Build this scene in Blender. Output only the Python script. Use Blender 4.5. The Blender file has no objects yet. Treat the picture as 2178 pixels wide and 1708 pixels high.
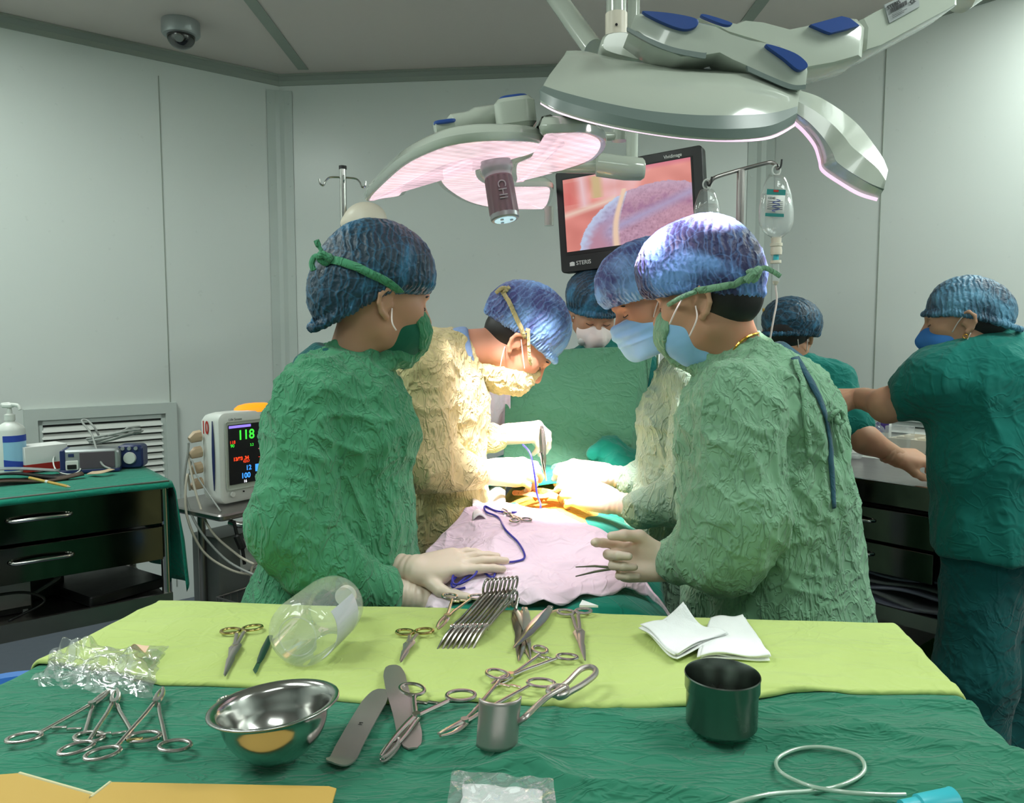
import bpy, math, random
import numpy as np
from mathutils import Vector, Matrix, noise
from mathutils.bvhtree import BVHTree
sc = bpy.context.scene
COL = sc.collection
random.seed(4); RNG = np.random.default_rng(4)
PI = math.pi

# ------------------------------------------------------------------ camera
CAM = Vector((0, 0, 1.40)); TILT = math.radians(4.7); FOC = 1640.0
cd = bpy.data.cameras.new('camera'); cam = bpy.data.objects.new('camera', cd); COL.objects.link(cam)
cam.location = CAM; cam.rotation_euler = (PI/2 - TILT, 0, 0)
cd.sensor_fit = 'HORIZONTAL'; cd.sensor_width = 36; cd.lens = 36*FOC/2178; cd.clip_start = .05
sc.camera = cam
# ------------------------------------------------------------------ exposure and dim surrounding light
sc.view_settings.view_transform = 'Standard'; sc.view_settings.look = 'None'
sc.view_settings.gamma = 1; sc.view_settings.use_curve_mapping = False
sc.view_settings.exposure = -0.12
wd = bpy.data.worlds.new('world'); sc.world = wd; wd.use_nodes = True
wd.node_tree.nodes['Background'].inputs[0].default_value = (.75, .85, .8, 1)
wd.node_tree.nodes['Background'].inputs[1].default_value = .4

def area_light(name, loc, sx, sy, power, color, rot=(0, 0, 0)):
    l = bpy.data.lights.new(name, 'AREA'); l.shape = 'RECTANGLE'; l.size = sx; l.size_y = sy
    l.energy = power; l.color = color
    o = bpy.data.objects.new(name, l); COL.objects.link(o); o.location = loc; o.rotation_euler = rot
    return o
# ceiling fixtures: fluorescent troffers let into the ceiling round the table
CEIL = 2.85
TROFFERS = [(-1.55, .75, 1.15, .5), (1.75, 1.0, 1.15, .5), (.1, -.5, 1.15, .5), (2.1, 2.55, .5, .5), (-2.0, 2.45, .5, .5)]
TPOW = [34, 33, 17, 24, 22]
for (lx, ly, ax, ay), pw in zip(TROFFERS, TPOW):
    area_light('ceiling_lamp_light', (lx, ly, CEIL-.012), ax, ay, pw, (.92, 1, .95))

def ray(px, py):
    x = (px-1089)/FOC; v = (854-py)/FOC
    return Vector((x, math.cos(TILT)+v*math.sin(TILT), -math.sin(TILT)+v*math.cos(TILT)))
def P(px, py, Y):
    d = ray(px, py); return CAM + d*(Y/d.y)
def T(px, py, z):
    d = ray(px, py); return CAM + d*((z-CAM.z)/d.z)

# ------------------------------------------------------------------ noise in numpy
_perm = np.random.default_rng(11).permutation(256); _perm = np.concatenate([_perm, _perm, _perm])
_gr = np.random.default_rng(5).normal(size=(256, 3)); _gr /= np.linalg.norm(_gr, axis=1)[:, None]
def perlin(p):
    p = np.asarray(p, float); i = np.floor(p).astype(int); f = p-i; i &= 255
    u = f*f*f*(f*(f*6-15)+10); out = 0
    for a in (0, 1):
        for b in (0, 1):
            for c in (0, 1):
                h = _perm[_perm[_perm[i[:, 0]+a]+i[:, 1]+b]+i[:, 2]+c]
                g = (_gr[h]*(f-[a, b, c])).sum(1)
                w = (u[:, 0] if a else 1-u[:, 0])*(u[:, 1] if b else 1-u[:, 1])*(u[:, 2] if c else 1-u[:, 2])
                out = out + g*w
    return out
def fbm(p, n=3):
    s = 0; a = 1
    for k in range(n): s = s + a*perlin(p*(2**k)+k*17.3); a *= .5
    return s
def ridged(p, n=3, sharp=2.0):
    s = 0; a = 1; t = 0
    for k in range(n):
        s = s + a*(1-np.minimum(1, np.abs(perlin(p*(2.03**k)+k*9.7))*2.6))**sharp; t += a; a *= .5
    return s/t

# ------------------------------------------------------------------ mesh collecting
class MB:
    def __init__(s): s.v = []; s.f = []
    def add(s, v, f):
        n = len(s.v); s.v += [tuple(x) for x in v]; s.f += [tuple(i+n for i in q) for q in f]; return s
    def box(s, c, d, R=None):
        c = Vector(c); v = []
        for x in (-.5, .5):
            for y in (-.5, .5):
                for z in (-.5, .5):
                    q = Vector((x*d[0], y*d[1], z*d[2])); v.append(c+(R @ q if R else q))
        return s.add(v, [(0, 1, 3, 2), (4, 6, 7, 5), (0, 4, 5, 1), (2, 3, 7, 6), (0, 2, 6, 4), (1, 5, 7, 3)])
    def rbox(s, c, d, r, R=None, n=4, axis=2):
        # box with rounded vertical edges and a small top/bottom chamfer
        c = Vector(c); A = [0, 1, 2]; A.remove(axis); hx, hy, hz = d[A[0]]/2, d[A[1]]/2, d[axis]/2
        r = min(r, hx*.99, hy*.99); ch = min(r*.35, hz*.5)
        loops = []
        for zz, ins in ((-hz, ch), (-hz+ch, 0), (hz-ch, 0), (hz, ch)):
            L = []
            for (sx, sy, a0) in ((1, 1, 0), (-1, 1, PI/2), (-1, -1, PI), (1, -1, 1.5*PI)):
                for k in range(n+1):
                    a = a0+PI/2*k/n
                    q = [0, 0, 0]
                    q[A[0]] = sx*(hx-r)+(r-ins)*math.cos(a); q[A[1]] = sy*(hy-r)+(r-ins)*math.sin(a); q[axis] = zz
                    q = Vector(q); L.append(c+(R @ q if R else q))
            loops.append(L)
        return s.loft(loops, closed=True, caps=True)
    def loft(s, loops, closed=True, caps=False):
        n = len(loops[0]); v = [p for L in loops for p in L]; f = []
        for i in range(len(loops)-1):
            for j in range(n if closed else n-1):
                k = (j+1) % n; f.append((i*n+j, i*n+k, (i+1)*n+k, (i+1)*n+j))
        if caps:
            f.append(tuple(range(n-1, -1, -1))); f.append(tuple((len(loops)-1)*n+j for j in range(n)))
        return s.add(v, f)
    def tube(s, pts, r, n=10, closed=False, caps=True, flat=None):
        # flat = (scale across, up vector): an oval section
        pts = [Vector(p) for p in pts]; m = len(pts)
        rs = r if isinstance(r, (list, tuple)) else [r]*m
        loops = []; up = None
        for i, p in enumerate(pts):
            a = pts[(i-1) % m] if closed or i > 0 else pts[0]; b = pts[(i+1) % m] if closed or i < m-1 else pts[-1]
            t = (b-a)
            if t.length < 1e-9: t = Vector((0, 0, 1))
            t.normalize()
            if flat is not None: u = Vector(flat[1])
            elif up is None: u = Vector((0, 0, 1)) if abs(t.z) < .9 else Vector((1, 0, 0))
            else: u = up
            x = t.cross(u)
            if x.length < 1e-6: x = t.cross(Vector((1, 0, 0)))
            x.normalize(); u = x.cross(t).normalized(); up = u
            k = flat[0] if flat is not None else 1
            loops.append([p+x*math.cos(2*PI*j/n)*rs[i]+u*math.sin(2*PI*j/n)*rs[i]*k for j in range(n)])
        if closed: loops.append(loops[0])
        return s.loft(loops, True, caps and not closed)
    def ribbon(s, pts, nrm, w, th=.0012):
        pts = [Vector(p) for p in pts]; loops = []
        for i, p in enumerate(pts):
            t = (pts[min(i+1, len(pts)-1)]-pts[max(i-1, 0)]).normalized(); N = Vector(nrm[i]).normalized()
            x = t.cross(N).normalized()*((w[i] if isinstance(w, (list, tuple)) else w)/2)
            loops.append([p+x-N*th, p+x+N*th, p+N*th*1.5, p-x+N*th, p-x-N*th])
        return s.loft(loops, True, True)
    def lathe(s, prof, n=32, c=(0, 0, 0), M=None):
        loops = []
        for r, z in prof:
            L = [Vector((r*math.cos(2*PI*j/n), r*math.sin(2*PI*j/n), z)) for j in range(n)]
            loops.append([(M @ q if M else q+Vector(c)) for q in L])
        return s.loft(loops, True, True)
    def cyl(s, a, b, r, r2=None, n=20): return s.tube([a, b], [r, r if r2 is None else r2], n)
    def prism(s, poly, h, M=None, ins=0.0):
        # polygon in xy, extruded along z by h, with an inset edge
        p = [Vector((q[0], q[1], 0)) for q in poly]; n = len(p); c = sum(p, Vector())/n
        lay = [(0, 0), (h, 0)] if ins == 0 else [(0, ins), (ins, 0), (h-ins, 0), (h, ins)]
        loops = []
        for z, i in lay:
            L = []
            for k, q in enumerate(p):
                e = (p[(k+1) % n]-p[k-1]); nn = Vector((e.y, -e.x, 0))
                if nn.length > 0: nn.normalize()
                L.append(q-nn*i+Vector((0, 0, z)))
            loops.append([M @ q for q in L] if M else L)
        return s.loft(loops, True, True)
    def grid(s, fn, nu, nv):
        v = [fn(i/(nu-1), j/(nv-1)) for i in range(nu) for j in range(nv)]
        return s.add(v, [(i*nv+j, (i+1)*nv+j, (i+1)*nv+j+1, i*nv+j+1) for i in range(nu-1) for j in range(nv-1)])

def mkmesh(name, v, f, mat, smooth=True):
    me = bpy.data.meshes.new(name)
    if isinstance(v, np.ndarray): v = v.tolist()
    if isinstance(f, np.ndarray): f = f.tolist()
    me.from_pydata(v, [], f); me.validate(); me.update()
    if mat: me.materials.append(mat)
    if smooth:
        me.polygons.foreach_set('use_smooth', [True]*len(me.polygons))
        if smooth == 'auto': me.set_sharp_from_angle(angle=math.radians(38))
    return me
def obj(name, mb, mat, parent=None, world=False, smooth='auto', label=None, kind=None):
    v = np.array([tuple(p) for p in mb.v]) if isinstance(mb, MB) else mb[0]; f = mb.f if isinstance(mb, MB) else mb[1]
    if world and parent is not None:
        M = np.array(world_matrix(parent).inverted()); v = v @ M[:3, :3].T + M[:3, 3]
    o = bpy.data.objects.new(name, mkmesh(name, v, f, mat, smooth)); COL.objects.link(o)
    if parent is not None: o.parent = parent
    if label: o['label'] = label
    if kind: o['kind'] = kind
    return o
def world_matrix(o):
    M = o.matrix_basis.copy()
    while o.parent: o = o.parent; M = o.matrix_basis @ M
    return M
def thing(name, label, cat, loc=(0, 0, 0), rot=(0, 0, 0), group=None):
    o = bpy.data.objects.new(name, None); COL.objects.link(o); o.empty_display_size = .05
    o.location = loc; o.rotation_euler = rot; o['label'] = label; o['category'] = cat
    if group: o['group'] = group
    return o
def tag(o, label, cat, group=None):
    o['label'] = label; o['category'] = cat
    if group: o['group'] = group
    return o
def recenter(o):
    # puts the origin of a one-mesh thing at its own base
    me = o.data; n = len(me.vertices); a = np.empty(n*3); me.vertices.foreach_get('co', a); a = a.reshape(-1, 3)
    c = a.mean(0); c[2] = a[:, 2].min(); a -= c; me.vertices.foreach_set('co', a.ravel()); me.update()
    o.location = Vector(c)+o.location; return o
def struct(name, mb, mat, smooth=False):
    o = obj(name, mb, mat, smooth=smooth); o['kind'] = 'structure'; return o
def text(name, s, size, mat, parent, M, bold=0.0, depth=.0006, align='LEFT', squash=1.0, label=None):
    # lettering as a thin mesh; M places it (its x along the line, its y up)
    cu = bpy.data.curves.new(name, 'FONT'); cu.body = s; cu.size = size; cu.extrude = depth; cu.offset = bold; cu.align_x = align
    t = bpy.data.objects.new('tmp', cu); COL.objects.link(t)
    dg = bpy.context.evaluated_depsgraph_get(); me = bpy.data.meshes.new_from_object(t.evaluated_get(dg))
    bpy.data.objects.remove(t); me.name = name
    me.transform(M @ Matrix.Diagonal((squash, 1, 1, 1))); me.materials.clear(); me.materials.append(mat)
    o = bpy.data.objects.new(name, me); COL.objects.link(o)
    if parent is not None:
        o.parent = parent; me.transform(world_matrix(parent).inverted())
    return o
def frame(o, x, y):
    x = Vector(x).normalized(); y = Vector(y); y = (y-x*y.dot(x)).normalized(); z = x.cross(y)
    return Matrix(((x.x, y.x, z.x, o[0]), (x.y, y.y, z.y, o[1]), (x.z, y.z, z.z, o[2]), (0, 0, 0, 1)))
def smooth_path(pts, n=8, closed=False):
    pts = [Vector(p) for p in pts]; m = len(pts); out = []
    for i in range(m if closed else m-1):
        if closed: a, b, c, d = (pts[(i+k) % m] for k in (-1, 0, 1, 2))
        else: a, b, c, d = pts[max(i-1, 0)], pts[i], pts[i+1], pts[min(i+2, m-1)]
        for k in range(n):
            t = k/n
            out.append(.5*((2*b)+(c-a)*t+(2*a-5*b+4*c-d)*t*t+(3*b-a-3*c+d)*t**3))
    if not closed: out.append(pts[-1])
    return out

# ------------------------------------------------------------------ smooth solids (distance fields turned into one continuous skin)
def C(px, py, Y): return V3(P(px, py, Y))
def V3(p): return np.array([p[0], p[1], p[2]], float)
def s_cone(a, b, ra, rb):
    a, b = V3(a), V3(b)
    def f(p):
        ab = b-a; t = np.clip(((p-a) @ ab)/max(ab @ ab, 1e-12), 0, 1)
        return np.linalg.norm(p-(a+t[:, None]*ab), axis=1)-(ra+(rb-ra)*t)
    r = max(ra, rb); f.bb = (np.minimum(a, b)-r, np.maximum(a, b)+r); return f
def s_ell(c, r, R=None):
    c = V3(c); r = V3(r); Rm = np.array(R.to_3x3() if isinstance(R, Matrix) else R) if R is not None else np.eye(3)
    def f(p):
        q = (p-c) @ Rm; k0 = np.linalg.norm(q/r, axis=1); k1 = np.linalg.norm(q/(r*r), axis=1)
        return np.where(k1 > 1e-9, k0*(k0-1)/np.maximum(k1, 1e-9), -r.min())
    m = r.max(); f.bb = (c-m, c+m); return f
def s_chain(pts, rs):
    return [s_cone(pts[i], pts[i+1], rs[i], rs[i+1]) for i in range(len(pts)-1)]
def s_flat(f, c, ax, k):
    # squeezes a shape by k (<1) along ax about c
    c = V3(c); ax = V3(Vector(ax).normalized())
    def g(p):
        q = p-c; d = q @ ax; return f(c+q+np.outer(d*(1/k-1), ax))*min(1, (1+k)/2)
    g.bb = f.bb; return g
def u_smooth(fs, k):
    fs = list(fs)
    def g(p):
        d = fs[0](p)
        for f in fs[1:]:
            e = f(p)
            if k > 0:
                h = np.maximum(k-np.abs(d-e), 0)/k; d = np.minimum(d, e)-h*h*k*.25
            else: d = np.minimum(d, e)
        return d
    g.bb = (np.min([f.bb[0] for f in fs], 0), np.max([f.bb[1] for f in fs], 0)); return g
def s_cut(f, g, k=0.0, keep_inside=False):
    # f minus g, or f within g
    def h(p):
        d = f(p); e = g(p) if keep_inside else -g(p)
        if k > 0:
            q = np.maximum(k-np.abs(d-e), 0)/k; return np.maximum(d, e)+q*q*k*.25
        return np.maximum(d, e)
    h.bb = f.bb; return h
def s_half(o, n):
    o = V3(o); n = V3(Vector(n).normalized())
    def f(p): return (p-o) @ n
    return f
def s_move(f, M):
    Mi = np.array(M.inverted()); A = np.array(M)
    def g(p): return f(p @ Mi[:3, :3].T+Mi[:3, 3])
    lo, hi = f.bb; cs = np.array([[x, y, z] for x in (lo[0], hi[0]) for y in (lo[1], hi[1]) for z in (lo[2], hi[2])]) @ A[:3, :3].T+A[:3, 3]
    g.bb = (cs.min(0), cs.max(0)); return g
def skin(f, h, pad=.03):
    # surface nets on a sparse grid
    lo, hi = f.bb; lo = lo-pad; hi = hi+pad; B = 4
    n = (np.ceil((hi-lo)/(h*B)).astype(int)+1)*B
    cn = n//B
    ci = np.stack(np.meshgrid(*[np.arange(c) for c in cn], indexing='ij'), -1).reshape(-1, 3)
    cc = lo+(ci*B+B/2)*h
    d = np.concatenate([f(cc[i:i+200000]) for i in range(0, len(cc), 200000)])
    G = np.repeat(np.repeat(np.repeat(np.where(d < 0, -1., 1.).reshape(cn), B, 0), B, 1), B, 2)
    act = ci[np.abs(d) < h*B*1.75]
    off = np.stack(np.meshgrid(*[np.arange(B)]*3, indexing='ij'), -1).reshape(-1, 3)
    for i in range(0, len(act), 3000):
        idx = (act[i:i+3000, None, :]*B+off[None]).reshape(-1, 3)
        G[idx[:, 0], idx[:, 1], idx[:, 2]] = f(lo+idx*h)
    s = G < 0
    cs = np.zeros(np.array(G.shape)-1, int)
    for a in (0, 1):
        for b in (0, 1):
            for c in (0, 1):
                cs += s[a:s.shape[0]-1+a, b:s.shape[1]-1+b, c:s.shape[2]-1+c]
    cell = np.argwhere((cs > 0) & (cs < 8)); vid = -np.ones(cs.shape, int); vid[tuple(cell.T)] = np.arange(len(cell))
    acc = np.zeros((len(cell), 3)); cnt = np.zeros(len(cell))
    cor = [(a, b, c) for a in (0, 1) for b in (0, 1) for c in (0, 1)]
    for A in cor:
        for ax in range(3):
            if A[ax]: continue
            Bc = list(A); Bc[ax] = 1
            ga = G[cell[:, 0]+A[0], cell[:, 1]+A[1], cell[:, 2]+A[2]]; gb = G[cell[:, 0]+Bc[0], cell[:, 1]+Bc[1], cell[:, 2]+Bc[2]]
            m = (ga < 0) != (gb < 0); t = np.where(m, ga/np.where(m, ga-gb, 1), 0)
            q = np.tile(np.array(A, float), (len(cell), 1)); q[:, ax] += t
            acc[m] += q[m]; cnt[m] += 1
    v = lo+(cell+acc/np.maximum(cnt, 1)[:, None])*h
    faces = []
    for ax in range(3):
        sl0 = [slice(None)]*3; sl1 = [slice(None)]*3; sl0[ax] = slice(0, -1); sl1[ax] = slice(1, None)
        a = s[tuple(sl0)]; b = s[tuple(sl1)]
        e = np.argwhere(a != b); u, w = (ax+1) % 3, (ax+2) % 3
        e = e[(e[:, u] > 0) & (e[:, w] > 0) & (e[:, u] < s.shape[u]-1) & (e[:, w] < s.shape[w]-1)]
        inside = a[tuple(e.T)]
        q = []
        for du, dw in ((1, 1), (0, 1), (0, 0), (1, 0)):
            k = e.copy(); k[:, u] -= du; k[:, w] -= dw; q.append(vid[tuple(k.T)])
        q = np.stack(q, 1); q[~inside] = q[~inside][:, ::-1]
        faces.append(q[(q >= 0).all(1)])
    return v, np.concatenate(faces)
def normals(v, f):
    n = np.zeros_like(v); q = np.cross(v[f[:, 2]]-v[f[:, 0]], v[f[:, 3]]-v[f[:, 1]])
    for k in range(4): np.add.at(n, f[:, k], q)
    return n/np.maximum(np.linalg.norm(n, axis=1), 1e-12)[:, None]
def relax(v, f, it=2, w=.5):
    for _ in range(it):
        s = np.zeros_like(v); c = np.zeros(len(v))
        for k in range(4):
            np.add.at(s, f[:, k], v[f[:, (k+1) % 4]]); np.add.at(s, f[:, (k+1) % 4], v[f[:, k]])
            np.add.at(c, f[:, k], 1); np.add.at(c, f[:, (k+1) % 4], 1)
        v = v+(s/np.maximum(c, 1)[:, None]-v)*w
    return v
def subdiv(v, f):
    n = len(v); fc = v[f].mean(1)
    E = np.sort(np.concatenate([f[:, [k, (k+1) % 4]] for k in range(4)]), 1)
    key = E[:, 0]*n+E[:, 1]; uk, inv = np.unique(key, return_inverse=True)
    ev = (v[uk//n]+v[uk % n])/2; m = len(f)
    e = [n+inv[k*m:(k+1)*m] for k in range(4)]; c = n+len(ev)+np.arange(m)
    F = np.concatenate([np.stack([f[:, k], e[k], c, e[k-1]], 1) for k in range(4)])
    return relax(np.concatenate([v, ev, fc]), F, 1, .4), F
def fold(v, f, big=.007, small=.003, sc=1.0, seed=0., vert=.5, it=1):
    # cloth relief: long soft folds, then thin creases meeting at angles
    n = normals(v, f); q = v*np.array([7, 7, 7*vert])*sc+seed
    q = q+.3*np.stack([perlin(v*3+seed), perlin(v*3+9+seed), perlin(v*3+23+seed)], 1)
    d = big*(ridged(q, 1, 1.5)-.4)
    w = v+.018*np.stack([perlin(v*9+seed), perlin(v*9+7), perlin(v*9+31)], 1)
    for k, (a, b, c, am) in enumerate(((15, 9, 7, 1.), (9, 16, 15, .8), (24, 20, 15, .55))):
        q2 = w*np.array([a, a, b])*sc+np.outer(w[:, 2], [c*.4, -c*.3, 0])+seed*1.7+k*5
        d = d+small*am*((1-np.minimum(1, np.abs(perlin(q2))*3.2))**2.5-.15)
    if big > .01:   # skirts hang in long upright folds with fewer creases
        lo = np.clip((1.16-v[:, 2])*4, 0, 1); d = d*(1-.55*lo)+lo*big*1.1*(ridged(np.stack([v[:, 0]*9, v[:, 1]*9, v[:, 2]*.9], 1)+seed, 1, 1.4)-.4)
    return v+n*d[:, None]
def bvh(vf): return BVHTree.FromPolygons([tuple(q) for q in vf[0].tolist()], [tuple(q) for q in vf[1].tolist()])
def onto(tree, px, py, off=.002, Y=None):
    # nearest surface seen along a line of sight, lifted by off; gives point and normal
    d = ray(px, py).normalized(); hit = tree.ray_cast(CAM, d)
    if hit[0] is None:
        p = P(px, py, Y or 1.7); near = tree.find_nearest(p); return near[0]+near[1]*off, near[1]
    n = hit[1]
    if n.dot(d) > 0: n = -n
    return hit[0]+n*off, n
# ------------------------------------------------------------------ materials
def lin(c): return tuple(((x/255)/12.92 if x/255 <= .04045 else ((x/255+.055)/1.055)**2.4) for x in c)
def newmat(name):
    m = bpy.data.materials.new(name); m.use_nodes = True; nt = m.node_tree
    return m, nt, nt.nodes['Principled BSDF']
def mat(name, c, rough=.5, metal=0., **k):
    m, nt, b = newmat(name); b.inputs['Base Color'].default_value = (*lin(c), 1)
    b.inputs['Roughness'].default_value = rough; b.inputs['Metallic'].default_value = metal
    for key, val in k.items(): b.inputs[key.replace('_', ' ')].default_value = val
    # slight unevenness in the finish
    tc = nt.nodes.new('ShaderNodeTexCoord'); n = nt.nodes.new('ShaderNodeTexNoise'); n.inputs['Scale'].default_value = 25; n.inputs['Detail'].default_value = 3
    mr = nt.nodes.new('ShaderNodeMapRange'); mr.inputs[3].default_value = max(rough-.06, .02); mr.inputs[4].default_value = min(rough+.06, 1)
    nt.links.new(tc.outputs['Object'], n.inputs['Vector']); nt.links.new(n.outputs[0], mr.inputs[0]); nt.links.new(mr.outputs[0], b.inputs['Roughness'])
    return m
def glow(name, c, s, base=(200, 200, 200)):
    m, nt, b = newmat(name); b.inputs['Base Color'].default_value = (*lin(base), 1); b.inputs['Emission Color'].default_value = (*lin(c), 1); b.inputs['Emission Strength'].default_value = s
    return m
def cloth(name, c, c2=None, scale=30, bump=.5, rough=.9, stretch=(1, 1, 1), fine=True, dist=.006, trans=0, edge=None):
    # woven cotton with sharp creases at two sizes
    m, nt, b = newmat(name); L = nt.links.new; N = nt.nodes.new
    tc = N('ShaderNodeTexCoord'); mp = N('ShaderNodeMapping'); mp.inputs['Scale'].default_value = stretch; L(tc.outputs['Object'], mp.inputs[0])
    hs = []
    for sc_, amp in ((scale, 1.0), (scale*2.3, .5)):
        n = N('ShaderNodeTexNoise'); n.inputs['Scale'].default_value = sc_; n.inputs['Detail'].default_value = 2; n.inputs['Distortion'].default_value = 1.2
        L(mp.outputs[0], n.inputs['Vector'])
        a = N('ShaderNodeMath'); a.operation = 'SUBTRACT'; a.inputs[1].default_value = .5; L(n.outputs[0], a.inputs[0])
        a2 = N('ShaderNodeMath'); a2.operation = 'ABSOLUTE'; L(a.outputs[0], a2.inputs[0])
        a3 = N('ShaderNodeMapRange'); a3.inputs[1].default_value = 0; a3.inputs[2].default_value = .07; a3.inputs[3].default_value = amp; a3.inputs[4].default_value = 0
        a3.interpolation_type = 'SMOOTHSTEP'; L(a2.outputs[0], a3.inputs[0]); hs.append(a3)
    s = N('ShaderNodeMath'); s.operation = 'ADD'; L(hs[0].outputs[0], s.inputs[0]); L(hs[1].outputs[0], s.inputs[1])
    bp = N('ShaderNodeBump'); bp.inputs['Strength'].default_value = bump; bp.inputs['Distance'].default_value = dist; L(s.outputs[0], bp.inputs['Height'])
    w = N('ShaderNodeTexNoise'); w.inputs['Scale'].default_value = 900; w.inputs['Detail'].default_value = 1; L(tc.outputs['Object'], w.inputs['Vector'])
    b2 = N('ShaderNodeBump'); b2.inputs['Strength'].default_value = .12; b2.inputs['Distance'].default_value = .0006; L(w.outputs[0], b2.inputs['Height']); L(bp.outputs[0], b2.inputs['Normal'])
    L(b2.outputs[0], b.inputs['Normal'])
    mx = N('ShaderNodeMix'); mx.data_type = 'RGBA'; mx.inputs[6].default_value = (*lin(c), 1); mx.inputs[7].default_value = (*lin(c2 or tuple(min(255, x*1.12+6) for x in c)), 1)
    n2 = N('ShaderNodeTexNoise'); n2.inputs['Scale'].default_value = 3.2; n2.inputs['Detail'].default_value = 5; L(tc.outputs['Object'], n2.inputs['Vector'])
    mr = N('ShaderNodeMapRange'); mr.inputs[1].default_value = .38; mr.inputs[2].default_value = .62; L(n2.outputs[0], mr.inputs[0])
    L(mr.outputs[0], mx.inputs[0])
    out = mx.outputs[2]
    if edge:
        # crease lines worn paler
        mr2 = N('ShaderNodeMapRange'); mr2.inputs[1].default_value = .55; mr2.inputs[2].default_value = 1.25; mr2.inputs[4].default_value = .75; L(s.outputs[0], mr2.inputs[0])
        m2 = N('ShaderNodeMix'); m2.data_type = 'RGBA'; m2.inputs[7].default_value = (*lin(edge), 1); L(mr2.outputs[0], m2.inputs[0]); L(out, m2.inputs[6]); out = m2.outputs[2]
    L(out, b.inputs['Base Color'])
    b.inputs['Roughness'].default_value = rough; b.inputs['Specular IOR Level'].default_value = .2
    b.inputs['Sheen Weight'].default_value = .15
    return m
def plastic_clear(name, tint=(255, 255, 255), rough=.05, ior=1.3, alpha=1.0):
    m, nt, b = newmat(name); b.inputs['Base Color'].default_value = (*lin(tint), 1)
    b.inputs['Transmission Weight'].default_value = 1; b.inputs['Roughness'].default_value = rough; b.inputs['IOR'].default_value = ior
    return m
def film(name, tint, amount=.9, rough=.1, bump=.4, scale=40):
    # thin clear film: see-through, faintly milky, with a glossy crinkled skin
    m = bpy.data.materials.new(name); m.use_nodes = True; nt = m.node_tree; nt.nodes.clear(); N = nt.nodes.new; L = nt.links.new
    o = N('ShaderNodeOutputMaterial'); mx = N('ShaderNodeMixShader'); m2 = N('ShaderNodeMixShader'); tr = N('ShaderNodeBsdfTransparent'); df = N('ShaderNodeBsdfDiffuse'); g = N('ShaderNodeBsdfGlossy')
    df.inputs[0].default_value = (*lin(tint), 1); g.inputs['Roughness'].default_value = rough; m2.inputs[0].default_value = 1-amount
    n = N('ShaderNodeTexNoise'); n.inputs['Scale'].default_value = scale; n.inputs['Detail'].default_value = 3; n.inputs['Distortion'].default_value = 2
    bp = N('ShaderNodeBump'); bp.inputs['Strength'].default_value = bump; bp.inputs['Distance'].default_value = .004
    tc = N('ShaderNodeTexCoord'); L(tc.outputs['Object'], n.inputs['Vector']); L(n.outputs[0], bp.inputs['Height']); L(bp.outputs[0], g.inputs['Normal'])
    fr = N('ShaderNodeFresnel'); fr.inputs[0].default_value = 1.45; L(bp.outputs[0], fr.inputs[1])
    mr = N('ShaderNodeMapRange'); mr.inputs[2].default_value = 1; mr.inputs[3].default_value = .02; mr.inputs[4].default_value = .38
    L(fr.outputs[0], mr.inputs[0]); L(tr.outputs[0], m2.inputs[1]); L(df.outputs[0], m2.inputs[2]); L(mr.outputs[0], mx.inputs[0]); L(m2.outputs[0], mx.inputs[1]); L(g.outputs[0], mx.inputs[2]); L(mx.outputs[0], o.inputs[0])
    return m
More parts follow.
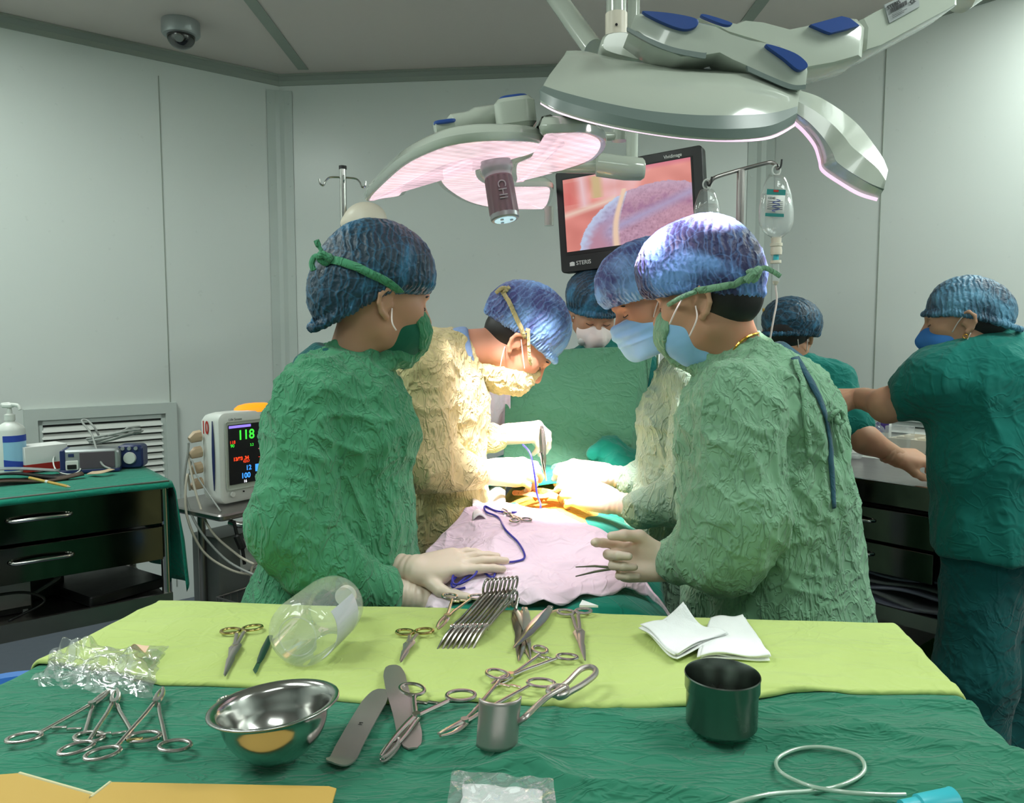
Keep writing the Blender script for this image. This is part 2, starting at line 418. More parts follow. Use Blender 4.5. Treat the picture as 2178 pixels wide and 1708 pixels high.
def cap_mat(name, hair, net, sc_=1.0, axis=0, light=.5):
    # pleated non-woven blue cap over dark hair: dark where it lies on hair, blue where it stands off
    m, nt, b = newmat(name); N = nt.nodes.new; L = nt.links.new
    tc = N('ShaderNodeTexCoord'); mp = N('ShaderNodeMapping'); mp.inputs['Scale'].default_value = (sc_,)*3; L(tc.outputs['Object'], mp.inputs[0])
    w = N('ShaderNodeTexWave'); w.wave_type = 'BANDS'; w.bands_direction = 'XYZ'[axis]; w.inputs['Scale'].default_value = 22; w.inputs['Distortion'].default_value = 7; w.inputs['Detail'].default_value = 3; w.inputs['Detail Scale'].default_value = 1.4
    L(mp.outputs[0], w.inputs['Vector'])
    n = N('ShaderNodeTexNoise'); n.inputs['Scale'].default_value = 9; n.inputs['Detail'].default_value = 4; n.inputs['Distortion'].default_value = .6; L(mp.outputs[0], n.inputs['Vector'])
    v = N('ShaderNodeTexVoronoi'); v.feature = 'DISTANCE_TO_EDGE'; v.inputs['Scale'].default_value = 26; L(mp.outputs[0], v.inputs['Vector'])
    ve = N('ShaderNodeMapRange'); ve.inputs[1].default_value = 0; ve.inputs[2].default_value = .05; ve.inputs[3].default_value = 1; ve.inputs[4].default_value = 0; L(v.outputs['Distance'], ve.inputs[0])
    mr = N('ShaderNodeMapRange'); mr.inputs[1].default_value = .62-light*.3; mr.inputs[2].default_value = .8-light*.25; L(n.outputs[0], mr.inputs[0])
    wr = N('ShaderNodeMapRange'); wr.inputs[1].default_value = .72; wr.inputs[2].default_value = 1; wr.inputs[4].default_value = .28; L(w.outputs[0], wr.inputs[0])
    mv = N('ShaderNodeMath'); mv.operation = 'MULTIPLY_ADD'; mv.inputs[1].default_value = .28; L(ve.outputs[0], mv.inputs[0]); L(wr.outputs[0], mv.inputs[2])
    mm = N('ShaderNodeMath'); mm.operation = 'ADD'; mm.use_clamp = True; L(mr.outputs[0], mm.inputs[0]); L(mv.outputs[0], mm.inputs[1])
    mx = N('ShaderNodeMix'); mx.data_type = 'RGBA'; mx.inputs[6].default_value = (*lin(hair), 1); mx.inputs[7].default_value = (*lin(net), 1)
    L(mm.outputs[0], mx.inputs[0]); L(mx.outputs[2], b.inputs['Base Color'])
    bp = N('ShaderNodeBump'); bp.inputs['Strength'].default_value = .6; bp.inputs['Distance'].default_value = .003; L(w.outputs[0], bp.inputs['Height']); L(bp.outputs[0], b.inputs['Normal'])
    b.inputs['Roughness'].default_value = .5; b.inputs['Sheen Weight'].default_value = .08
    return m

M_ = {}
M_['wall'] = mat('painted_wall_panel', (212, 219, 214), .30, Specular_IOR_Level=.45)
M_['ceil'] = mat('ceiling_panel', (206, 196, 190), .5)
M_['trim'] = mat('aluminium_trim', (150, 158, 148), .42, .35)
M_['trimw'] = mat('white_trim', (190, 200, 194), .4)
M_['floor'] = mat('vinyl_floor', (84, 92, 106), .35)
M_['steel'] = mat('stainless_steel', (190, 190, 186), .17, 1.)
M_['dsteel'] = mat('dark_polished_steel', (88, 90, 84), .12, 1.)
M_['bsteel'] = mat('brushed_steel', (165, 160, 158), .34, 1.)
M_['instr'] = mat('surgical_steel', (205, 198, 192), .2, 1.)
M_['instr_g'] = mat('gilt_steel', (200, 180, 120), .2, 1.)
M_['instr_d'] = mat('dull_surgical_steel', (176, 168, 164), .33, .78)
M_['white'] = mat('white_plastic', (216, 220, 214), .38)
M_['cream'] = mat('cream_plastic', (222, 214, 196), .4)
M_['grey'] = mat('grey_plastic', (120, 124, 122), .45)
M_['dark'] = mat('dark_plastic', (22, 24, 24), .4)
M_['black'] = mat('black', (8, 8, 9), .5)
M_['navy'] = mat('navy_plastic', (30, 44, 92), .4)
M_['blue'] = mat('blue_pad', (24, 68, 142), .42)
M_['lampw'] = mat('lamp_enamel', (182, 190, 178), .16, Coat_Weight=.4)
M_['lampband'] = mat('lamp_band', (112, 126, 122), .35)
M_['mauve'] = mat('handle_mauve', (122, 104, 108), .5)
M_['green'] = cloth('green_table_cloth', (46, 118, 92), (50, 126, 100), 14, .5, stretch=(.5, 1.6, 1), dist=.006)
M_['lime'] = cloth('lime_cloth', (180, 198, 114), (188, 206, 124), 6, .3, stretch=(1, 1, 1), dist=.004)
M_['gownA'] = cloth('gown_green', (68, 138, 100), (80, 150, 112), 15, .6, stretch=(1.2, 1.2, .6), dist=.007)
M_['gownD'] = cloth('gown_pale_green', (116, 160, 128), (128, 170, 138), 15, .6, stretch=(1.2, 1.2, .6), dist=.007)
M_['gownC'] = cloth('gown_sage', (130, 164, 140), (150, 176, 152), 15, .6, stretch=(1.2, 1.2, .6), dist=.007)
M_['gownB'] = cloth('gown_yellow', (196, 188, 136), (208, 198, 148), 15, .6, stretch=(1.2, 1.2, .6), dist=.007)
M_['teal'] = cloth('teal_scrub', (20, 108, 98), (24, 118, 108), 7, .35, stretch=(1, 1, 1), dist=.006)
M_['tealdark'] = cloth('teal_trouser', (16, 84, 84), (22, 92, 92), 7, .4, dist=.006)
M_['navycloth'] = cloth('navy_scrub', (40, 76, 92), None, 12, .3)
M_['bluecloth'] = cloth('pale_blue_scrub', (112, 140, 178), None, 12, .3)
M_['drapeg'] = cloth('green_drape', (92, 150, 116), (98, 156, 122), 9, .5, dist=.005)
M_['drapet'] = cloth('teal_drape', (18, 122, 100), (20, 132, 110), 6, .3, dist=.006)
M_['whitecloth'] = cloth('white_drape', (234, 216, 228), (238, 220, 232), 7, .4, dist=.005)
M_['gauze'] = cloth('gauze', (226, 230, 228), None, 60, .15)
M_['skin'] = mat('skin', (196, 142, 112), .55, Subsurface_Weight=.12, Subsurface_Radius=(.01, .004, .002), Subsurface_Scale=.5)
M_['skin2'] = mat('skin_tan', (190, 142, 114), .55, Subsurface_Weight=.1, Subsurface_Scale=.4)
M_['lip'] = mat('lip', (150, 80, 70), .5)
M_['hair'] = mat('hair', (20, 16, 15), .5)
M_['glove'] = mat('latex_glove', (214, 196, 176), .42, Subsurface_Weight=.1, Subsurface_Scale=.3)
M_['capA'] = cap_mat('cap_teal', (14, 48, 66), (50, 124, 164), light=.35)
M_['capB'] = cap_mat('cap_blue_painted_lit', (66, 78, 140), (132, 182, 240), light=.75)  # paler hair and net tones: the surgical lamp's light put into the colour
M_['capD'] = cap_mat('cap_purple_painted_lit', (44, 46, 94), (116, 160, 226), light=.5)  # purple-blue tones carry the pinkish lamp light in the base colour
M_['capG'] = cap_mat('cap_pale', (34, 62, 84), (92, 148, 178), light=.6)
M_['maskb'] = cloth('blue_mask', (132, 176, 214), None, 5, .1)
M_['maskw'] = cloth('white_mask', (222, 210, 206), None, 5, .1)
M_['maskg'] = cloth('green_mask', (24, 86, 66), None, 5, .1)
M_['elastic'] = mat('elastic', (228, 214, 208), .7)
M_['skinY'] = cloth('iodine_skin', (236, 186, 60), (246, 208, 90), 16, .5)
M_['card'] = mat('yellow_card', (196, 160, 80), .7)
M_['cardedge'] = mat('card_edge', (206, 200, 160), .8)
M_['bagfilm'] = film('crinkled_film', (225, 232, 230), .95, .14, .25, 22)
M_['pouch'] = film('pouch_film', (230, 236, 236), .82, .1, .6, 26)
M_['bottle'] = film('bottle_plastic', (235, 240, 240), .87, .04, .05, 8)
M_['bottlelab'] = mat('pale_label', (212, 214, 222), .5)
M_['ivbag'] = film('iv_bag_plastic', (225, 235, 232), .9, .05, .3, 14)
M_['tube'] = mat('clear_tube', (176, 200, 182), .2, Transmission_Weight=.35)
M_['cyan'] = mat('cyan_plastic', (60, 182, 196), .35)
M_['cable'] = mat('grey_cable', (150, 154, 150), .5)
M_['cablew'] = mat('beige_cable', (188, 182, 166), .5)
M_['cord'] = mat('blue_cord', (40, 44, 150), .35)
M_['paper'] = mat('paper', (222, 224, 220), .7)
M_['red'] = mat('red_print', (176, 36, 28), .6)
M_['ink'] = mat('black_ink', (24, 26, 28), .7)
M_['inkb'] = mat('blue_ink', (40, 70, 170), .7)
M_['tealp'] = mat('teal_print', (30, 132, 128), .6)
M_['brown'] = mat('brown_leather', (72, 56, 44), .7)
M_['gold'] = mat('gold', (210, 160, 70), .25, 1.)
M_['connector'] = mat('beige_connector', (196, 172, 142), .5)
M_['lime_card'] = mat('green_box', (56, 130, 30), .6)
M_['bluebin'] = mat('blue_bin', (30, 110, 190), .45)
M_['silverp'] = mat('silver_plastic', (160, 166, 166), .35, .4)
M_['smoke'] = mat('smoked_dome', (20, 22, 24), .06, Coat_Weight=.8)
M_['greenp'] = mat('dark_green_handle', (22, 60, 44), .45)
# ------------------------------------------------------------------ the room: an eight-sided theatre of painted panels
AL = Vector((-1.30, 4.43, 0)); BR = Vector((1.32, 4.155, 0))
DL = Vector((-.777, -.629, 0)); DR = Vector((.64, -.768, 0)); UB = (BR-AL).normalized()
NL = Vector((.629, -.777, 0)); NR = Vector((-.768, -.64, 0)); NB = Vector((UB.y, -UB.x, 0))
CL = AL+DL*1.7; CR = BR+DR*1.7
BLc = Vector((-2.75, -2.2, 0)); BRc = Vector((2.35, -2.4, 0))
def onplane(px, py, o, n):
    d = ray(px, py); return CAM+d*((Vector(o)-CAM).dot(n)/d.dot(n))
def wallslab(name, a, b, n, z0=0, z1=CEIL):
    m = MB(); L = (b-a); c = (a+b)/2-n*.03; R = Matrix(((L.normalized().x, n.x, 0), (L.normalized().y, n.y, 0), (0, 0, 1)))
    m.box((c.x, c.y, (z0+z1)/2), (L.length+.04, .06, z1-z0), R); return struct(name, m, M_['wall'])
wallslab('wall_back', AL, BR, NB); wallslab('wall_left_angled', AL, CL, NL); wallslab('wall_right_angled', BR, CR, NR)
wallslab('wall_left', CL, BLc, Vector((1, 0.02, 0)).normalized()); wallslab('wall_right', CR, BRc, Vector((-1, 0, 0)))
wallslab('wall_front', BLc, BRc, Vector((0, 1, 0)))
m = MB(); pl = [BLc, BRc, CR, BR, AL, CL]
m.add([(p.x*1.03, p.y*1.03, 0) for p in pl]+[(p.x*1.03, p.y*1.03, -.08) for p in pl], [(0, 1, 2, 3, 4, 5), (11, 10, 9, 8, 7, 6)]+[(i, i+6, (i+1) % 6+6, (i+1) % 6) for i in range(6)])
struct('floor', m, M_['floor'])
m = MB(); m.add([(p.x*1.03, p.y*1.03, CEIL) for p in pl]+[(p.x*1.03, p.y*1.03, CEIL+.08) for p in pl], [(5, 4, 3, 2, 1, 0), (6, 7, 8, 9, 10, 11)]+[((i+1) % 6, (i+1) % 6+6, i+6, i) for i in range(6)])
struct('ceiling', m, M_['ceil'])
# cove trim under the ceiling and rounded posts in the corners
def cove(name, a, b, n):
    m = MB(); prof = [(0, 0), (0, -.05), (.008, -.05), (.02, -.03), (.04, -.012), (.05, -.01), (.05, 0)]
    u = (b-a).normalized(); m.loft([[p+n*q[0]+Vector((0, 0, CEIL+q[1]-.001)) for q in prof] for p in (a-u*.0, b+u*.0)], True, True); struct(name, m, M_['trim'])
cove('trim_1', AL, BR, NB); cove('trim_2', CL, AL, NL); cove('trim_3', BR, CR, NR)
for k, (p, d1, d2, n1, n2) in enumerate([(AL, DL, UB, NL, NB), (BR, -UB, DR, NB, NR)]):
    m = MB()
    a = p+d1*.075+n1*.004; b = p+d1*.03+n1*.012; c = p+(n1+n2).normalized()*.028; d = p+d2*.03+n2*.012; e = p+d2*.075+n2*.004
    L = [a, b, c, d, e, p]
    m.loft([[q+Vector((0, 0, z)) for q in L] for z in (.1, CEIL-.08)], True, True)
    for z in (.4, .9, 1.25, 1.75, 2.25, 2.7):
        for q, nn in ((p+d1*.055+n1*.009, n1), (p+d2*.055+n2*.009, n2)):
            m.tube([q+Vector((0, 0, z)), q+nn*.003+Vector((0, 0, z))], .0045, 8)
    struct('trim_%d' % (4+k), m, M_['trimw'])
def seam(name, o, d, n, s):
    m = MB(); q = o+d*s; R = Matrix(((d.x, n.x, 0), (d.y, n.y, 0), (0, 0, 1)))
    m.box((q.x+n.x*.001, q.y+n.y*.001, 1.4), (.004, .004, CEIL-.2), R); struct(name, m, M_['trim'])
def along(px, py, o, d, n): return (onplane(px, py, o, n)-o).dot(d)
seam('trim_6', AL, DL, NL, along(338, 200, AL, DL, NL)); seam('trim_7', BR, DR, NR, along(1878, 300, BR, DR, NR))
def cstrip(name, p, q):
    a, b = T(*p, CEIL), T(*q, CEIL); d = (b-a).normalized(); a = a-d*1.2; m = MB(); w = Vector((d.y, -d.x, 0))*.028
    z = Vector((0, 0, -.004)); m.add([a-w, a+w, b+w, b-w, a-w+z, a+w+z, b+w+z, b-w+z], [(0, 1, 2, 3), (7, 6, 5, 4), (0, 4, 5, 1), (1, 5, 6, 2), (2, 6, 7, 3), (3, 7, 4, 0)])
    struct(name, m, M_['trim'])
cstrip('trim_8', (533, 0), (645, 147)); cstrip('trim_9', (1622, 0), (1560, 82))
# ceiling fixtures
for (lx, ly, ax, ay) in TROFFERS:
    t = thing('ceiling_light', 'square white recessed ceiling light panel', 'ceiling light', (lx, ly, CEIL), group='recessed ceiling lights')
    f = MB()
    for sx, sy, dx, dy in ((0, 1, ax+.08, .04), (0, -1, ax+.08, .04), (1, 0, .04, ay), (-1, 0, .04, ay)):
        f.box((sx*(ax/2+.02), sy*(ay/2+.02), -.012), (dx, dy, .024))
    obj('frame', f, M_['white'], t)
    obj('diffuser', MB().box((0, 0, -.004), (ax, ay, .006)), M_['troffer'] if 'troffer' in M_ else M_.setdefault('troffer', glow('lit_diffuser', (230, 250, 240), 1.2)), t)

# louvred air grilles low in the angled walls
def grille(label, o, d, n, s0, s1, z0, z1):
    c = o+d*((s0+s1)/2); th = math.atan2(d.y, d.x); t = thing('air_grille', label, 'air grille', (c.x, c.y, z0), (0, 0, th))
    sg = 1 if Vector((-math.sin(th), math.cos(th), 0)).dot(n) > 0 else -1
    w = s1-s0; h = z1-z0; f = MB(); fr = .055
    for cx, cz, dx, dz in ((0, fr/2, w, fr), (0, h-fr/2, w, fr), (-w/2+fr/2, h/2, fr, h-2*fr), (w/2-fr/2, h/2, fr, h-2*fr)):
        f.box((cx, sg*.014, cz), (dx, .028, dz))
    for cx, cz, dx, dz in ((0, fr+.012, w-2*fr, .024), (0, h-fr-.012, w-2*fr, .024), (-w/2+fr+.01, h/2, .02, h-2*fr), (w/2-fr-.01, h/2, .02, h-2*fr)):
        f.box((cx, sg*.008, cz), (dx, .016, dz))
    obj('frame', f, M_['trimw'], t)
    s = MB(); n_ = int((h-2*fr-.05)/.034)
    for i in range(n_):
        z = fr+.03+.034*(i+.5); R = Matrix.Rotation(sg*math.radians(-48), 3, 'X')
        s.rbox((0, sg*.012, z), (w-2*fr-.03, .034, .004), .001, R, 1)
    obj('louvre', s, M_['white'], t)
    obj('backing', MB().box((0, sg*.002, h/2), (w-2*fr, .003, h-2*fr)), M_['dark'], t)
sL = sorted([along(48, 868, AL, DL, NL), along(372, 855, AL, DL, NL)])
grille('white louvred air grille on the wall behind the pump bottle and cable coil', AL, DL, NL, sL[0], sL[1], .52, onplane(372, 855, AL, NL).z)
grille('white louvred air grille on the wall behind the person in teal scrubs', BR, DR, NR, .22, .98, .5, onplane(1960, 872, BR, NR).z)

# dome camera on the ceiling
cc = T(385, 68, CEIL); q = P(384, 52, cc.y); t = thing('dome_camera', 'grey round dome security camera fixed to the ceiling', 'security camera', (cc.x, cc.y-.25, CEIL))
t.location = T(384, 46, CEIL)
obj('housing', MB().lathe([(.0, 0), (.082, 0), (.084, -.01), (.084, -.055), (.078, -.064), (.06, -.066), (0, -.066)], 40), M_['silverp'], t)
obj('dome', MB().lathe([(.062, -.062)]+[(.062*math.cos(a*PI/20), -.066-.058*math.sin(a*PI/20)) for a in range(0, 11)], 32), M_['smoke'], t)
e = Vector((.012, -.054, -.09)); obj('lens', MB().tube([e, e*1.08], [.022, .018], 18), M_['grey'], t)

# ------------------------------------------------------------------ left: steel drawer trolley under a teal cloth
RC = T(358, 1022, .97); c1 = Vector((.777, .629, 0)); b1 = -NL
th = math.atan2(c1.y, c1.x)
t = thing('drawer_trolley', 'polished steel drawer trolley under the teal cloth, below the wall grille', 'trolley', (RC.x, RC.y, 0), (0, 0, th))
LW, DP = 1.55, .46           # local x runs left (negative), y away
fr = MB(); fr.box((-LW/2, DP/2, .955), (LW, DP, .02)); fr.box((-LW/2, DP/2, .60), (LW-.02, DP, .02)); fr.box((-LW/2, DP/2, .17), (LW-.02, DP, .02))
fr.box((-LW/2, .0, .60), (LW, .012, .05)); fr.box((-LW/2, .0, .17), (LW, .012, .05)); fr.box((-LW/2, -.004, .968), (LW, .012, .008)); fr.box((-LW/2, DP-.01, .83), (LW-.03, .004, .24))
obj('frame', fr, M_['bsteel'], t)
for x in (-.012, -LW+.012):
    for y in (.012, DP-.012):
        obj('post', MB().cyl((x, y, .1), (x, y, .96), .014), M_['steel'], t)
        w_ = obj('caster', MB().tube([(x-.014, y, .05), (x+.014, y, .05)], .05, 20), M_['dark'], t)
for z0, z1 in ((.845, .955), (.735, .835)):
    d = obj('drawer', MB().rbox((-LW/2-.0, -.004, (z0+z1)/2), (LW-.05, .022, z1-z0), .003, None, 2), M_['dsteel'], t)
    obj('drawer_box', MB().box((-LW/2, DP/2, (z0+z1)/2-.01), (LW-.08, DP-.06, z1-z0-.03)), M_['dark'], d)
    hx = -.34; hm = MB(); hm.tube(smooth_path([(hx-.075, -.018, (z0+z1)/2+.01), (hx-.06, -.034, (z0+z1)/2+.01), (hx, -.042, (z0+z1)/2+.012), (hx+.06, -.034, (z0+z1)/2+.01), (hx+.075, -.018, (z0+z1)/2+.01)]), .0055, 10)
    obj('handle', hm, M_['steel'], d)
def cart_top(M, x0, x1, y0, y1, over_r, over_f, z, fn=None, nu=70, nv=40):
    def f(u, v):
        x = x0-.0+(x1+over_r-x0)*u; y = y0-over_f+(y1-y0+over_f)*v
        ox = max(0, x-x1); oy = max(0, y0-y); zz = z; X = min(x, x1)+min(ox, .012); Y = max(y, y0)-min(oy, .012)
        w = float(perlin(np.array([[x*6, y*6, 1.3]]))[0])
        zz = z+.004*w+.003-max(0, ox-.01)-max(0, oy-.01)
        if ox > .01: X += .02*ox+.018*math.sin(y*30+1)*min(1, ox*5)+.05*ox
        if oy > .01: Y -= .004+.006*w*min(1, oy*10)
        return M @ Vector((X, Y, zz))
    return MB().grid(f, nu, nv)
Mt = Matrix.Translation((RC.x, RC.y, 0)) @ Matrix.Rotation(th, 4, 'Z')
o = obj('trolley_cloth', cart_top(Mt, -LW-.02, .0, -.004, DP-.02, .34, .028, .967), M_['drapet'], smooth=True)
tag(o, 'teal cotton cloth spread over the steel trolley and hanging down its end', 'cloth'); recenter(o)
sm = o.modifiers.new('s', 'SOLIDIFY'); sm.thickness = .002

ZT = .974
def at_cart(px, py, z=ZT): return T(px, py, z)
# pump bottle
p = at_cart(27, 1004); t = thing('pump_bottle', 'white pump bottle of hand rub with a blue and white label', 'bottle', p)
obj('body', MB().lathe([(0, 0), (.036, 0), (.04, .004), (.04, .135), (.036, .147), (.02, .158), (.013, .162), (.013, .168), (0, .168)], 36), M_['white'], t)
obj('collar', MB().lathe([(0, .166), (.015, .166), (.015, .184), (.008, .188), (.006, .205), (0, .205)], 24), M_['white'], t)
hd = MB(); hd.tube(smooth_path([(-.022, 0, .214), (.0, 0, .216), (.03, -.004, .213), (.038, -.006, .2)]), [.008]*9+[.006]*8+[.005]*8, 10); hd.rbox((-.004, 0, .212), (.034, .022, .012), .008, None, 3)
obj('pump_head', hd, M_['white'], t)
def wrap(r, a0, a1, z0, z1, n=14, top=None):
    m = MB(); L = []
    for i in range(n+1):
        a = a0+(a1-a0)*i/n; s = math.sin(a); c_ = math.cos(a); zt = z1 if top is None else z1+top*(i/n)
        L.append([Vector((r*c_, r*s, z0)), Vector(((r+.0007)*c_, (r+.0007)*s, z0)), Vector(((r+.0007)*c_, (r+.0007)*s, zt)), Vector((r*c_, r*s, zt))])
    return m.loft(L, True, True)
obj('label', wrap(.0402, -1.55, .5, .01, .12), mat('pale_blue_label', (150, 200, 228), .4), t)
obj('label_band', wrap(.0408, -1.55, .5, .01, .045, top=-.015), M_['inkb'], t); obj('label_band', wrap(.0408, -1.55, .5, .1, .12), M_['inkb'], t)
# carton
p = at_cart(88, 1002); t = thing('carton', 'white cardboard box with a red band beside the pump bottle', 'box', p, (0, 0, th+.25))
obj('body', MB().rbox((.02, .05, .04), (.13, .09, .08), .002, None, 1), M_['paper'], t)
obj('red_band', MB().box((.02, .05, .012), (.1312, .0912, .024)), M_['red'], t)
# small patient monitor, silver and blue
p = at_cart(192, 1004); t = thing('vital_signs_unit', 'small silver and blue monitor unit with a dark screen under the cable coil', 'medical monitor', p, (0, 0, th-.35))
R_ = Matrix.Rotation(-.15, 3, 'X')
obj('body', MB().rbox((0, .045, .036), (.17, .09, .072), .016, None, 5, axis=1), M_['silverp'], t)
obj('side_cap', MB().rbox((-.076, .045, .036), (.016, .094, .074), .006, None, 4, axis=1), M_['navy'], t)
obj('base_trim', MB().rbox((0, .04, .004), (.172, .094, .01), .004), M_['navy'], t)
obj('screen', MB().rbox((.022, -.001, .038), (.1, .004, .052), .002, None, 2, axis=1), mat('dull_screen', (88, 78, 86), .25), t)
obj('socket', MB().rbox((-.05, -.002, .024), (.036, .006, .03), .003, None, 2, axis=1), M_['white'], t)
obj('socket_hole', MB().rbox((-.05, -.005, .02), (.026, .006, .014), .002, None, 2, axis=1), M_['black'], t)
obj('logo', MB().rbox((-.052, -.0012, .056), (.016, .002, .01), .001, None, 2, axis=1), M_['navy'], t)
p = at_cart(277, 996); t = thing('sensor_module', 'navy module with a white round knob beside the small monitor', 'medical device', p, (0, 0, th-.5))
obj('body', MB().rbox((0, .03, .038), (.08, .06, .076), .014, None, 5, axis=1), M_['navy'], t)
obj('knob', MB().tube([(0, 0, .034), (0, -.008, .034)], [.02, .018], 24), M_['white'], t)
obj('port', MB().tube([(-.02, 0, .066), (-.02, -.006, .066)], .006, 12), M_['silverp'], t); obj('port', MB().tube([(.0, 0, .066), (0, -.006, .066)], .006, 12), M_['silverp'], t); obj('port', MB().tube([(.02, 0, .066), (.02, -.006, .066)], .006, 12), M_['silverp'], t)
# coiled cable on top
cc = at_cart(240, 996)+Vector((.0, .02, .095)); pts = []
for k in range(150):
    a = k*2*PI/27; rr = .055+.012*math.sin(k*.37)+.006*math.sin(k*1.3); pts.append(cc+Vector((rr*1.25*math.cos(a), rr*.8*math.sin(a), .002*math.sin(a*2+k*.1)+.022*(k/150)+.018*math.cos(a))))
tail = [cc+Vector(q) for q in ((-.06, -.01, .04), (-.09, 0, .062), (-.1, -.01, .058), (-.06, -.03, .02), (-.03, -.06, -.02), (.0, -.085, -.07), (.03, -.09, -.085))]
o = obj('cable_coil', MB().tube(pts+smooth_path(tail, 6), .0034, 7), M_['cable'], smooth=True); tag(o, 'coil of grey cable lying on the small monitor unit', 'cable'); recenter(o)
pts = [at_cart(120, 995)+Vector((0, 0, .05)), at_cart(118, 1000)+Vector((0, -.01, .03)), at_cart(122, 1006)+Vector((0, 0, .006)), at_cart(150, 1009, ZT+.004), at_cart(178, 1004)+Vector((0, -.02, .01)), at_cart(176, 998)+Vector((0, -.02, .03))]
o = obj('sensor_lead', MB().tube(smooth_path(pts), .0022, 7), M_['white'], smooth=True); tag(o, 'thin white lead looping from the small monitor to the teal cloth', 'cable'); recenter(o)
pts = [at_cart(232, 999, ZT+.004), at_cart(215, 1004, ZT+.006), at_cart(205, 1006, ZT+.006)]
o = obj('tape_tag', MB().ribbon(smooth_path([at_cart(190, 1006, ZT+.006), at_cart(215, 1004, ZT+.012), at_cart(238, 998, ZT+.014)]), [Vector((0, -.3, 1))]*17, .022, .001), M_['connector']); tag(o, 'crumpled beige paper tape lying in front of the small monitor', 'tape'); recenter(o)
# leather case and pencil
p = at_cart(60, 1022); t = thing('leather_case', 'open black and brown leather case at the end of the teal cloth', 'case', p, (0, 0, th))
def leaf(u, v): return Vector((-.12+.22*u, -.04+.1*v, .012+.018*(1-u)*(1-v)+.01*math.sin(u*5)))
o = obj('cover', MB().grid(leaf, 16, 10), M_['black'], t, smooth=True); o.modifiers.new('s', 'SOLIDIFY').thickness = .006
def leaf2(u, v): return Vector((-.1+.24*u, -.055+.03*v, .008+.006*math.sin(u*6+1)+.004*v))
o = obj('strap', MB().grid(leaf2, 18, 4), M_['brown'], t, smooth=True); o.modifiers.new('s', 'SOLIDIFY').thickness = .005
def leaf3(u, v): return Vector((-.11+.2*u, .045+.05*v, .036-.02*u+.004*math.sin(u*4)))
o = obj('lining', MB().grid(leaf3, 12, 6), M_['silverp'], t, smooth=True); o.modifiers.new('s', 'SOLIDIFY').thickness = .003
a, b = at_cart(62, 1016, ZT+.03), at_cart(150, 1036, ZT+.006)
t = thing('pencil', 'yellow pencil sticking out of the leather case', 'pencil', a)
obj('shaft', MB().tube([a, a.lerp(b, .93)], .004, 6), M_['card'], t, True); obj('tip', MB().tube([a.lerp(b, .93), b], [.004, .0008], 6), M_['connector'], t, True)
obj('ring_band', MB().tube([a.lerp(b, .4), a.lerp(b, .46)], .0046, 8), M_['white'], t, True)
# gear on the lower shelf
Mc = lambda x, y, z: Mt @ Vector((x, y, z))
t = thing('power_unit', 'black unit with a brushed front panel on the lower trolley shelf', 'device', Mc(-.47, .12, .611), (0, 0, th))
obj('body', MB().rbox((0, .1, .05), (.24, .2, .1), .006), M_['black'], t); obj('front_panel', MB().rbox((.02, -.002, .055), (.19, .006, .072), .003, None, 2, axis=1), M_['bsteel'], t)
obj('foot', MB().cyl((-.1, .01, 0), (-.1, .01, .01), .012), M_['grey'], t); obj('foot', MB().cyl((.1, .01, -.0), (.1, .01, .01), .012), M_['grey'], t)
t = thing('battery_charger', 'dark boxy charger with a grey handle behind the power unit', 'device', Mc(-.33, .28, .611), (0, 0, th+.2))
obj('body', MB().rbox((0, .0, .06), (.14, .12, .12), .012), M_['dark'], t); obj('grip', MB().tube(smooth_path([(-.03, -.065, .03), (-.03, -.085, .03), (.04, -.085, .06), (.04, -.065, .06)]), .006, 8), M_['grey'], t)
o = obj('instrument_tray', MB().rbox(Mc(-.15, .2, .632), (.24, .3, .03), .01, Matrix.Rotation(th+.3, 3, 'Z')), M_['dark']); tag(o, 'dark shallow tray at the open end of the lower trolley shelf', 'tray'); recenter(o)
pts = [Mc(x, y, z) for x, y, z in ((-.66, .1, .63), (-.62, .05, .68), (-.5, .03, .70), (-.38, .05, .69), (-.33, .06, .65), (-.42, .04, .62))]
o = obj('black_cable', MB().tube(smooth_path(pts), .004, 8), M_['dark'], smooth=True); tag(o, 'black cord looping over the power unit on the lower shelf', 'cord'); recenter(o)

# ------------------------------------------------------------------ bedside monitor on its stand
w = Vector((.56, .83, 0)).normalized(); nf = Vector((w.y, -w.x, 0)); O = P(470, 1076, 2.60); th2 = math.atan2(w.y, w.x)
t = thing('patient_monitor', 'white bedside monitor with number 10 and an orange alarm lamp', 'medical monitor', O, (0, 0, th2))
H = .318; Wd = .37
def rr(ins, x0, x1, z0, z1, r, y, n=6):
    L = []
    for (cx, cz, a0) in ((x1-r, z1-r, 0), (x0+r, z1-r, PI/2), (x0+r, z0+r, PI), (x1-r, z0+r, 1.5*PI)):
        for k in range(n+1):
            a = a0+PI/2*k/n; L.append(Vector((cx+(r-ins)*math.cos(a), y, cz+(r-ins)*math.sin(a))))
    return L
b = MB(); b.loft([rr(.012, 0, Wd, 0, H, .03, .0), rr(.003, 0, Wd, 0, H, .03, .004), rr(0, 0, Wd, 0, H, .03, .012), rr(0, -.004, Wd+.004, 0, H, .03, .05), rr(.006, .002, Wd-.002, .0, H-.004, .03, .1), rr(.02, .01, Wd-.01, .0, H-.01, .03, .14)], True, True)
obj('body', b, M_['white'], t)
obj('bezel', MB().loft([rr(0, .022, .348, .045, .288, .012, -.0025), rr(.003, .022, .348, .045, .288, .012, -.004), rr(.006, .03, .34, .052, .281, .008, -.001)], True, True), M_['lampw'], t)
sx0, sx1, sz0, sz1 = .034, .336, .066, .274
s = obj('screen', MB().loft([rr(0, sx0, sx1, sz0, sz1, .003, -.0035), rr(0, sx0, sx1, sz0, sz1, .003, -.0055)], True, True), glow('monitor_black', (6, 8, 10), .5, (8, 8, 10)), t)
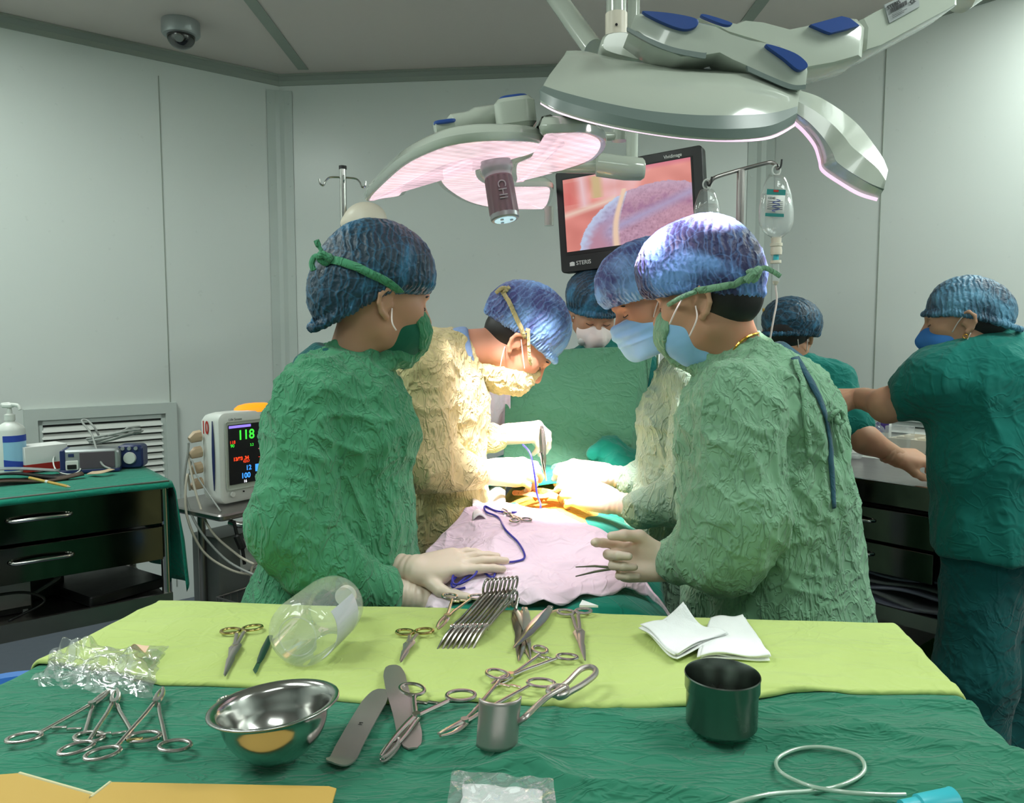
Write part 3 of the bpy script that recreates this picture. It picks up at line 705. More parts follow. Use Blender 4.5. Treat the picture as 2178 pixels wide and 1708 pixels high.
MW = Matrix.Translation(O) @ Matrix.Rotation(th2, 4, 'Z')
def scr(x, z): return MW @ Vector((x, -.006, z))
def g(n_, c, st=1.6): return M_.setdefault(n_, glow(n_, c, st, (10, 10, 10)))
G_, R_2, Bl, Wh, Pu, Ye, Re = g('green_digits', (60, 230, 60)), g('red_trace', (250, 70, 30)), g('blue_trace', (60, 150, 250)), g('white_digits', (235, 235, 245)), g('violet_bar', (140, 120, 230)), g('yellow_box', (240, 200, 40)), g('pink_trace', (230, 130, 150))
ux, uz = w, Vector((0, 0, 1))
def tx(s_, x, z, size, m_, bold=.0): text('digits', s_, size, m_, s, frame(scr(x, z), ux, uz), bold, .0003)
tx('118', .07, .22, .047, G_, .0008); tx('118', .037, .208, .016, R_2); tx('90', .04, .196, .016, G_); tx('3.2', .12, .193, .013, G_)
tx('13/93 .34', .05, .148, .017, R_2, .0006); tx('92/57', .09, .137, .012, R_2); tx('12', .1, .11, .024, Bl, .0005); tx('100', .08, .083, .026, Bl, .0006); tx('16', .09, .063 if False else .0675, .0135, Wh, .0003)

bars = [(sx0+.002, .262, .09, .009, Pu), (.215, .255, .07, .014, Ye), (.11, .1, .05, .03, Bl) if False else (.14, .1, .032, .026, Bl), (.14, .068, .045, .022, Pu)]
for x, z, dx, dz, m_ in bars: obj('readout_block', MB().add([scr(x, z), scr(x+dx, z), scr(x+dx, z+dz), scr(x, z+dz)], [(0, 1, 2, 3)]), m_, s, True)
for k, (z, m_, am) in enumerate(((.24, G_, .008), (.205, Wh, .002), (.18, Re, .006), (.15, R_2, .003), (.12, Bl, .009), (.085, Wh, .004))):
    pts = []
    for i in range(60):
        x = .155+i*.003; y = z+am*(math.exp(-((i % 14)-5)**2/1.5)*1.2-.15*math.sin(i*.9)); pts.append(scr(x, y))
    obj('trace', MB().ribbon(pts, [-nf*-1]*60, .0014, .0002), m_, s, True)
obj('alarm_lamp', MB().loft([[Vector((.185+.085*k*math.cos(a*PI/12), .045+.045*k*math.sin(a*PI/12), H-.004+z)) for a in range(24)] for k, z in ((1, -.004), (.98, .008), (.8, .018), (.5, .023), (.1, .025))], True, True), glow('alarm_orange', (255, 120, 10), 2.0, (220, 120, 30)), t)
text('number', '10', .062, M_['red'], t, frame(MW @ Vector((-.0015-.004, .086, .245)), -Vector((-w.y, w.x, 0)), uz), .0012, .0005, squash=.62)
o = obj('accent_stripe', MB().ribbon([MW @ Vector((-.0046, .028, z)) for z in np.linspace(.05, .29, 12)], [-w]*12, [.003+.011*math.sin(PI*k/11) for k in range(12)], .0006), M_['navy'], t, True)
text('maker_name', 'Life Scope', .013, M_['grey'], t, frame(MW @ Vector((.04, -.0008, .288)), ux, uz), 0, .0004)
obj('button', MB().tube([(.045, -.004, .033), (.045, -.008, .033)], .009, 18), M_['white'], t); obj('indicator', MB().tube([(.09, -.003, .036), (.09, -.006, .036)], .003, 10), M_['black'], t)
tips = []
for k in range(4):
    z = .235-.055*k; y = .10
    pth = [(-.002, y, z), (-.022, y+.004, z-.002), (-.04, y+.006, z-.012)]
    obj('connector', MB().tube(pth, [.017, .017, .01], 8, flat=(1.2, (0, 0, 1))), M_['connector'], t); tips.append(MW @ Vector((-.045, y+.006, z-.02)))
ends = [P(545, 1225, 2.45), P(540, 1200, 2.45), P(470, 1088, 2.53), P(550, 1225, 2.5)]
mid = [[(400, 960, 2.62), (392, 1040, 2.6), (420, 1120, 2.55), (480, 1190, 2.5)], [(402, 980, 2.62), (420, 1060, 2.58), (450, 1130, 2.55), (505, 1180, 2.5)], [(408, 980, 2.62), (418, 1010, 2.6), (440, 1045, 2.58)], [(398, 1010, 2.6), (396, 1090, 2.56), (430, 1170, 2.5), (490, 1212, 2.48)]]
for k in range(4):
    o = obj('monitor_cable', MB().tube(smooth_path([tips[k]]+[P(*q) for q in mid[k]]+[ends[k]], 8), .0042 if k != 2 else .003, 8), M_['cablew'] if k % 2 else M_['cable'], smooth=True)
    tag(o, ['grey cable from the topmost connector of the bedside monitor', 'beige cable from the second connector of the bedside monitor', 'grey cable from the third connector down to the tray rail', 'beige cable sagging lowest from the bottom connector of the bedside monitor'][k], 'cable', 'cables plugged into the bedside monitor'); recenter(o)
# stand
S0 = O+w*.17-nf*.07
t = thing('monitor_stand', 'steel stand with a tray, rail and wire basket under the bedside monitor', 'medical stand', (S0.x, S0.y, 0), (0, 0, th2))
zt = O.z-.004
obj('tray', MB().rbox((.0, .0, zt-.012), (.5, .36, .022), .02), M_['bsteel'], t)
obj('rail', MB().tube(smooth_path([(-.2, -.16, zt-.035), (-.19, -.2, zt-.04), (-.12, -.215, zt-.04), (.15, -.215, zt-.04), (.22, -.2, zt-.04), (.23, -.16, zt-.035)]), .011, 12), M_['steel'], t)
for x in (-.16, .16): obj('post', MB().cyl((x, .06, .08), (x, .06, zt-.02), .014), M_['bsteel'], t)
obj('cabinet', MB().rbox((.0, .06, .55), (.3, .16, .3), .01), M_['grey'], t)
obj('notice', MB().rbox((-.02, -.022, .62), (.09, .002, .12), .003, None, 2, axis=1), M_['paper'], t)
bk = MB(); bx0, bx1, by0, by1, bz0, bz1 = -.17, .17, -.2, -.03, .3, .5
for z in (bz1, bz0, bz0+.05, bz0+.1, bz0+.15):
    bk.tube([(bx0, by0, z), (bx1, by0, z), (bx1, by1, z), (bx0, by1, z)], .004 if z == bz1 else .0018, 6, closed=True)
for k in range(13):
    x = bx0+(bx1-bx0)*k/12; bk.tube([(x, by0, bz1), (x, by0, bz0), (x, by1, bz0), (x, by1, bz1)], .0018, 5)
for k in range(6):
    y = by0+(by1-by0)*k/5; bk.tube([(bx0, y, bz1), (bx0, y, bz0), (bx1, y, bz0), (bx1, y, bz1)], .0018, 5)
obj('wire_basket', bk, M_['bsteel'], t)
for k in range(5):
    a = 2*PI*k/5; obj('foot', MB().tube([(0, .06, .1), (.26*math.cos(a), .06+.26*math.sin(a), .05)], [.02, .012], 10), M_['grey'], t)
cc = t.location+Vector((0, 0, .4))
o = obj('blood_pressure_hose', MB().tube([MW @ Vector((.1+.05*math.cos(k*.45), -.09+.03*math.sin(k*.45), -.43+.1+.05*math.sin(k*.45)+.0015*k)) for k in range(50)], .005, 8), M_['cablew'], smooth=True); tag(o, 'beige hose coiled in the wire basket of the monitor stand', 'hose'); recenter(o)
o = obj('mains_plug', MB().tube(smooth_path([P(497, 1108, 2.5), P(505, 1140, 2.5), P(515, 1165, 2.5), P(520, 1200, 2.5)]), [.006]*8+[.014]*9+[.006]*8, 8), M_['black']); tag(o, 'black plug and lead hanging from the monitor stand rail', 'plug'); recenter(o)

# ------------------------------------------------------------------ drip stand behind the nurse on the left
b_ = P(735, 700, 2.95); t = thing('drip_stand', 'chrome drip stand with four hooks rising behind the green-gowned nurse', 'drip stand', (b_.x, b_.y, 0))
zt = P(735, 360, 2.95).z
obj('pole', MB().cyl((0, 0, .1), (0, 0, zt), .0125), M_['steel'], t); obj('pole_cap', MB().cyl((0, 0, zt), (0, 0, zt+.012), .0145), M_['black'], t)
for k in range(4):
    a = PI/2*k+.25; c_, s_ = math.cos(a), math.sin(a)
    obj('hook', MB().tube(smooth_path([(0, 0, zt-.03), (.045*c_, .045*s_, zt-.032), (.062*c_, .062*s_, zt-.045), (.07*c_, .07*s_, zt-.062), (.083*c_, .083*s_, zt-.058), (.086*c_, .086*s_, zt-.04)]), .0035, 8), M_['steel'], t)
for k in range(5):
    a = 2*PI*k/5; obj('foot', MB().tube([(0, 0, .12), (.28*math.cos(a), .28*math.sin(a), .04)], [.018, .011], 10), M_['bsteel'], t)
c_ = P(778, 464, 2.94); f_ = u_smooth([s_cone(c_+Vector((-.075, 0, -.02)), c_, .02, .035), s_ell(c_, (.078, .05, .06)), s_ell(c_+Vector((.01, 0, -.05)), (.068, .05, .06))], .03)
vf = skin(f_, .006); o = obj('cream_hood', (vf[0], vf[1]), M_['cream'], smooth=True); tag(o, 'rounded cream cover showing above the cap of the green-gowned nurse', 'cover'); recenter(o)

# ------------------------------------------------------------------ right: steel drawer trolley with supplies
RT = T(1805, 1020, .95); thr = math.atan2(DR.y, DR.x)
t = thing('drawer_trolley', 'dark polished drawer trolley with supplies on top, beside the person in teal scrubs', 'trolley', (RT.x, RT.y, 0), (0, 0, thr))
Mr = Matrix.Translation((RT.x, RT.y, 0)) @ Matrix.Rotation(thr, 4, 'Z')     # local x runs right and nearer, +y away
W2 = 1.5; X0 = -.45; DP2 = .5
fr = MB(); cx = X0+W2/2
fr.box((cx, DP2/2, .94), (W2, DP2, .02)); fr.box((cx, DP2/2, .55), (W2, DP2, .015)); fr.box((cx, DP2/2, .2), (W2, DP2, .015)); fr.box((cx, .0, .55), (W2, .01, .045)); fr.box((cx, .0, .2), (W2, .01, .045)); fr.box((cx, DP2-.004, .5), (W2, .006, .85))
obj('frame', fr, M_['bsteel'], t)
obj('top_lip', MB().rbox((cx, -.002, .925), (W2, .02, .07), .004, None, 2), M_['dsteel'], t)
for x in (X0+.01, X0+W2-.01):
    for y in (.012, DP2-.012): obj('post', MB().cyl((x, y, .05), (x, y, .94), .014), M_['steel'], t)
for z0, z1 in ((.775, .875), (.675, .765)):
    for x0 in (X0+.02, X0+.02+.72):
        d = obj('drawer', MB().rbox((x0+.35, -.004, (z0+z1)/2), (.70, .022, z1-z0), .003, None, 2), M_['dsteel'], t)
        hx = x0+.45 if x0 < 0 else x0+.3
        hm = MB(); hm.tube(smooth_path([(hx-.06, -.016, (z0+z1)/2+.01), (hx-.045, -.03, (z0+z1)/2+.01), (hx+.02, -.036, (z0+z1)/2+.012), (hx+.06, -.03, (z0+z1)/2+.01), (hx+.075, -.016, (z0+z1)/2+.01)]), .0055, 10); obj('handle', hm, M_['steel'], d)
obj('drawer_case', MB().box((cx, DP2/2+.01, .775), (W2-.05, DP2-.04, .2)), M_['black'], t)
Mq = lambda x, y, z: Mr @ Vector((x, y, z))
for k in range(5):
    z = .563+.022*k
    def sh(u, v, k=k, z=z): return Mq(-.1+.85*u+.02*k, .03+.36*v, z+.012*math.sin(u*9+k*2)*math.sin(v*3+k)+.008*math.sin(u*17+k*5)+.012)
    o = obj('packed_sheet', MB().grid(sh, 40, 16), M_['pouch'] if k % 2 else mat('pale_packaging_%d' % k, (110, 112, 130), .3), smooth=True); o.modifiers.new('s', 'SOLIDIFY').thickness = .008
    tag(o, 'wrapped plastic sheet, %s in the pile on the trolley shelf' % ('lowest', 'second from the bottom', 'in the middle', 'second from the top', 'topmost')[k], 'packaging', 'wrapped sheets on the right trolley shelf'); recenter(o)
o = obj('green_box', MB().rbox(Mq(.35, .2, .30), (.42, .3, .17), .008, Matrix.Rotation(thr, 3, 'Z')), M_['lime_card']); tag(o, 'green box on the bottom shelf of the right trolley', 'box'); recenter(o)
ZR = .95
# supplies on the top
def rt(px, py, z=ZR): return T(px, py, z)
a0 = rt(1858, 958)
t = thing('syringe_box', 'white carton with purple lettering panel behind the drip bottle', 'box', (a0.x, a0.y+.05, ZR), (0, 0, thr+.3))
obj('body', MB().rbox((0, .04, .075), (.15, .08, .15), .002, None, 1), M_['paper'], t)
pn = obj('printed_panel', MB().rbox((0, -.0012, .1), (.15, .003, .06), .001, None, 1), mat('purple_print', (66, 44, 120), .5), t)
Mb = Matrix.Translation(t.location) @ Matrix.Rotation(thr+.3, 4, 'Z')
text('lettering', 'SYRINGE', .03, M_['paper'], pn, frame(Mb @ Vector((-.07, -.003, .098)), Mb.to_3x3() @ Vector((1, 0, 0)), (0, 0, 1)), .0004, .0004, squash=.85)
def clear_bottle(name, lab, p, rad, h, sq=1):
    t = thing(name, lab, 'bottle', p)
    obj('body', MB().lathe([(0, .002), (rad*.9, .002), (rad, .01), (rad, h*.72), (rad*.75, h*.84), (rad*.36, h*.9), (rad*.36, h)], 28), M_['ivbag'], t)
    obj('cap', MB().lathe([(0, h), (rad*.42, h), (rad*.42, h+.014), (0, h+.016)], 20), M_['white'], t)
    obj('liquid', MB().lathe([(0, .004), (rad*.88, .005), (rad*.95, .012), (rad*.95, h*.5), (0, h*.5)], 28), M_['pouch'], t)
    obj('label', wrap(rad+.0006, -2.2, -.5, h*.15, h*.5), M_['paper'], t); obj('label_band', wrap(rad+.0012, -2.2, -.5, h*.44, h*.5), M_['tealp'], t); return t
clear_bottle('saline_bottle', 'clear plastic saline bottle with a white label on the right trolley', rt(1864, 968), .028, .13)
clear_bottle('saline_bottle', 'clear plastic bottle with a red-capped neck beside the raised forearm', rt(1812, 975), .036, .17)
q = rt(1912, 962); o = obj('clear_box', MB().rbox((q.x, q.y, ZR+.055), (.09, .07, .1), .008, Matrix.Rotation(thr, 3, 'Z')), M_['pouch']); tag(o, 'clear plastic box with a pale label beside the saline bottle', 'box'); recenter(o)
q = rt(1965, 965); t = thing('supply_tray', 'cream compartment tray of small supplies at the end of the right trolley', 'tray', (q.x, q.y, ZR), (0, 0, thr))
tr_ = MB(); tr_.box((.03, .06, .004), (.3, .2, .008))
for x in (-.12, -.04, .04, .11, .18): tr_.box((x, .06, .03), (.004, .2, .05))
for y in (-.04, .03, .1, .16): tr_.box((.03, y, .03), (.3, .004, .05))
obj('body', tr_, M_['cream'], t)
for k in range(14):
    a = k*1.9; x = -.1+.02*(k % 12); y = -.02+.045*(k % 4)
    obj('small_fitting', MB().tube([(x, y, .02), (x+.02*math.cos(a), y+.02*math.sin(a), .03)], .006, 8), M_['white'] if k % 3 else M_['silverp'], t)
q0 = rt(1975, 990)
def nap(u, v): return Mq(.0, 0, 0)*0+rt(1950+75*u, 975, ZR+.003)+Vector((.02*v, -.1*v, 0))+Vector((0, 0, .004*math.sin(u*7)-.11*max(0, v-.45)))
o = obj('pink_wipe', MB().grid(nap, 14, 14), M_['whitecloth'], smooth=True); o.modifiers.new('s', 'SOLIDIFY').thickness = .002; tag(o, 'pale pink wipe hanging over the trolley edge under the hand', 'wipe'); recenter(o)
# ------------------------------------------------------------------ instrument table in front, under two cloths
ZTB = .90
QFL, QFR, QNR, QNL = Vector((-.66, 1.415, 0)), Vector((.655, 1.295, 0)), Vector((.53, .42, 0)), Vector((-.86, .50, 0))
def quad(s, t):     # s: left to right, t: far (0) to near (1)
    return (QFL.lerp(QFR, s)).lerp(QNL.lerp(QNR, s), t)
t = thing('instrument_table', 'instrument table standing nearest, hidden beneath the green and lime cloths', 'table', (quad(.5, .5).x, quad(.5, .5).y, 0))
def slabq(k, z0, z1):
    c = [quad(k, k), quad(1-k, k), quad(1-k, 1-k), quad(k, 1-k)]
    return MB().loft([[Vector((p.x, p.y, z)) for p in c] for z in (z0, z1)], True, True)
obj('tabletop', slabq(.015, ZTB-.03, ZTB-.008), M_['bsteel'], t, True)
for s_ in (.05, .95):
    for q_ in (.07, .93):
        p = quad(s_, q_); obj('leg', MB().cyl((p.x, p.y, .08), (p.x, p.y, ZTB-.03), .014), M_['steel'], t, True)
        obj('caster', MB().tube([(p.x-.015, p.y, .04), (p.x+.015, p.y, .04)], .04, 18), M_['dark'], t, True)
obj('lower_shelf', slabq(.05, .25, .262), M_['bsteel'], t, True)
RT_, LT_, FT_, NT_ = (QFR-QNR), (QFL-QNL), (QFR-QFL), (QNR-QNL)
def drape_pt(s, t, zbase, os, ot, wr, dz):
    # folds a sheet over the table edge: os, ot are signed overhang lengths past the sides / far-near edges
    p = quad(min(max(s, 0), 1), min(max(t, 0), 1)); r = .018
    out = Vector((0, 0, 0))
    def bend(d):
        a = min(d, r*PI/2); return r*math.sin(a/r), r*(1-math.cos(a/r))+max(0, d-r*PI/2)
    drop = 0
    if os: x, z = bend(abs(os)); out += FT_.normalized()*(x*(1 if os > 0 else -1)); drop = max(drop, z)
    if ot: x, z = bend(abs(ot)); out += Vector((.07, -1, 0)).normalized()*(x*(1 if ot > 0 else -1)); drop = max(drop, z)
    w = out.normalized() if out.length > 0 else out
    return p+out+w*(wr*min(1, drop*6))+Vector((0, 0, zbase+dz*max(0, 1-drop*8)-drop))
# height of the green cloth: broad waves plus pinched creases running across
def creases(x, y, sx, sy, k):
    P_ = np.stack([x*sx, y*sy, np.full_like(x, k)], 1); q = perlin(P_*.7+3.1)
    P_[:, 1] += .9*q; return ridged(P_, 3, 5)
def pinch(x, y, sx, sy, k, dens=.2, w=5.):
    q = np.stack([x*sx+k, y*sy, np.full_like(x, k)], 1); q[:, 1] += 1.1*perlin(np.stack([x*2.2, y*1.5, np.full_like(x, k+3)], 1))+.25*perlin(np.stack([x*9, y*7, np.full_like(x, k)], 1))
    return (1-np.minimum(1, np.abs(perlin(q))*w))**1.6*np.clip(perlin(np.stack([x*2.6, y*6, np.full_like(x, k+8)], 1))*3+dens, 0, 1)
def green_h(x, y):
    amt = np.clip((x+.3)*2.4, .35, 1)*np.clip((1.10-y)*8, .10, 1)
    return .0012+.004*fbm(np.stack([x*3, y*7, np.full_like(x, 4.)], 1), 2)+amt*(.021*pinch(x, y, 1.5, 7, .3, .45)+.017*pinch(x, y, 2.2, 11, 5.3, .35)+.009*pinch(x, y, 4, 20, 2.2, .4, 4)+.003*pinch(x+y, y-x, 12, 14, 7.2, .3, 3))
def lime_h(x, y):
    return .0045*fbm(np.stack([x*4, y*5, np.full_like(x, 9.)], 1), 2)+.007*pinch(x, y, 1.6, 5, 7.7, .1, 4)+.005*pinch(x*.8+y*.6, y-x*.3, 3, 6, 12.7, .1, 5)
def sheet(name, hfun, nu, nv, s_rng, t_rng, wave, zoff, tfun=None):
    S = np.linspace(*s_rng, nu); Tt = np.linspace(*t_rng, nv); pts = []; cs = []
    for s in S:
        for t_ in Tt:
            tt = t_
            if tfun: tt = tfun(s, t_)
            p = quad(min(max(s, 0), 1), min(max(tt, 0), 1)); pts.append((s, tt, p.x, p.y))
    A = np.array(pts); xx = A[:, 2]+(np.clip(A[:, 0]-1, 0, None)-np.clip(-A[:, 0], 0, None))*1.3; yy = A[:, 3]-(np.clip(A[:, 1]-1, 0, None)-np.clip(-A[:, 1], 0, None))*.9
    h = hfun(xx, yy); w = wave*fbm(np.stack([xx*9, yy*9, np.full_like(xx, 2.)], 1), 2)
    v = []
    for (s, t_, _, _), hh, ww in zip(A, h, w):
        os = (s-1)*1.3 if s > 1 else (s*1.3 if s < 0 else 0); ot = (t_-1)*.9 if t_ > 1 else (t_*.9 if t_ < 0 else 0)
        v.append(drape_pt(s, t_, ZTB+zoff, os, ot, ww, hh))
    f = [(i*nv+j, i*nv+j+1, (i+1)*nv+j+1, (i+1)*nv+j) for i in range(nu-1) for j in range(nv-1)]
    return np.array([tuple(q) for q in v]), np.array(f)
gv = sheet('g', green_h, 420, 330, (-.3, 1.3), (-.35, 1.25), .03, 0)
o = obj('green_tablecloth', gv, M_['green'], smooth=True); tag(o, 'crumpled dark green cotton cloth draped over the whole instrument table', 'tablecloth'); recenter(o); o.modifiers.new('s', 'SOLIDIFY').thickness = .0015
G_TREE = bvh(gv)
# lime cloth over the far strip; its near hem is a folded curve
def t_of(px, py):
    w = T(px, py, ZTB+.01)
    best = min(((quad(s, t_)-Vector((w.x, w.y, 0))).length, s, t_) for s in np.linspace(-.05, 1.05, 56) for t_ in np.linspace(0, 1, 101)); return best[1], best[2]
hem = sorted(t_of(*q) for q in [(150, 1410), (330, 1447), (520, 1458), (780, 1488), (1000, 1492), (1200, 1494), (1460, 1492), (1700, 1476), (1985, 1466)])
HS = [h[0] for h in hem]; HT = [h[1] for h in hem]
def lime_t(s, u):
    te = float(np.interp(s, HS, HT)); return te-(te+.16)*(1-u)
def lime_h2(x, y): return green_h(x, y)+lime_h(x, y)+.0055
lv = sheet('l', lime_h2, 330, 150, (-.10, 1.10), (0, 1), .02, .001, lime_t)
# rolled hem at the near edge
lvv = lv[0].reshape(330, 150, 3).copy(); last = lvv[:, -1, :].copy(); lvv[:, -1, 2] -= .006; lvv[:, -2, 2] -= .001; lv = (lvv.reshape(-1, 3), lv[1])
o = obj('lime_cloth', lv, M_['lime'], smooth=True); tag(o, 'lime green cloth laid over the far half of the instrument table', 'cloth'); recenter(o); o.modifiers.new('s', 'SOLIDIFY').thickness = .003
L_TREE = bvh(lv)
def top(px, py, off=.0):
    # the point of the cloth seen at a place in the photograph
    c = []
    for tr in (G_TREE, L_TREE):
        h = tr.ray_cast(CAM, ray(px, py).normalized())
        if h[0] is not None: c.append(h[0])
    p = max(c, key=lambda q: q.z) if c else T(px, py, ZTB+.01)
    return p+Vector((0, 0, off))
def zat(x, y):
    z = [h[0].z for tr in (G_TREE, L_TREE) for h in [tr.ray_cast(Vector((x, y, 1.3)), Vector((0, 0, -1)))] if h[0] is not None]
    return max(z) if z else ZTB
def place(a, b, lift=.003):
    # a thing lying on the cloths from pixel a to pixel b: location, heading, tilt
    A, B = top(*a), top(*b); d = B-A
    return A+Vector((0, 0, lift)), math.atan2(d.y, d.x), math.asin(max(-.3, min(.3, d.z/d.length))), d.length

# ------------------------------------------------------------------ surgical instruments
def lying(name, label, cat, a, b, lift=.004, group=None, pitch=None):
    loc, h, p, L = place(a, b, lift); t = thing(name, label, cat, loc, (0, 0, 0), group)
    t.rotation_mode = 'QUATERNION'; t.rotation_quaternion = (Matrix.Rotation(h, 3, 'Z') @ Matrix.Rotation(-(p if pitch is None else pitch), 3, 'Y')).to_quaternion()
    return t, L
def ringed(t, L, rx, ry, spread, piv, m_=None, kind='scissors', curve=0, rt=.0028, sh=.0032, tilt=(0, 0), bend=0):
    # local x: rings (0) to tip (L). two crossing halves
    m_ = m_ or M_['instr']
    for s in (1, -1):
        cy = s*spread; z = s*.0012
        ring = [Vector((rx*math.cos(a), cy+s*ry*.0+ry*math.sin(a), z+.001)) for a in np.linspace(0, 2*PI, 28, endpoint=False)]
        ang = s*tilt[0]; ring = [Vector((q.x*math.cos(ang)-(q.y-cy)*math.sin(ang), cy+q.x*math.sin(ang)+(q.y-cy)*math.cos(ang), q.z)) for q in ring]
        obj('finger_ring', MB().tube(ring, rt, 8, closed=True, flat=(.8, (0, 0, 1))), m_, t)
        y0 = cy-s*ry*.55
        if kind == 'scissors':
            sp = smooth_path([(rx*.7, y0, z), (rx*1.6, y0*.62, z), (piv*.75, s*.003, z), (piv, 0, z)], 6)
            obj('shank', MB().tube(sp, sh, 8, flat=(.55, (0, 0, 1))), m_, t)
            bl = [Vector((piv, s*.004, z)), Vector((piv+(L-piv)*.5, -s*.001, z)), Vector((L, -s*.0005, z))]
            obj('blade', MB().tube([Vector((piv-.008, s*.003, z))]+bl, [.0045, .0062, .0048, .0012], 8, flat=(.35, (0, 0, 1))), m_, t)
        else:
            sp = smooth_path([(rx*.8, y0, z), (rx*1.5, y0*.9, z), (rx*1.5+(piv-rx*1.5)*.35, y0*.60, z), (rx*1.5+(piv-rx*1.5)*.7, y0*.29, z), (piv-.004, s*.003, z), (piv, -s*.001, z)], 5)
            obj('shank', MB().tube(sp, sh*.9, 8, flat=(.75, (0, 0, 1))), m_, t)
            n = 9; jl = L-piv
            pts = [Vector((piv+jl*k/n, -s*(.0012+.003*math.sin(PI*k/n))+curve*jl*(k/n)**2.2, z+bend*jl*(k/n)**2)) for k in range(n+1)]
            obj('jaw', MB().tube(pts, [.0044*(1-.55*k/n) for k in range(n+1)], 8, flat=(.7, (0, 0, 1))), m_, t)
            rt_ = MB(); x = rx*2.0; yy = s*spread*.62
            rt_.rbox((x, yy*.38, z), (.0045, abs(yy)*.75, .003), .001, None, 1); obj('ratchet', rt_, m_, t)
    obj('pivot', MB().cyl((piv, 0, -.0042), (piv, 0, .0048), .0046 if kind == 'scissors' else .0052, None, 14), m_, t)
def scissors(label, a, b, gilt=True, spread=.019, rx=.0135, ry=.0165, piv=.4, group='scissors on the lime cloth'):
    t, L = lying('scissors', label, 'scissors', a, b, .006, group)
    ringed(t, L, rx, ry, spread, L*piv, M_['instr_d'], 'scissors', tilt=(.25, 0))
    for c in t.children:
        if gilt and c.name.startswith('finger_ring'): c.data.materials[0] = M_['instr_g']
    return t
scissors('larger straight scissors with gilt rings, lying left of the scalpel', (514, 1347), (478, 1445), spread=.0175, rx=.0125, ry=.0155)
scissors('small scissors with gilt rings between the plastic bottle and the row of clamps', (882, 1352), (852, 1415), spread=.016, rx=.0115, ry=.0145)
scissors('steel scissors pointing at the camera, right of the tweezers', (1222, 1309), (1244, 1412), gilt=False, spread=.0155, rx=.011, ry=.014, piv=.45)
# scalpel
t, L = lying('scalpel', 'dark green handled scalpel lying beside the plastic bottle', 'scalpel', (575, 1358), (540, 1440), .004)
obj('handle', MB().tube([(0, 0, 0), (L*.35, 0, 0), (L*.62, 0, 0), (L*.74, 0, 0)], [.0045, .0062, .005, .003], 10, flat=(.4, (0, 0, 1))), M_['greenp'], t)
obj('blade', MB().prism([(L*.72, -.0032), (L*.9, -.004), (L, .002), (L*.95, .0034), (L*.72, .003)], .0006), M_['steel'], t)
# needle holders and clamps on the green cloth, left
def clamp(label, a, b, spread, rx=.0135, ry=.0175, piv=.66, curve=0, group=None, lift=.006, m_=None, pitch=None, name='clamp', cat='surgical clamp', bend=0, sh=.0032, tilt=.3):
    t, L = lying(name, label, cat, a, b, lift, group, pitch)
    ringed(t, L, rx, ry, spread, L*piv, m_ or M_['instr'], 'clamp', curve, sh=sh, tilt=(tilt, 0), bend=bend); return t
gN = 'needle holders at the corner of the green cloth'
clamp('needle holder farthest left, its tip under the crinkled bag', (121, 1578), (236, 1470), .038, .0125, .0185, .62, 0, gN, .005, name='needle_holder', cat='needle holder')
clamp('middle needle holder, lying under the one with gilt rings', (236, 1594), (247, 1479), .036, .0125, .0185, .72, 0, gN, .008, name='needle_holder', cat='needle holder')
t = clamp('needle holder with gilt rings, nearest the steel bowl', (297, 1618), (345, 1483), .039, .0125, .0185, .74, 0, gN, .013, name='needle_holder', cat='needle holder')
for c in t.children:
    if c.name.startswith('ratchet') or c.name.startswith('finger_ring'): c.data.materials[0] = M_['instr_g'] if c.name.startswith('ratchet') else M_['instr']
# row of curved clamps standing side by side on the far edge
NC = 8
for k in range(NC):
    a = (1036+8.6*k, 1264-.8*k); b = (919+10.9*k, 1384)
    A = top(a[0], 1290)+Vector((0, 0, .006)); A = T(a[0], a[1], ZTB+.045); B = top(b[0]+4, b[1]+1)+Vector((0, 0, .006)); d = B-A; L = d.length
    ang = ('leftmost clamp', 'second clamp from the left', 'third clamp from the left', 'fourth clamp from the left', 'fifth clamp from the left', 'sixth clamp from the left', 'seventh clamp from the left', 'rightmost clamp')[k]
    t = thing('curved_clamp', ang+' in the row of eight curved clamps on the lime cloth', 'surgical clamp', A, group='row of curved clamps')
    M3 = frame((0, 0, 0), d, Vector((-.15, .25, 1)).cross(d)*-1 if False else Vector((.3, .35, 1)))  # each lies on its side, one ring over the other
    t.rotation_mode = 'QUATERNION'; t.rotation_quaternion = M3.to_3x3().to_quaternion()
    ringed(t, L, .012, .0135, .0145, L*.66, M_['instr_d'] if k % 3 == 1 else M_['instr'], 'clamp', -.28, rt=.0026, sh=.003, tilt=(.2, 0))
clamp('clamp with open rings lying behind the row of curved clamps', (985, 1283), (930, 1352), .026, .011, .0145, .66, 0, None, .012)
# tweezers
def tweezers(label, a, b, w=.006, lift=.004, m_=None, group='tweezers on the lime cloth', cat='tweezers', open_=.006, roll=0):
    t, L = lying('tweezers', label, cat, a, b, lift, group)
    arm(t, L, w, open_, m_ or M_['instr']); return t
def arm(t, L, w, open_, m_):
    for s in (1, -1):
        pts = []; ws = []
        for k in range(15):
            u = k/14; pts.append(Vector((L*u, s*(.0008+open_*math.sin(PI*min(1, u*1.02))**.8*(1-u*.15)), s*.0006)));
            ws.append(w*((.75+.5*math.sin(PI*min(1, u*1.7))) if u < .6 else (1.0-(u-.6)/.4*.86)))
        obj('arm', MB().ribbon(pts, [Vector((0, .35*s, 1))]*15, ws, .0008), m_, t)
    obj('joint', MB().rbox((.004, 0, 0), (.01, w*.9, .004), .002), m_, t)
gr = MB()
tweezers('tweezers with the broad polished end, leftmost of the three', (1096, 1302), (1128, 1408), .010)
tweezers('middle tweezers of the three, standing upright behind the others', (1116, 1298), (1104, 1412), .012)
tweezers('ribbed tweezers lying across the other two', (1171, 1302), (1092, 1392), .011, .010)
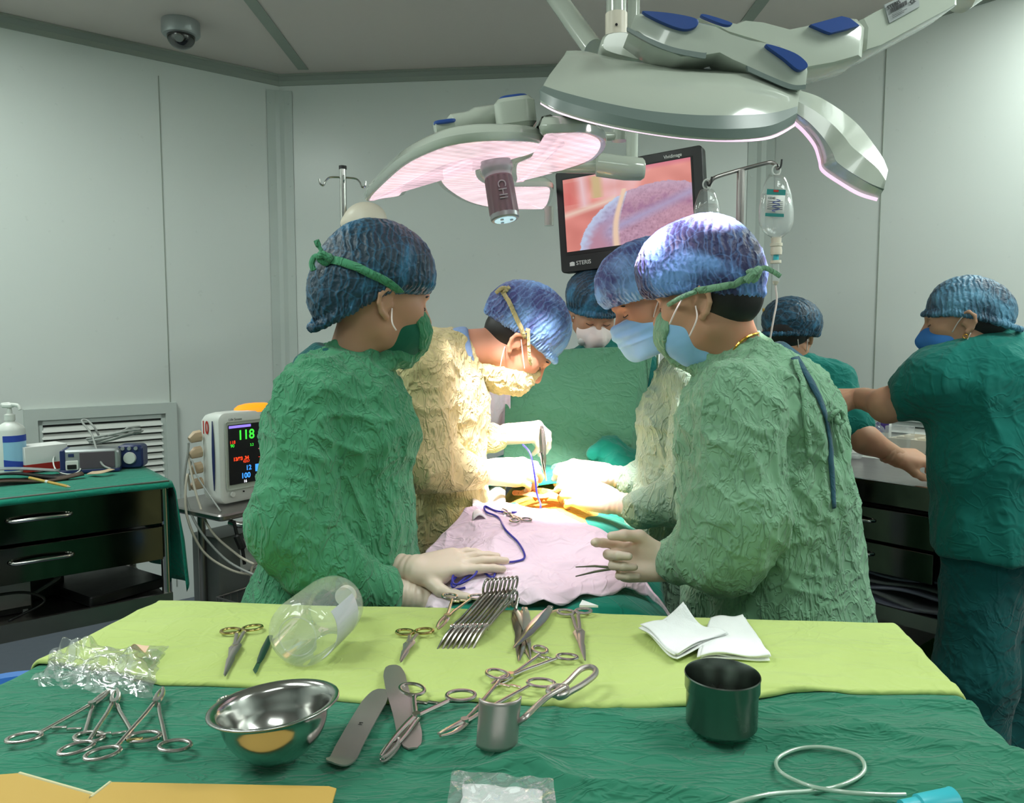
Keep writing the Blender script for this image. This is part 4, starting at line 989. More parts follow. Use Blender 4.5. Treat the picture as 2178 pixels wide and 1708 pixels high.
# clamp with gold tint between tweezers and retractor
clamp('clamp with open rings pointing down-left, below the tweezers', (1177, 1400), (1046, 1468), .026, .0105, .0155, .72, 0, None, .007, tilt=.5)
clamp('long clamp with a hooked dark tip, passing behind the curved retractor blade', (1104, 1462), (935, 1598), .035, .013, .019, .72, .0, None, .012, bend=.15)
# sponge holder
t, L = lying('ring_forceps', 'ring-tipped sponge forceps lying across the flat retractors', 'forceps', (928, 1492), (812, 1632), .012)
ringed(t, L, .0135, .019, .036, L*.40, M_['instr'], 'clamp', 0, sh=.004, tilt=(.3, 0))
for s in (1, -1):
    a = [Vector((L*.86+.012*math.cos(q)*1.7, .0055*math.sin(q), s*.0022-.003)) for q in np.linspace(0, 2*PI, 22, endpoint=False)]
    obj('ring_tip', MB().tube(a, .0022, 8, closed=True), M_['instr_d'], t)
# flat ribbon retractors
def ribbon_retractor(label, path, w, m_):
    pts = smooth_path([top(x, y, l) for x, y, l in path], 8); n = len(pts); c = sum(pts, Vector())/n
    t = thing('ribbon_retractor', label, 'retractor', (c.x, c.y, zat(c.x, c.y)), group='flat ribbon retractors')
    ws = [w*min(1, .35+math.sqrt(max(0, min(k, n-1-k)))*.33) for k in range(n)]
    up = [Vector((0, .1, 1))]*n
    obj('blade', MB().ribbon(pts, up, ws, .0009), m_, t, True); return t, pts
t, pts = ribbon_retractor('flat steel ribbon retractor lying straight, its rounded top on the lime cloth', [(835, 1424, .006), (845, 1480, .010), (862, 1530, .006), (878, 1597, .003)], .031, M_['instr_d'])
d = (pts[14]-pts[12]).normalized(); mk = top(856, 1497, .012)
text('engraving', 'I-I', .007, M_['dark'], t, frame(mk, d, Vector((0, 0, 1)).cross(d)), 0, .0002)
t, pts = ribbon_retractor('flat steel ribbon retractor with a curled end, nearest the steel bowl', [(812, 1482, .010), (775, 1545, .010), (745, 1600, .010), (728, 1625, .006), (706, 1640, .010)], .033, M_['instr_d'])
d = (pts[8]-pts[6]).normalized(); mk = top(765, 1556, .0125)
text('engraving', 'I-I', .007, M_['dark'], t, frame(mk, d, Vector((0, 0, 1)).cross(d)), 0, .0002)
# hand-held retractor with a loop handle and a curved trough blade
bc = top(1056, 1596, .0); hb = Vector((bc.x, bc.y, 0))
t = thing('loop_retractor', 'steel retractor with a loop handle and an upright curved blade', 'retractor', bc)
zt = .058; R0 = .0245
def bl(u, v):
    a = math.radians(-172+164*u)+.12; z = .002+(zt)*v; fl = 1+.10*max(0, v-.8)*5*.3
    return Vector((R0*1.02*math.cos(a)*fl+.004*v, .012+R0*.8*math.sin(a)*fl, z))
o = obj('blade', MB().grid(bl, 26, 14), M_['instr_d'], t, smooth=True); o.modifiers.new('s', 'SOLIDIFY').thickness = .0022
hp = [Vector((R0*.98, .012, .034)), ]
W0 = bc+Vector((R0+.004, .010, .032)); W1 = T(1165, 1482, ZTB+.040); W2 = T(1200, 1462, ZTB+.038)
obj('shaft', MB().tube(smooth_path([W0+Vector((-.006, 0, -.006)), W0+Vector((.006, 0, .004)), W0.lerp(W1, .5), W1, W2], 6), .0042, 10, flat=(.8, (0, 0, 1))), M_['instr_d'], t, True)
lp = [T(x, y, ZTB+.030+(1480-y)*.0001) for x, y in ((1183, 1472), (1208, 1450), (1232, 1426), (1252, 1419), (1266, 1424), (1264, 1437), (1240, 1456), (1212, 1472), (1200, 1480), (1188, 1482))]
obj('loop_handle', MB().tube(smooth_path(lp, 6, True), .0042, 9, closed=True), M_['instr_d'], t, True)
lp2 = [T(x, y, ZTB+.033) for x, y in ((1166, 1472), (1172, 1462), (1190, 1459), (1206, 1463), (1204, 1474), (1185, 1480))]
obj('finger_loop', MB().tube(smooth_path(lp2, 6, True), .0036, 9, closed=True), M_['instr_d'], t, True)

# steel bowl
p = T(583, 1640, .903)+Vector((0, .018, 0))
t = thing('steel_bowl', 'polished steel bowl with a wide rolled rim on the green cloth', 'bowl', (p.x, p.y, p.z))
prof = [(0, .002)]+[(.068*math.sin(a), .002+.066*(1-math.cos(a))) for a in np.linspace(.25, 1.42, 12)]
prof += [(.0695, .066), (.0735, .0715), (.081, .0735), (.083, .0745), (.0825, .076), (.08, .0762), (.0725, .0742), (.0675, .068), (.066, .060)]
prof += [(.064*math.sin(a), .0045+.062*(1-math.cos(a))) for a in np.linspace(1.36, .1, 12)]+[(0, .0045)]
t.rotation_euler = (math.radians(-4), math.radians(-4.5), 0); t.scale = (.91, .91, .93)
obj('body', MB().lathe(prof, 72), M_['steel'], t, smooth=True)
obj('hanging_ring', MB().tube([Vector((-.078+.008*math.cos(a), .035+.012*math.sin(a), .072)) for a in np.linspace(0, 2*PI, 16, endpoint=False)], .0014, 6, closed=True), M_['instr'], t)
# tin
p = top(1547, 1606, 0); p = p+Vector((.004, .043, 0)); p.z = zat(p.x, p.y)
t = thing('steel_canister', 'open dark steel canister with a stepped rim, right of the retractors', 'canister', p)
obj('body', MB().lathe([(0, 0), (.040, 0), (.0435, .004), (.0438, .045), (.0458, .049), (.0458, .065), (.0466, .0665), (.0458, .068), (.0448, .0665), (.0446, .050), (.0425, .045), (.042, .005), (0, .004)], 64), M_.setdefault('tin', mat('dull_tin', (120, 128, 122), .26, 1.)), t)
obj('dark_solution', MB().lathe([(0, .0052), (.0416, .0052), (.0416, .022), (0, .022)], 48), mat('iodine_solution', (38, 16, 8), .08), t)

# large clear plastic bottle lying on its side
A = top(640, 1432, .052); A = P(634, 1384, A.y+.01); B = P(738, 1272, A.y+.17)
A.z = zat(A.x, A.y)+.052; B = Vector((A.x+.118, A.y+.165, 0)); B = T(738, 1264, ZTB+.058); d = (B-A); L = d.length
t = thing('plastic_bottle', 'large clear plastic bottle lying on its side with a pale label', 'bottle', A)
d.normalize(); t.rotation_mode = 'QUATERNION'; q_ = frame((0, 0, 0), Vector((0, 0, 1)).cross(d), Vector((0, 0, 1)).cross(d).cross(d)*-1)
zx = d; xx_ = Vector((0, 0, 1)).cross(zx).normalized(); yx = zx.cross(xx_)
t.rotation_quaternion = Matrix((xx_, yx, zx)).transposed().to_quaternion()
Rb = .052
obj('body', MB().lathe([(0, .006), (.024, .004), (.03, 0), (.038, .0), (Rb-.002, .008), (Rb, .02), (Rb, L*.62), (Rb*.93, L*.74), (Rb*.7, L*.86), (.016, L*.93), (.014, L*.95), (0, L*.955)], 56), M_['bottle'], t, smooth=True)
obj('base_ring', MB().tube([Vector((.029*math.cos(a), .029*math.sin(a), -.001)) for a in np.linspace(0, 2*PI, 40, endpoint=False)], .0012, 6, closed=True), M_['bottle'], t)
obj('neck_cap', MB().lathe([(0, L*.93), (.0165, L*.93), (.0165, L*1.0), (.013, L*1.02), (0, L*1.02)], 28), M_['white'], t)
obj('label', wrap(Rb-.0015, 2.5, 4.2, L*.14, L*.58, 20), M_['bottlelab'], t)

# gauze pads
def pad(label, c, n=26):
    W = [top(*q) for q in c]; t = thing('gauze_pad', label, 'gauze', sum(W, Vector())/4, group='gauze pads on the lime cloth')
    for k in range(4):
        def gf(u, v, k=k):
            a = W[0].lerp(W[1], u); b = W[3].lerp(W[2], u); p = a.lerp(b, v); e = min(u, 1-u, v, 1-v)
            j = .004*math.sin(k*2.1+u*3)*(1 if k < 3 else 0); h = c_h(u, v)
            return Vector((p.x+j, p.y+.003*math.cos(k*1.7+v*4), zat(p.x, p.y)+.003+.0028*k+.002*math.sin(u*7+k)*math.sin(v*6+k*2)+h))
        o = obj('layer', MB().grid(gf, n, n), M_['gauze'], t, True, True); o.modifiers.new('s', 'SOLIDIFY').thickness = .0018
c_h = lambda u, v: .002*math.sin(u*6)
pad('folded white gauze pad lying flat, under the edge of the other one', [(1512, 1330), (1580, 1322), (1636, 1408), (1488, 1410)])
c_h = lambda u, v: .006+.034*max(0, 1-math.hypot(u-1, v*.9)*2.0)**1.3+.004*math.sin(v*6+u*3)
pad('folded white gauze pad with one raised corner, lying over the other one', [(1362, 1352), (1452, 1345), (1545, 1370), (1440, 1412)])

# clear tubing with a cyan hub
path = [(1500, 1740), (1620, 1702), (1740, 1690), (1800, 1675), (1838, 1648), (1822, 1615), (1750, 1598), (1690, 1603), (1652, 1625), (1662, 1660), (1720, 1688), (1800, 1703), (1880, 1708), (1925, 1708)]
pts = smooth_path([top(x, y, .005+(.004 if k > 8 else 0)) for k, (x, y) in enumerate(path)], 8)
t = thing('suction_tube', 'clear tubing in one loop with a cyan hub on the green cloth', 'tubing', pts[60])
obj('tube', MB().tube(pts, .0024, 10), M_['tube'], t, True)
a, b = top(1922, 1746, .013), top(2026, 1742, .016); d = (b-a)
obj('hub', MB().tube([a-d*.05, a+d*.28, a+d*.3, b, b+d*.01], [.0085, .010, .0125, .016, .0165], 24), M_['cyan'], t, True)
# flat pouch with white content
W = [top(x, y) for x, y in ((962, 1670), (1176, 1684), (1190, 1790), (940, 1790))]
c = sum(W, Vector())/4; t = thing('sterile_pouch', 'crinkled clear pouch holding a white folded pad at the near edge of the cloth', 'packet', c)
def pf(u, v, z0=.004, ins=0.):
    u = ins+u*(1-2*ins); v = ins+v*(1-2*ins); p = W[0].lerp(W[1], u).lerp(W[3].lerp(W[2], u), v)
    return Vector((p.x, p.y, zat(p.x, p.y)*.4+.905*.6+z0+.0035*float(noise.noise(Vector((u*7, v*6, 3))))))
o = obj('pad', MB().grid(lambda u, v: pf(u, v, .004, .12), 20, 14), M_['gauze'], t, True, True); o.modifiers.new('s', 'SOLIDIFY').thickness = .006
obj('film', MB().grid(lambda u, v: pf(u, v, .016+.002*math.sin(u*20+v*9)*math.sin(v*13)), 60, 40), M_['pouch'], t, True, True)
# yellow card wrappers
for lab, c in (('yellow card wrapper at the corner of the cloth, partly beneath the other one', [(-60, 1662), (42, 1662), (215, 1714), (60, 1790), (-120, 1790)]), ('yellow card wrapper below the needle holders and the steel bowl', [(236, 1688), (700, 1700), (716, 1705), (690, 1790), (150, 1790), (194, 1722)])):
    W = [top(x, y, .008 if c[0][0] < 0 else .013) for x, y in c]; zc = sum(w_.z for w_ in W)/len(W)
    t = thing('card_wrapper', lab, 'packaging', sum(W, Vector())/len(W), group='yellow card wrappers')
    m = MB(); m.loft([[Vector((w_.x, w_.y, zc-.002)) for w_ in W], [Vector((w_.x, w_.y, zc+.0008)) for w_ in W]], True, True); obj('card', m, M_['card'], t, True)
    e = MB(); a_, b_ = (W[1], W[2]) if c[0][0] < 0 else (W[-1], W[0]); e.tube([Vector((a_.x, a_.y, zc)), Vector((b_.x, b_.y, zc))], .0022, 6); obj('white_edge', e, M_['cardedge'], t, True)
# crinkled clear bag
W = [top(x, y, .006) for x, y in ((155, 1385), (352, 1392), (322, 1490), (75, 1468))]; W[3] = T(70, 1448, ZTB+.01); W[0] = T(110, 1385, ZTB+.02)
rg = np.random.default_rng(3)
def bagf(u, v, s=0):
    p = W[0].lerp(W[1], u).lerp(W[3].lerp(W[2], u), v); q = Vector((u*4.2+s, v*3.1, 1.7+s))
    h = abs(noise.noise(q))*.03+abs(noise.noise(q*2.3))*.008; e = min(1, min(u, 1-u, v, 1-v)*7)
    return Vector((p.x+.012*noise.noise(q*1.7+Vector((5, 0, 0))), p.y+.012*noise.noise(q*1.6+Vector((0, 8, 0))), zat(p.x, p.y)+.004+h*e*(1.3 if u < .4 else .8)+.03*s))
t = thing('plastic_bag', 'crinkled empty clear plastic bag over the corner of the lime cloth', 'bag', sum(W, Vector())/4)
obj('upper_film', MB().grid(lambda u, v: bagf(u, v, .3), 70, 50), M_['bagfilm'], t, True, True)
obj('lower_film', MB().grid(lambda u, v: bagf(u, v, 0), 50, 36), M_['bagfilm'], t, True, True)
o = obj('pink_sticker', MB().grid(lambda u, v: bagf(.72+.12*u, .12+.16*v, .3)+Vector((0, 0, .002)), 6, 6), mat('peach_sticker', (226, 190, 160), .5), t, True, True)
# small bits on the far edge
for nm, lab, cat, a, b, w_ in (('plastic_wedge', 'small white plastic wedge at the far edge of the lime cloth', 'fitting', (1232, 1296), (1262, 1308), .02),):
    A, B = top(*a, .004), top(*b, .004); m = MB(); m.prism([(0, 0), (.034, -.002), (.008, .028)], .004); o = obj(nm, m, M_['gauze']); o.location = A; tag(o, lab, cat)
a, b = top(1100, 1300, .02), top(1098, 1308, .004)
o = obj('suture_needle_cap', MB().cyl(top(1097, 1302, .005), top(1102, 1295, .02), .003), M_['instr']); tag(o, 'tiny steel cap standing just above the tweezers', 'cap'); recenter(o)
pts = smooth_path([T(1168, 1306, ZTB+.012), T(1182, 1299, ZTB+.014), T(1200, 1298, ZTB+.014), T(1252, 1306, ZTB+.013)], 6)
o = obj('suction_tip', MB().tube(pts, .0024, 8), M_['connector']); tag(o, 'thin beige angled suction tip behind the rings of the steel scissors', 'suction tip'); recenter(o)
# blue basin below the table, far left
p = P(-8, 1445, 1.45); p.z = .56
t = thing('blue_basin', 'blue plastic basin on a stand, just left of the instrument table', 'basin', (p.x, p.y, .60))
obj('bowl', MB().lathe([(0, 0), (.08, 0), (.12, .09), (.13, .095), (.13, .1), (.118, .094), (.078, .006), (0, .006)], 40), M_['bluebin'], t)
obj('stand', MB().lathe([(0, -.6), (.14, -.6), (.14, -.58), (.02, -.56), (.02, -.02), (.07, -.002), (0, -.002)], 24), M_['bsteel'], t)
# ------------------------------------------------------------------ patient, operating table and drapes
AX = Vector((.092, .996, 0)); PX = Vector((.996, -.092, 0)); PC = Vector((.055, 1.5, 0))
def pt(a, l, z): return PC+AX*l+PX*a+Vector((0, 0, z))       # across, along (from the near edge), height
t = thing('operating_table', 'operating table under the drapes between the surgeons', 'table', (pt(0, .8, 0)))
Rz = Matrix((PX, AX, (0, 0, 1))).transposed()
obj('tabletop', MB().rbox(pt(0, .75, .79), (.44, 1.7, .05), .03, Rz), M_['dark'], t, True); obj('column', MB().rbox(pt(0, .9, .42), (.22, .3, .7), .04, Rz), M_['bsteel'], t, True); obj('base', MB().rbox(pt(0, .9, .06), (.4, .9, .1), .05, Rz), M_['bsteel'], t, True)
rP = thing('person', 'patient lying under the drapes, iodine-yellow skin bare round the incision', 'person', pt(0, .6, .8))
bd = u_smooth([s_flat(s_cone(pt(0, .38, .845), pt(0, .95, .865), .15, .17), pt(0, .6, .855), (0, 0, 1), .62), s_cone(pt(-.07, .36, .85), pt(-.06, .10, .835), .05, .03), s_cone(pt(.07, .36, .85), pt(.06, .10, .835), .05, .03),
               s_cone(pt(0, 1.0, .88), pt(0, 1.2, .89), .07, .055), s_ell(pt(0, 1.32, .91), (.08, .1, .09))], .06)
v, f_ = skin(bd, .008); v, f_ = subdiv(v, f_)
obj('body', (v, f_), M_['skinY'], rP, True, True)
# incision: a shallow opening held by the surgeons
cI = T(1150, 1046, .985)
def inc(u, v):
    a = 2*PI*u; r = .012+.05*v; return Vector((cI.x+r*1.25*math.cos(a), cI.y+r*.9*math.sin(a), .982+.012*math.sin(PI*min(1, v*1.4))-.02*(1-v)**2+.003*math.sin(a*5)))
wd_ = cloth('wound_tissue', (214, 170, 90), (196, 96, 50), 30, .5); o = obj('incision', MB().grid(inc, 40, 14), wd_, rP, True, True)

def chest(u, v):
    X = -.24+.48*u; Y = 2.17+.5*v; p = pt(X, Y-1.5, 0); return Vector((p.x, p.y, .985+.02*v-.35*max(0, abs(X)-.08)**1.5+.006*math.sin(u*14+v*5)))
o = obj('chest_sheet', MB().grid(chest, 40, 30), M_['drapet'], smooth=True); tag(o, 'teal sheet over the chest of the patient at the foot of the green screen', 'surgical drape'); recenter(o); o.modifiers.new('s', 'SOLIDIFY').thickness = .002
def zdrape(px_, Y):
    # height of the top drape along the patient
    return float(np.interp(Y, [1.45, 1.5, 1.65, 1.80, 1.92, 2.02], [.868, .885, .912, .952, .982, .984]))
def cap_profile(a, hw): return max(0, 1-(abs(a)/hw)**3.2)
NEARZ = .885
def wd(u, v):
    # outline given by its near and far hems
    nx = np.interp(u, [0, .25, .5, .75, 1], [868, 960, 1130, 1290, 1440]); fx = np.interp(u, [0, .3, .6, 1], [905, 1010, 1180, 1330])
    ny = np.interp(u, [0, .15, .6, .78, .9, 1], [1260, 1282, 1282, 1262, 1250, 1286]); fy = np.interp(u, [0, .3, .6, 1], [1112, 1082, 1092, 1128])
    N = T(nx, ny, .872); Fp = T(fx, fy, .965); w_ = Fp.x-N.x; Y = N.y+(Fp.y-N.y)*v; X = N.x+(Fp.x-N.x)*v
    ac = (X-(pt(0, Y-1.5, 0).x)); z = zdrape(0, Y)-.11*max(0, abs(ac)/.26-.45)**1.6
    q = np.array([[X*7, Y*6, 3.]]); z += .016*float(perlin(q)[0])+.013*float(ridged(np.array([[X*6+Y*2.5, Y*7-X*2, 1.]]), 2, 4)[0])+.004*float(perlin(q*4)[0])
    z -= .03*max(0, .06-v)/.06*(.3+math.sin(u*23)**2*.4)
    return Vector((X, Y+.012*math.sin(u*31)*max(0, .2-v)*3, z))
NU, NV = 110, 80
wv = (np.array([tuple(wd(i/(NU-1), j/(NV-1))) for i in range(NU) for j in range(NV)]), np.array([(i*NV+j, (i+1)*NV+j, (i+1)*NV+j+1, i*NV+j+1) for i in range(NU-1) for j in range(NV-1)]))
o = obj('white_drape', wv, M_['whitecloth'], smooth=True); tag(o, 'pale pink-white sheet over the patient between the nurse and the tweezers', 'surgical drape'); recenter(o); o.modifiers.new('s', 'SOLIDIFY').thickness = .002
W_TREE = bvh(wv)
# teal sheet under the white one, showing at the foot and along the right
def td_(u, v):
    X = -.27+.54*u; a = X; Y = 1.46+.72*v; p = pt(a, Y-1.5, 0); z = float(np.interp(Y, [1.45, 1.65, 1.85, 2.2], [.862, .885, .925, .94]))-.12*max(0, abs(a)/.26-.5)**1.5+.008*math.sin(u*9+v*4)+.006*math.sin(v*19)
    z -= .22*max(0, .04-v)/.04*1.0
    return Vector((p.x, Y if v > .04 else 1.46+.72*.04-.012*(.04-v)/.04, z-.012))
def td2(u, v): q = td_(u, v); return q
o = obj('teal_sheet', MB().grid(td2, 60, 60), M_['drapet'], smooth=True); tag(o, 'teal sheet beneath the white drape, showing at the foot and by the right glove', 'surgical drape'); recenter(o); o.modifiers.new('s', 'SOLIDIFY').thickness = .002
# white cloth round the wound, left side
def wc(u, v):
    p = T(1005+70*u, 1110-75*v, .955+.0*u); return Vector((p.x, p.y, .962+.012*math.sin(u*7+v*3)))
o = obj('white_towel', MB().grid(wc, 20, 20), M_['gauze'], smooth=True); tag(o, 'bright white towel tucked beside the yellow skin at the wound', 'towel'); recenter(o); o.modifiers.new('s', 'SOLIDIFY').thickness = .003
# tall green screen drape between surgeons and anaesthetist
def sd(u, v):
    ty = np.interp(u, [0, .2, .5, .8, .93, 1], [752, 748, 742, 738, 745, 760]); tx_ = 1078+318*u; a = P(tx_, ty, 2.72); b = P(1070+290*u, 1012, 2.42)
    p = a.lerp(b, v); q = np.array([[p.x*5, p.z*5, 2.]]); n_ = .010*float(perlin(q)[0])+.012*float(ridged(np.array([[p.x*3+p.z*1.5, p.z*5-p.x, .7]]), 2, 5)[0])
    p.y -= n_; p.y -= .02*math.sin(PI*u)*v
    if u > .9: p.y += (u-.9)*1.0
    return p
o = obj('screen_drape', MB().grid(sd, 120, 90), M_['drapeg'], smooth=True); tag(o, 'tall green cloth screen hanging behind the surgeons’ hands', 'surgical drape'); recenter(o); o.modifiers.new('s', 'SOLIDIFY').thickness = .003
o = obj('screen_bar', MB().tube([P(1060, 752, 2.74), P(1400, 742, 2.74), P(1400, 742, 2.74)+Vector((0, .0, -.6))], .008, 10), M_['steel']); tag(o, 'steel bar carrying the green screen cloth', 'bar'); recenter(o)
def ws(u, v):
    p = P(1018+68*u, 770+160*v, 2.60-.05*v); p.y += .015*math.sin(u*8+v*2); return p
o = obj('white_side_sheet', MB().grid(ws, 24, 24), M_['whitecloth'], smooth=True); tag(o, 'white sheet hanging between the yellow gown and the green screen', 'surgical drape'); recenter(o); o.modifiers.new('s', 'SOLIDIFY').thickness = .003
# bunched teal towel at the right of the hands
fs = [s_cone(C(1265, 965, 2.35), C(1300, 958, 2.38), .022, .035), s_cone(C(1300, 958, 2.38), C(1345, 985, 2.36), .035, .04), s_cone(C(1310, 985, 2.33), C(1350, 1010, 2.30), .04, .04)]
v, f_ = skin(u_smooth(fs, .03), .006); v, f_ = subdiv(v, f_); v = fold(v, f_, .012, .003, 1.4, 3.)
o = obj('teal_towel', (v, f_), M_['drapet'], smooth=True); tag(o, 'bunched teal towel behind the far gloved hand on the right', 'towel'); recenter(o)
fs = [s_cone(C(1182, 998, 2.36), C(1240, 1008, 2.34), .016, .02)]
v, f_ = skin(u_smooth(fs, .03), .005); v = fold(v, f_, .004, .002, 2, 3.); o = obj('teal_roll', (v, f_), M_['drapeg'], smooth=True); tag(o, 'thin green cloth roll between the gloved hands at the foot of the screen', 'cloth'); recenter(o)

def wtop(px, py, off=.003):
    h = W_TREE.ray_cast(CAM, ray(px, py).normalized()); return (h[0] if h[0] is not None else T(px, py, .97))+Vector((0, 0, off))
# blue diathermy lead
hp = [P(1112, 946, 2.0), P(1128, 965, 1.97), P(1137, 1010, 1.95), P(1142, 1050, 1.95), P(1150, 1075, 1.93), P(1140, 1090, 1.90)]
wp = [(1090, 1093), (1055, 1090), (1032, 1080), (1034, 1092), (1060, 1104), (1075, 1130), (1100, 1155), (1114, 1178), (1114, 1192)]
wp2 = [(1095, 1198), (1068, 1202), (1055, 1218), (1048, 1232), (1030, 1222), (1008, 1208), (985, 1210), (965, 1222)]
pts = smooth_path(hp+[wtop(x, y, .004) for x, y in wp+wp2], 7)
t = thing('diathermy_lead', 'dark blue lead running from the gloved hand across the white drape in loops', 'cable', pts[60])
obj('lead', MB().tube(pts, .0024, 8), M_['cord'], t, True, True)
lp = [(965, 1222), (975, 1205), (1000, 1192), (1016, 1200), (1012, 1222), (990, 1240), (965, 1262), (962, 1252), (985, 1228), (1008, 1206), (1015, 1232), (1000, 1252), (972, 1266), (962, 1258), (968, 1240)]
obj('coil', MB().tube(smooth_path([wtop(x, y, .004+.0015*k) for k, (x, y) in enumerate(lp)], 7), .0024, 8), M_['cord'], t, True, True)
obj('lead_end', MB().tube(smooth_path([wtop(x, y, .004) for x, y in ((990, 1254), (960, 1258), (925, 1246), (912, 1256), (900, 1270))], 6), .0024, 8), M_['cord'], t, True, True)
def wclamp(label, a, b, lift, spread, pv=.66, name='clamp', **k):
    A, B = wtop(*a, lift), wtop(*b, lift); d = B-A; t = thing(name, label, 'surgical clamp', A); t.rotation_mode = 'QUATERNION'
    t.rotation_quaternion = frame((0, 0, 0), d, Vector((0, 0, 1)).cross(d)).to_3x3().to_quaternion(); ringed(t, d.length, .010, .0125, spread, d.length*pv, M_['instr'], 'clamp', tilt=(.3, 0), **k); return t
wclamp('clamp with two rings lying on the white drape at the yellow skin', (1107, 1112), (1068, 1088), .006, .017, .6)
wclamp('clamp under the resting glove, tangled in the blue lead', (994, 1212), (952, 1228), .010, .02, .6)
# suture forceps held in the far left glove, needle holder in the right assistant's glove
def held(name, label, a, b, w, open_, m_=None):
    d = b-a; t = thing(name, label, 'tweezers', a); t.rotation_mode = 'QUATERNION'
    t.rotation_quaternion = frame((0, 0, 0), d, Vector((0, -1, .2)).cross(d)).to_3x3().to_quaternion(); arm(t, d.length, w, open_, m_ or M_['instr']); return t
held('held_tweezers', 'upright tweezers pinched in the far glove of the yellow-gowned surgeon', P(1152, 906, 2.15), P(1158, 1012, 2.12), .009, .004)
a = P(1300, 1208, 1.50)
t = thing('held_tweezers', 'open tweezers held in the glove at the right edge of the white drape', 'tweezers', a)
obj('arm', MB().tube([a+Vector((.012, 0, 0)), P(1265, 1204, 1.5), P(1224, 1206, 1.5)], [.003, .0024, .0012], 8, flat=(.5, (0, 1, 0))), M_['bsteel'], t, True)
obj('arm', MB().tube([a+Vector((.012, 0, 0)), P(1265, 1216, 1.5), P(1224, 1226, 1.5)], [.003, .0024, .0012], 8, flat=(.5, (0, 1, 0))), M_['bsteel'], t, True)
a, b = P(1150, 962, 2.02), P(1162, 1022, 2.04)
t = thing('needle_driver', 'steel needle driver tip between the gloves over the wound', 'needle driver', b)
obj('shaft', MB().tube([a, b], [.004, .002], 8), M_['steel'], t, True)
# ------------------------------------------------------------------ people
def garment(name, prims, mt, root, k=.05, h=.008, big=.008, small=.0035, sub=1, seed=0., vert=.5, cuts=(), sc=1.):
    gr = [[]]
    for q in prims:
        if q is None: gr.append([])
        else: gr[-1].append(q)
    f = u_smooth([u_smooth(g_, k if i == 0 else .035) for i, g_ in enumerate(gr)], .010) if len(gr) > 1 else u_smooth(prims, k)
    for c in cuts: f = s_cut(f, c, .01)
    v, fc = skin(f, h, .02+k/2); v = relax(v, fc, 1, .4)
    for _ in range(sub): v, fc = subdiv(v, fc)
    v = fold(v, fc, big, small, sc, seed, vert)
    return obj(name, (v, fc), mt, root, True, True), (v, fc)
def body_chain(pts, rs, k=None): return s_chain([C(*p) if len(p) == 3 and p[0] > 40 else V3(p) for p in pts], rs)
def head(root, O, fwd, up, neck, nr=.056, mt=None, h=.0034, hair=True, s=1.0, tilt_y=0):
    fwd = Vector(fwd).normalized(); up = Vector(up); M = frame(O, fwd, up.cross(fwd)) @ Matrix.Diagonal((s, s, s, 1)); Mi = M.inverted(); nb = Mi @ Vector(neck)
    fs = [s_ell((-.012, 0, .035), (.098, .078, .092)), s_ell((.035, 0, -.025), (.060, .060, .084)),
          s_cone((.064, 0, -.088), (-.004, .046, -.055), .017, .022), s_cone((.064, 0, -.088), (-.004, -.046, -.055), .017, .022),
          s_ell((.076, 0, -.09), (.02, .024, .018)), s_ell((.06, .04, -.014), (.024, .02, .02)), s_ell((.06, -.04, -.014), (.024, .02, .02)),
          s_cone((.088, -.026, .026), (.088, .026, .026), .012, .012), s_cone((-.025, 0, -.04), nb, .053, nr)]
    f = u_smooth(fs, .03)
    f = u_smooth([f, s_cone((.090, 0, .018), (.113, 0, -.028), .008, .0125), s_ell((.102, .013, -.033), (.011, .008, .008)), s_ell((.102, -.013, -.033), (.011, .008, .008)),
                  s_ell((.093, 0, -.061), (.010, .023, .0055)), s_ell((.090, 0, -.071), (.010, .019, .0065))], .008)
    for sy in (1, -1): f = s_cut(f, s_ell((.104, sy*.031, .006), (.02, .017, .011)), .012)
    f = u_smooth([f]+[s_ell((.084, sy*.031, .004), (.011, .014, .010)) for sy in (1, -1)], .004)
    ears = []
    for sy in (1, -1):
        pts = [(.006, .070, .010), (.002, .082, .022), (-.012, .088, .026), (-.026, .088, .012), (-.026, .086, -.006), (-.016, .082, -.024), (-.004, .077, -.032)]
        pts = [(x, sy*y, z) for x, y, z in pts]; ears += s_chain(pts, [.0042, .0045, .005, .005, .0048, .005, .0075])
        ears.append(s_flat(s_ell((-.012, sy*.078, -.002), (.017, .017, .026)), (-.012, sy*.078, -.002), (0, 1, 0), .25))
        ears.append(s_ell((.004, sy*.075, -.006), (.005, .006, .007)))
    f = u_smooth([f]+ears, .004)
    v, fc = skin(f, h, .012); v = relax(v, fc, 1, .35)
    o = obj('head', (v, fc), mt or M_['skin'], root, False, True); o.matrix_basis = world_matrix(root).inverted() @ M
    def loc(nm, vf, m_, sm=True, par=root, **k):
        q = obj(nm, vf, m_, par, False, sm, **k); q.matrix_basis = world_matrix(root).inverted() @ M; return q
    if hair:
        hv = skin(u_smooth([s_ell((-.022, 0, .022), (.093, .0765, .088)), s_ell((-.045, 0, -.012), (.056, .056, .046))], .03), .006); loc('hair', hv, M_['hair'])
    for sy in (1, -1):
        loc('eyebrow', MB().tube(smooth_path([(.098, sy*.014, .0235), (.098, sy*.03, .029), (.088, sy*.046, .0245)], 4), [.0028]*5+[.003]*3+[.0018], 6, flat=(.8, (0, 0, 1))), M_['hair'])
        loc('eyelash', MB().tube(smooth_path([(.0935, sy*.018, .0), (.0955, sy*.031, -.003), (.0885, sy*.045, .001)], 4), .0012, 5), M_['hair'])
    return M, loc, v @ np.array(M)[:3, :3].T+np.array(M)[:3, 3], fc
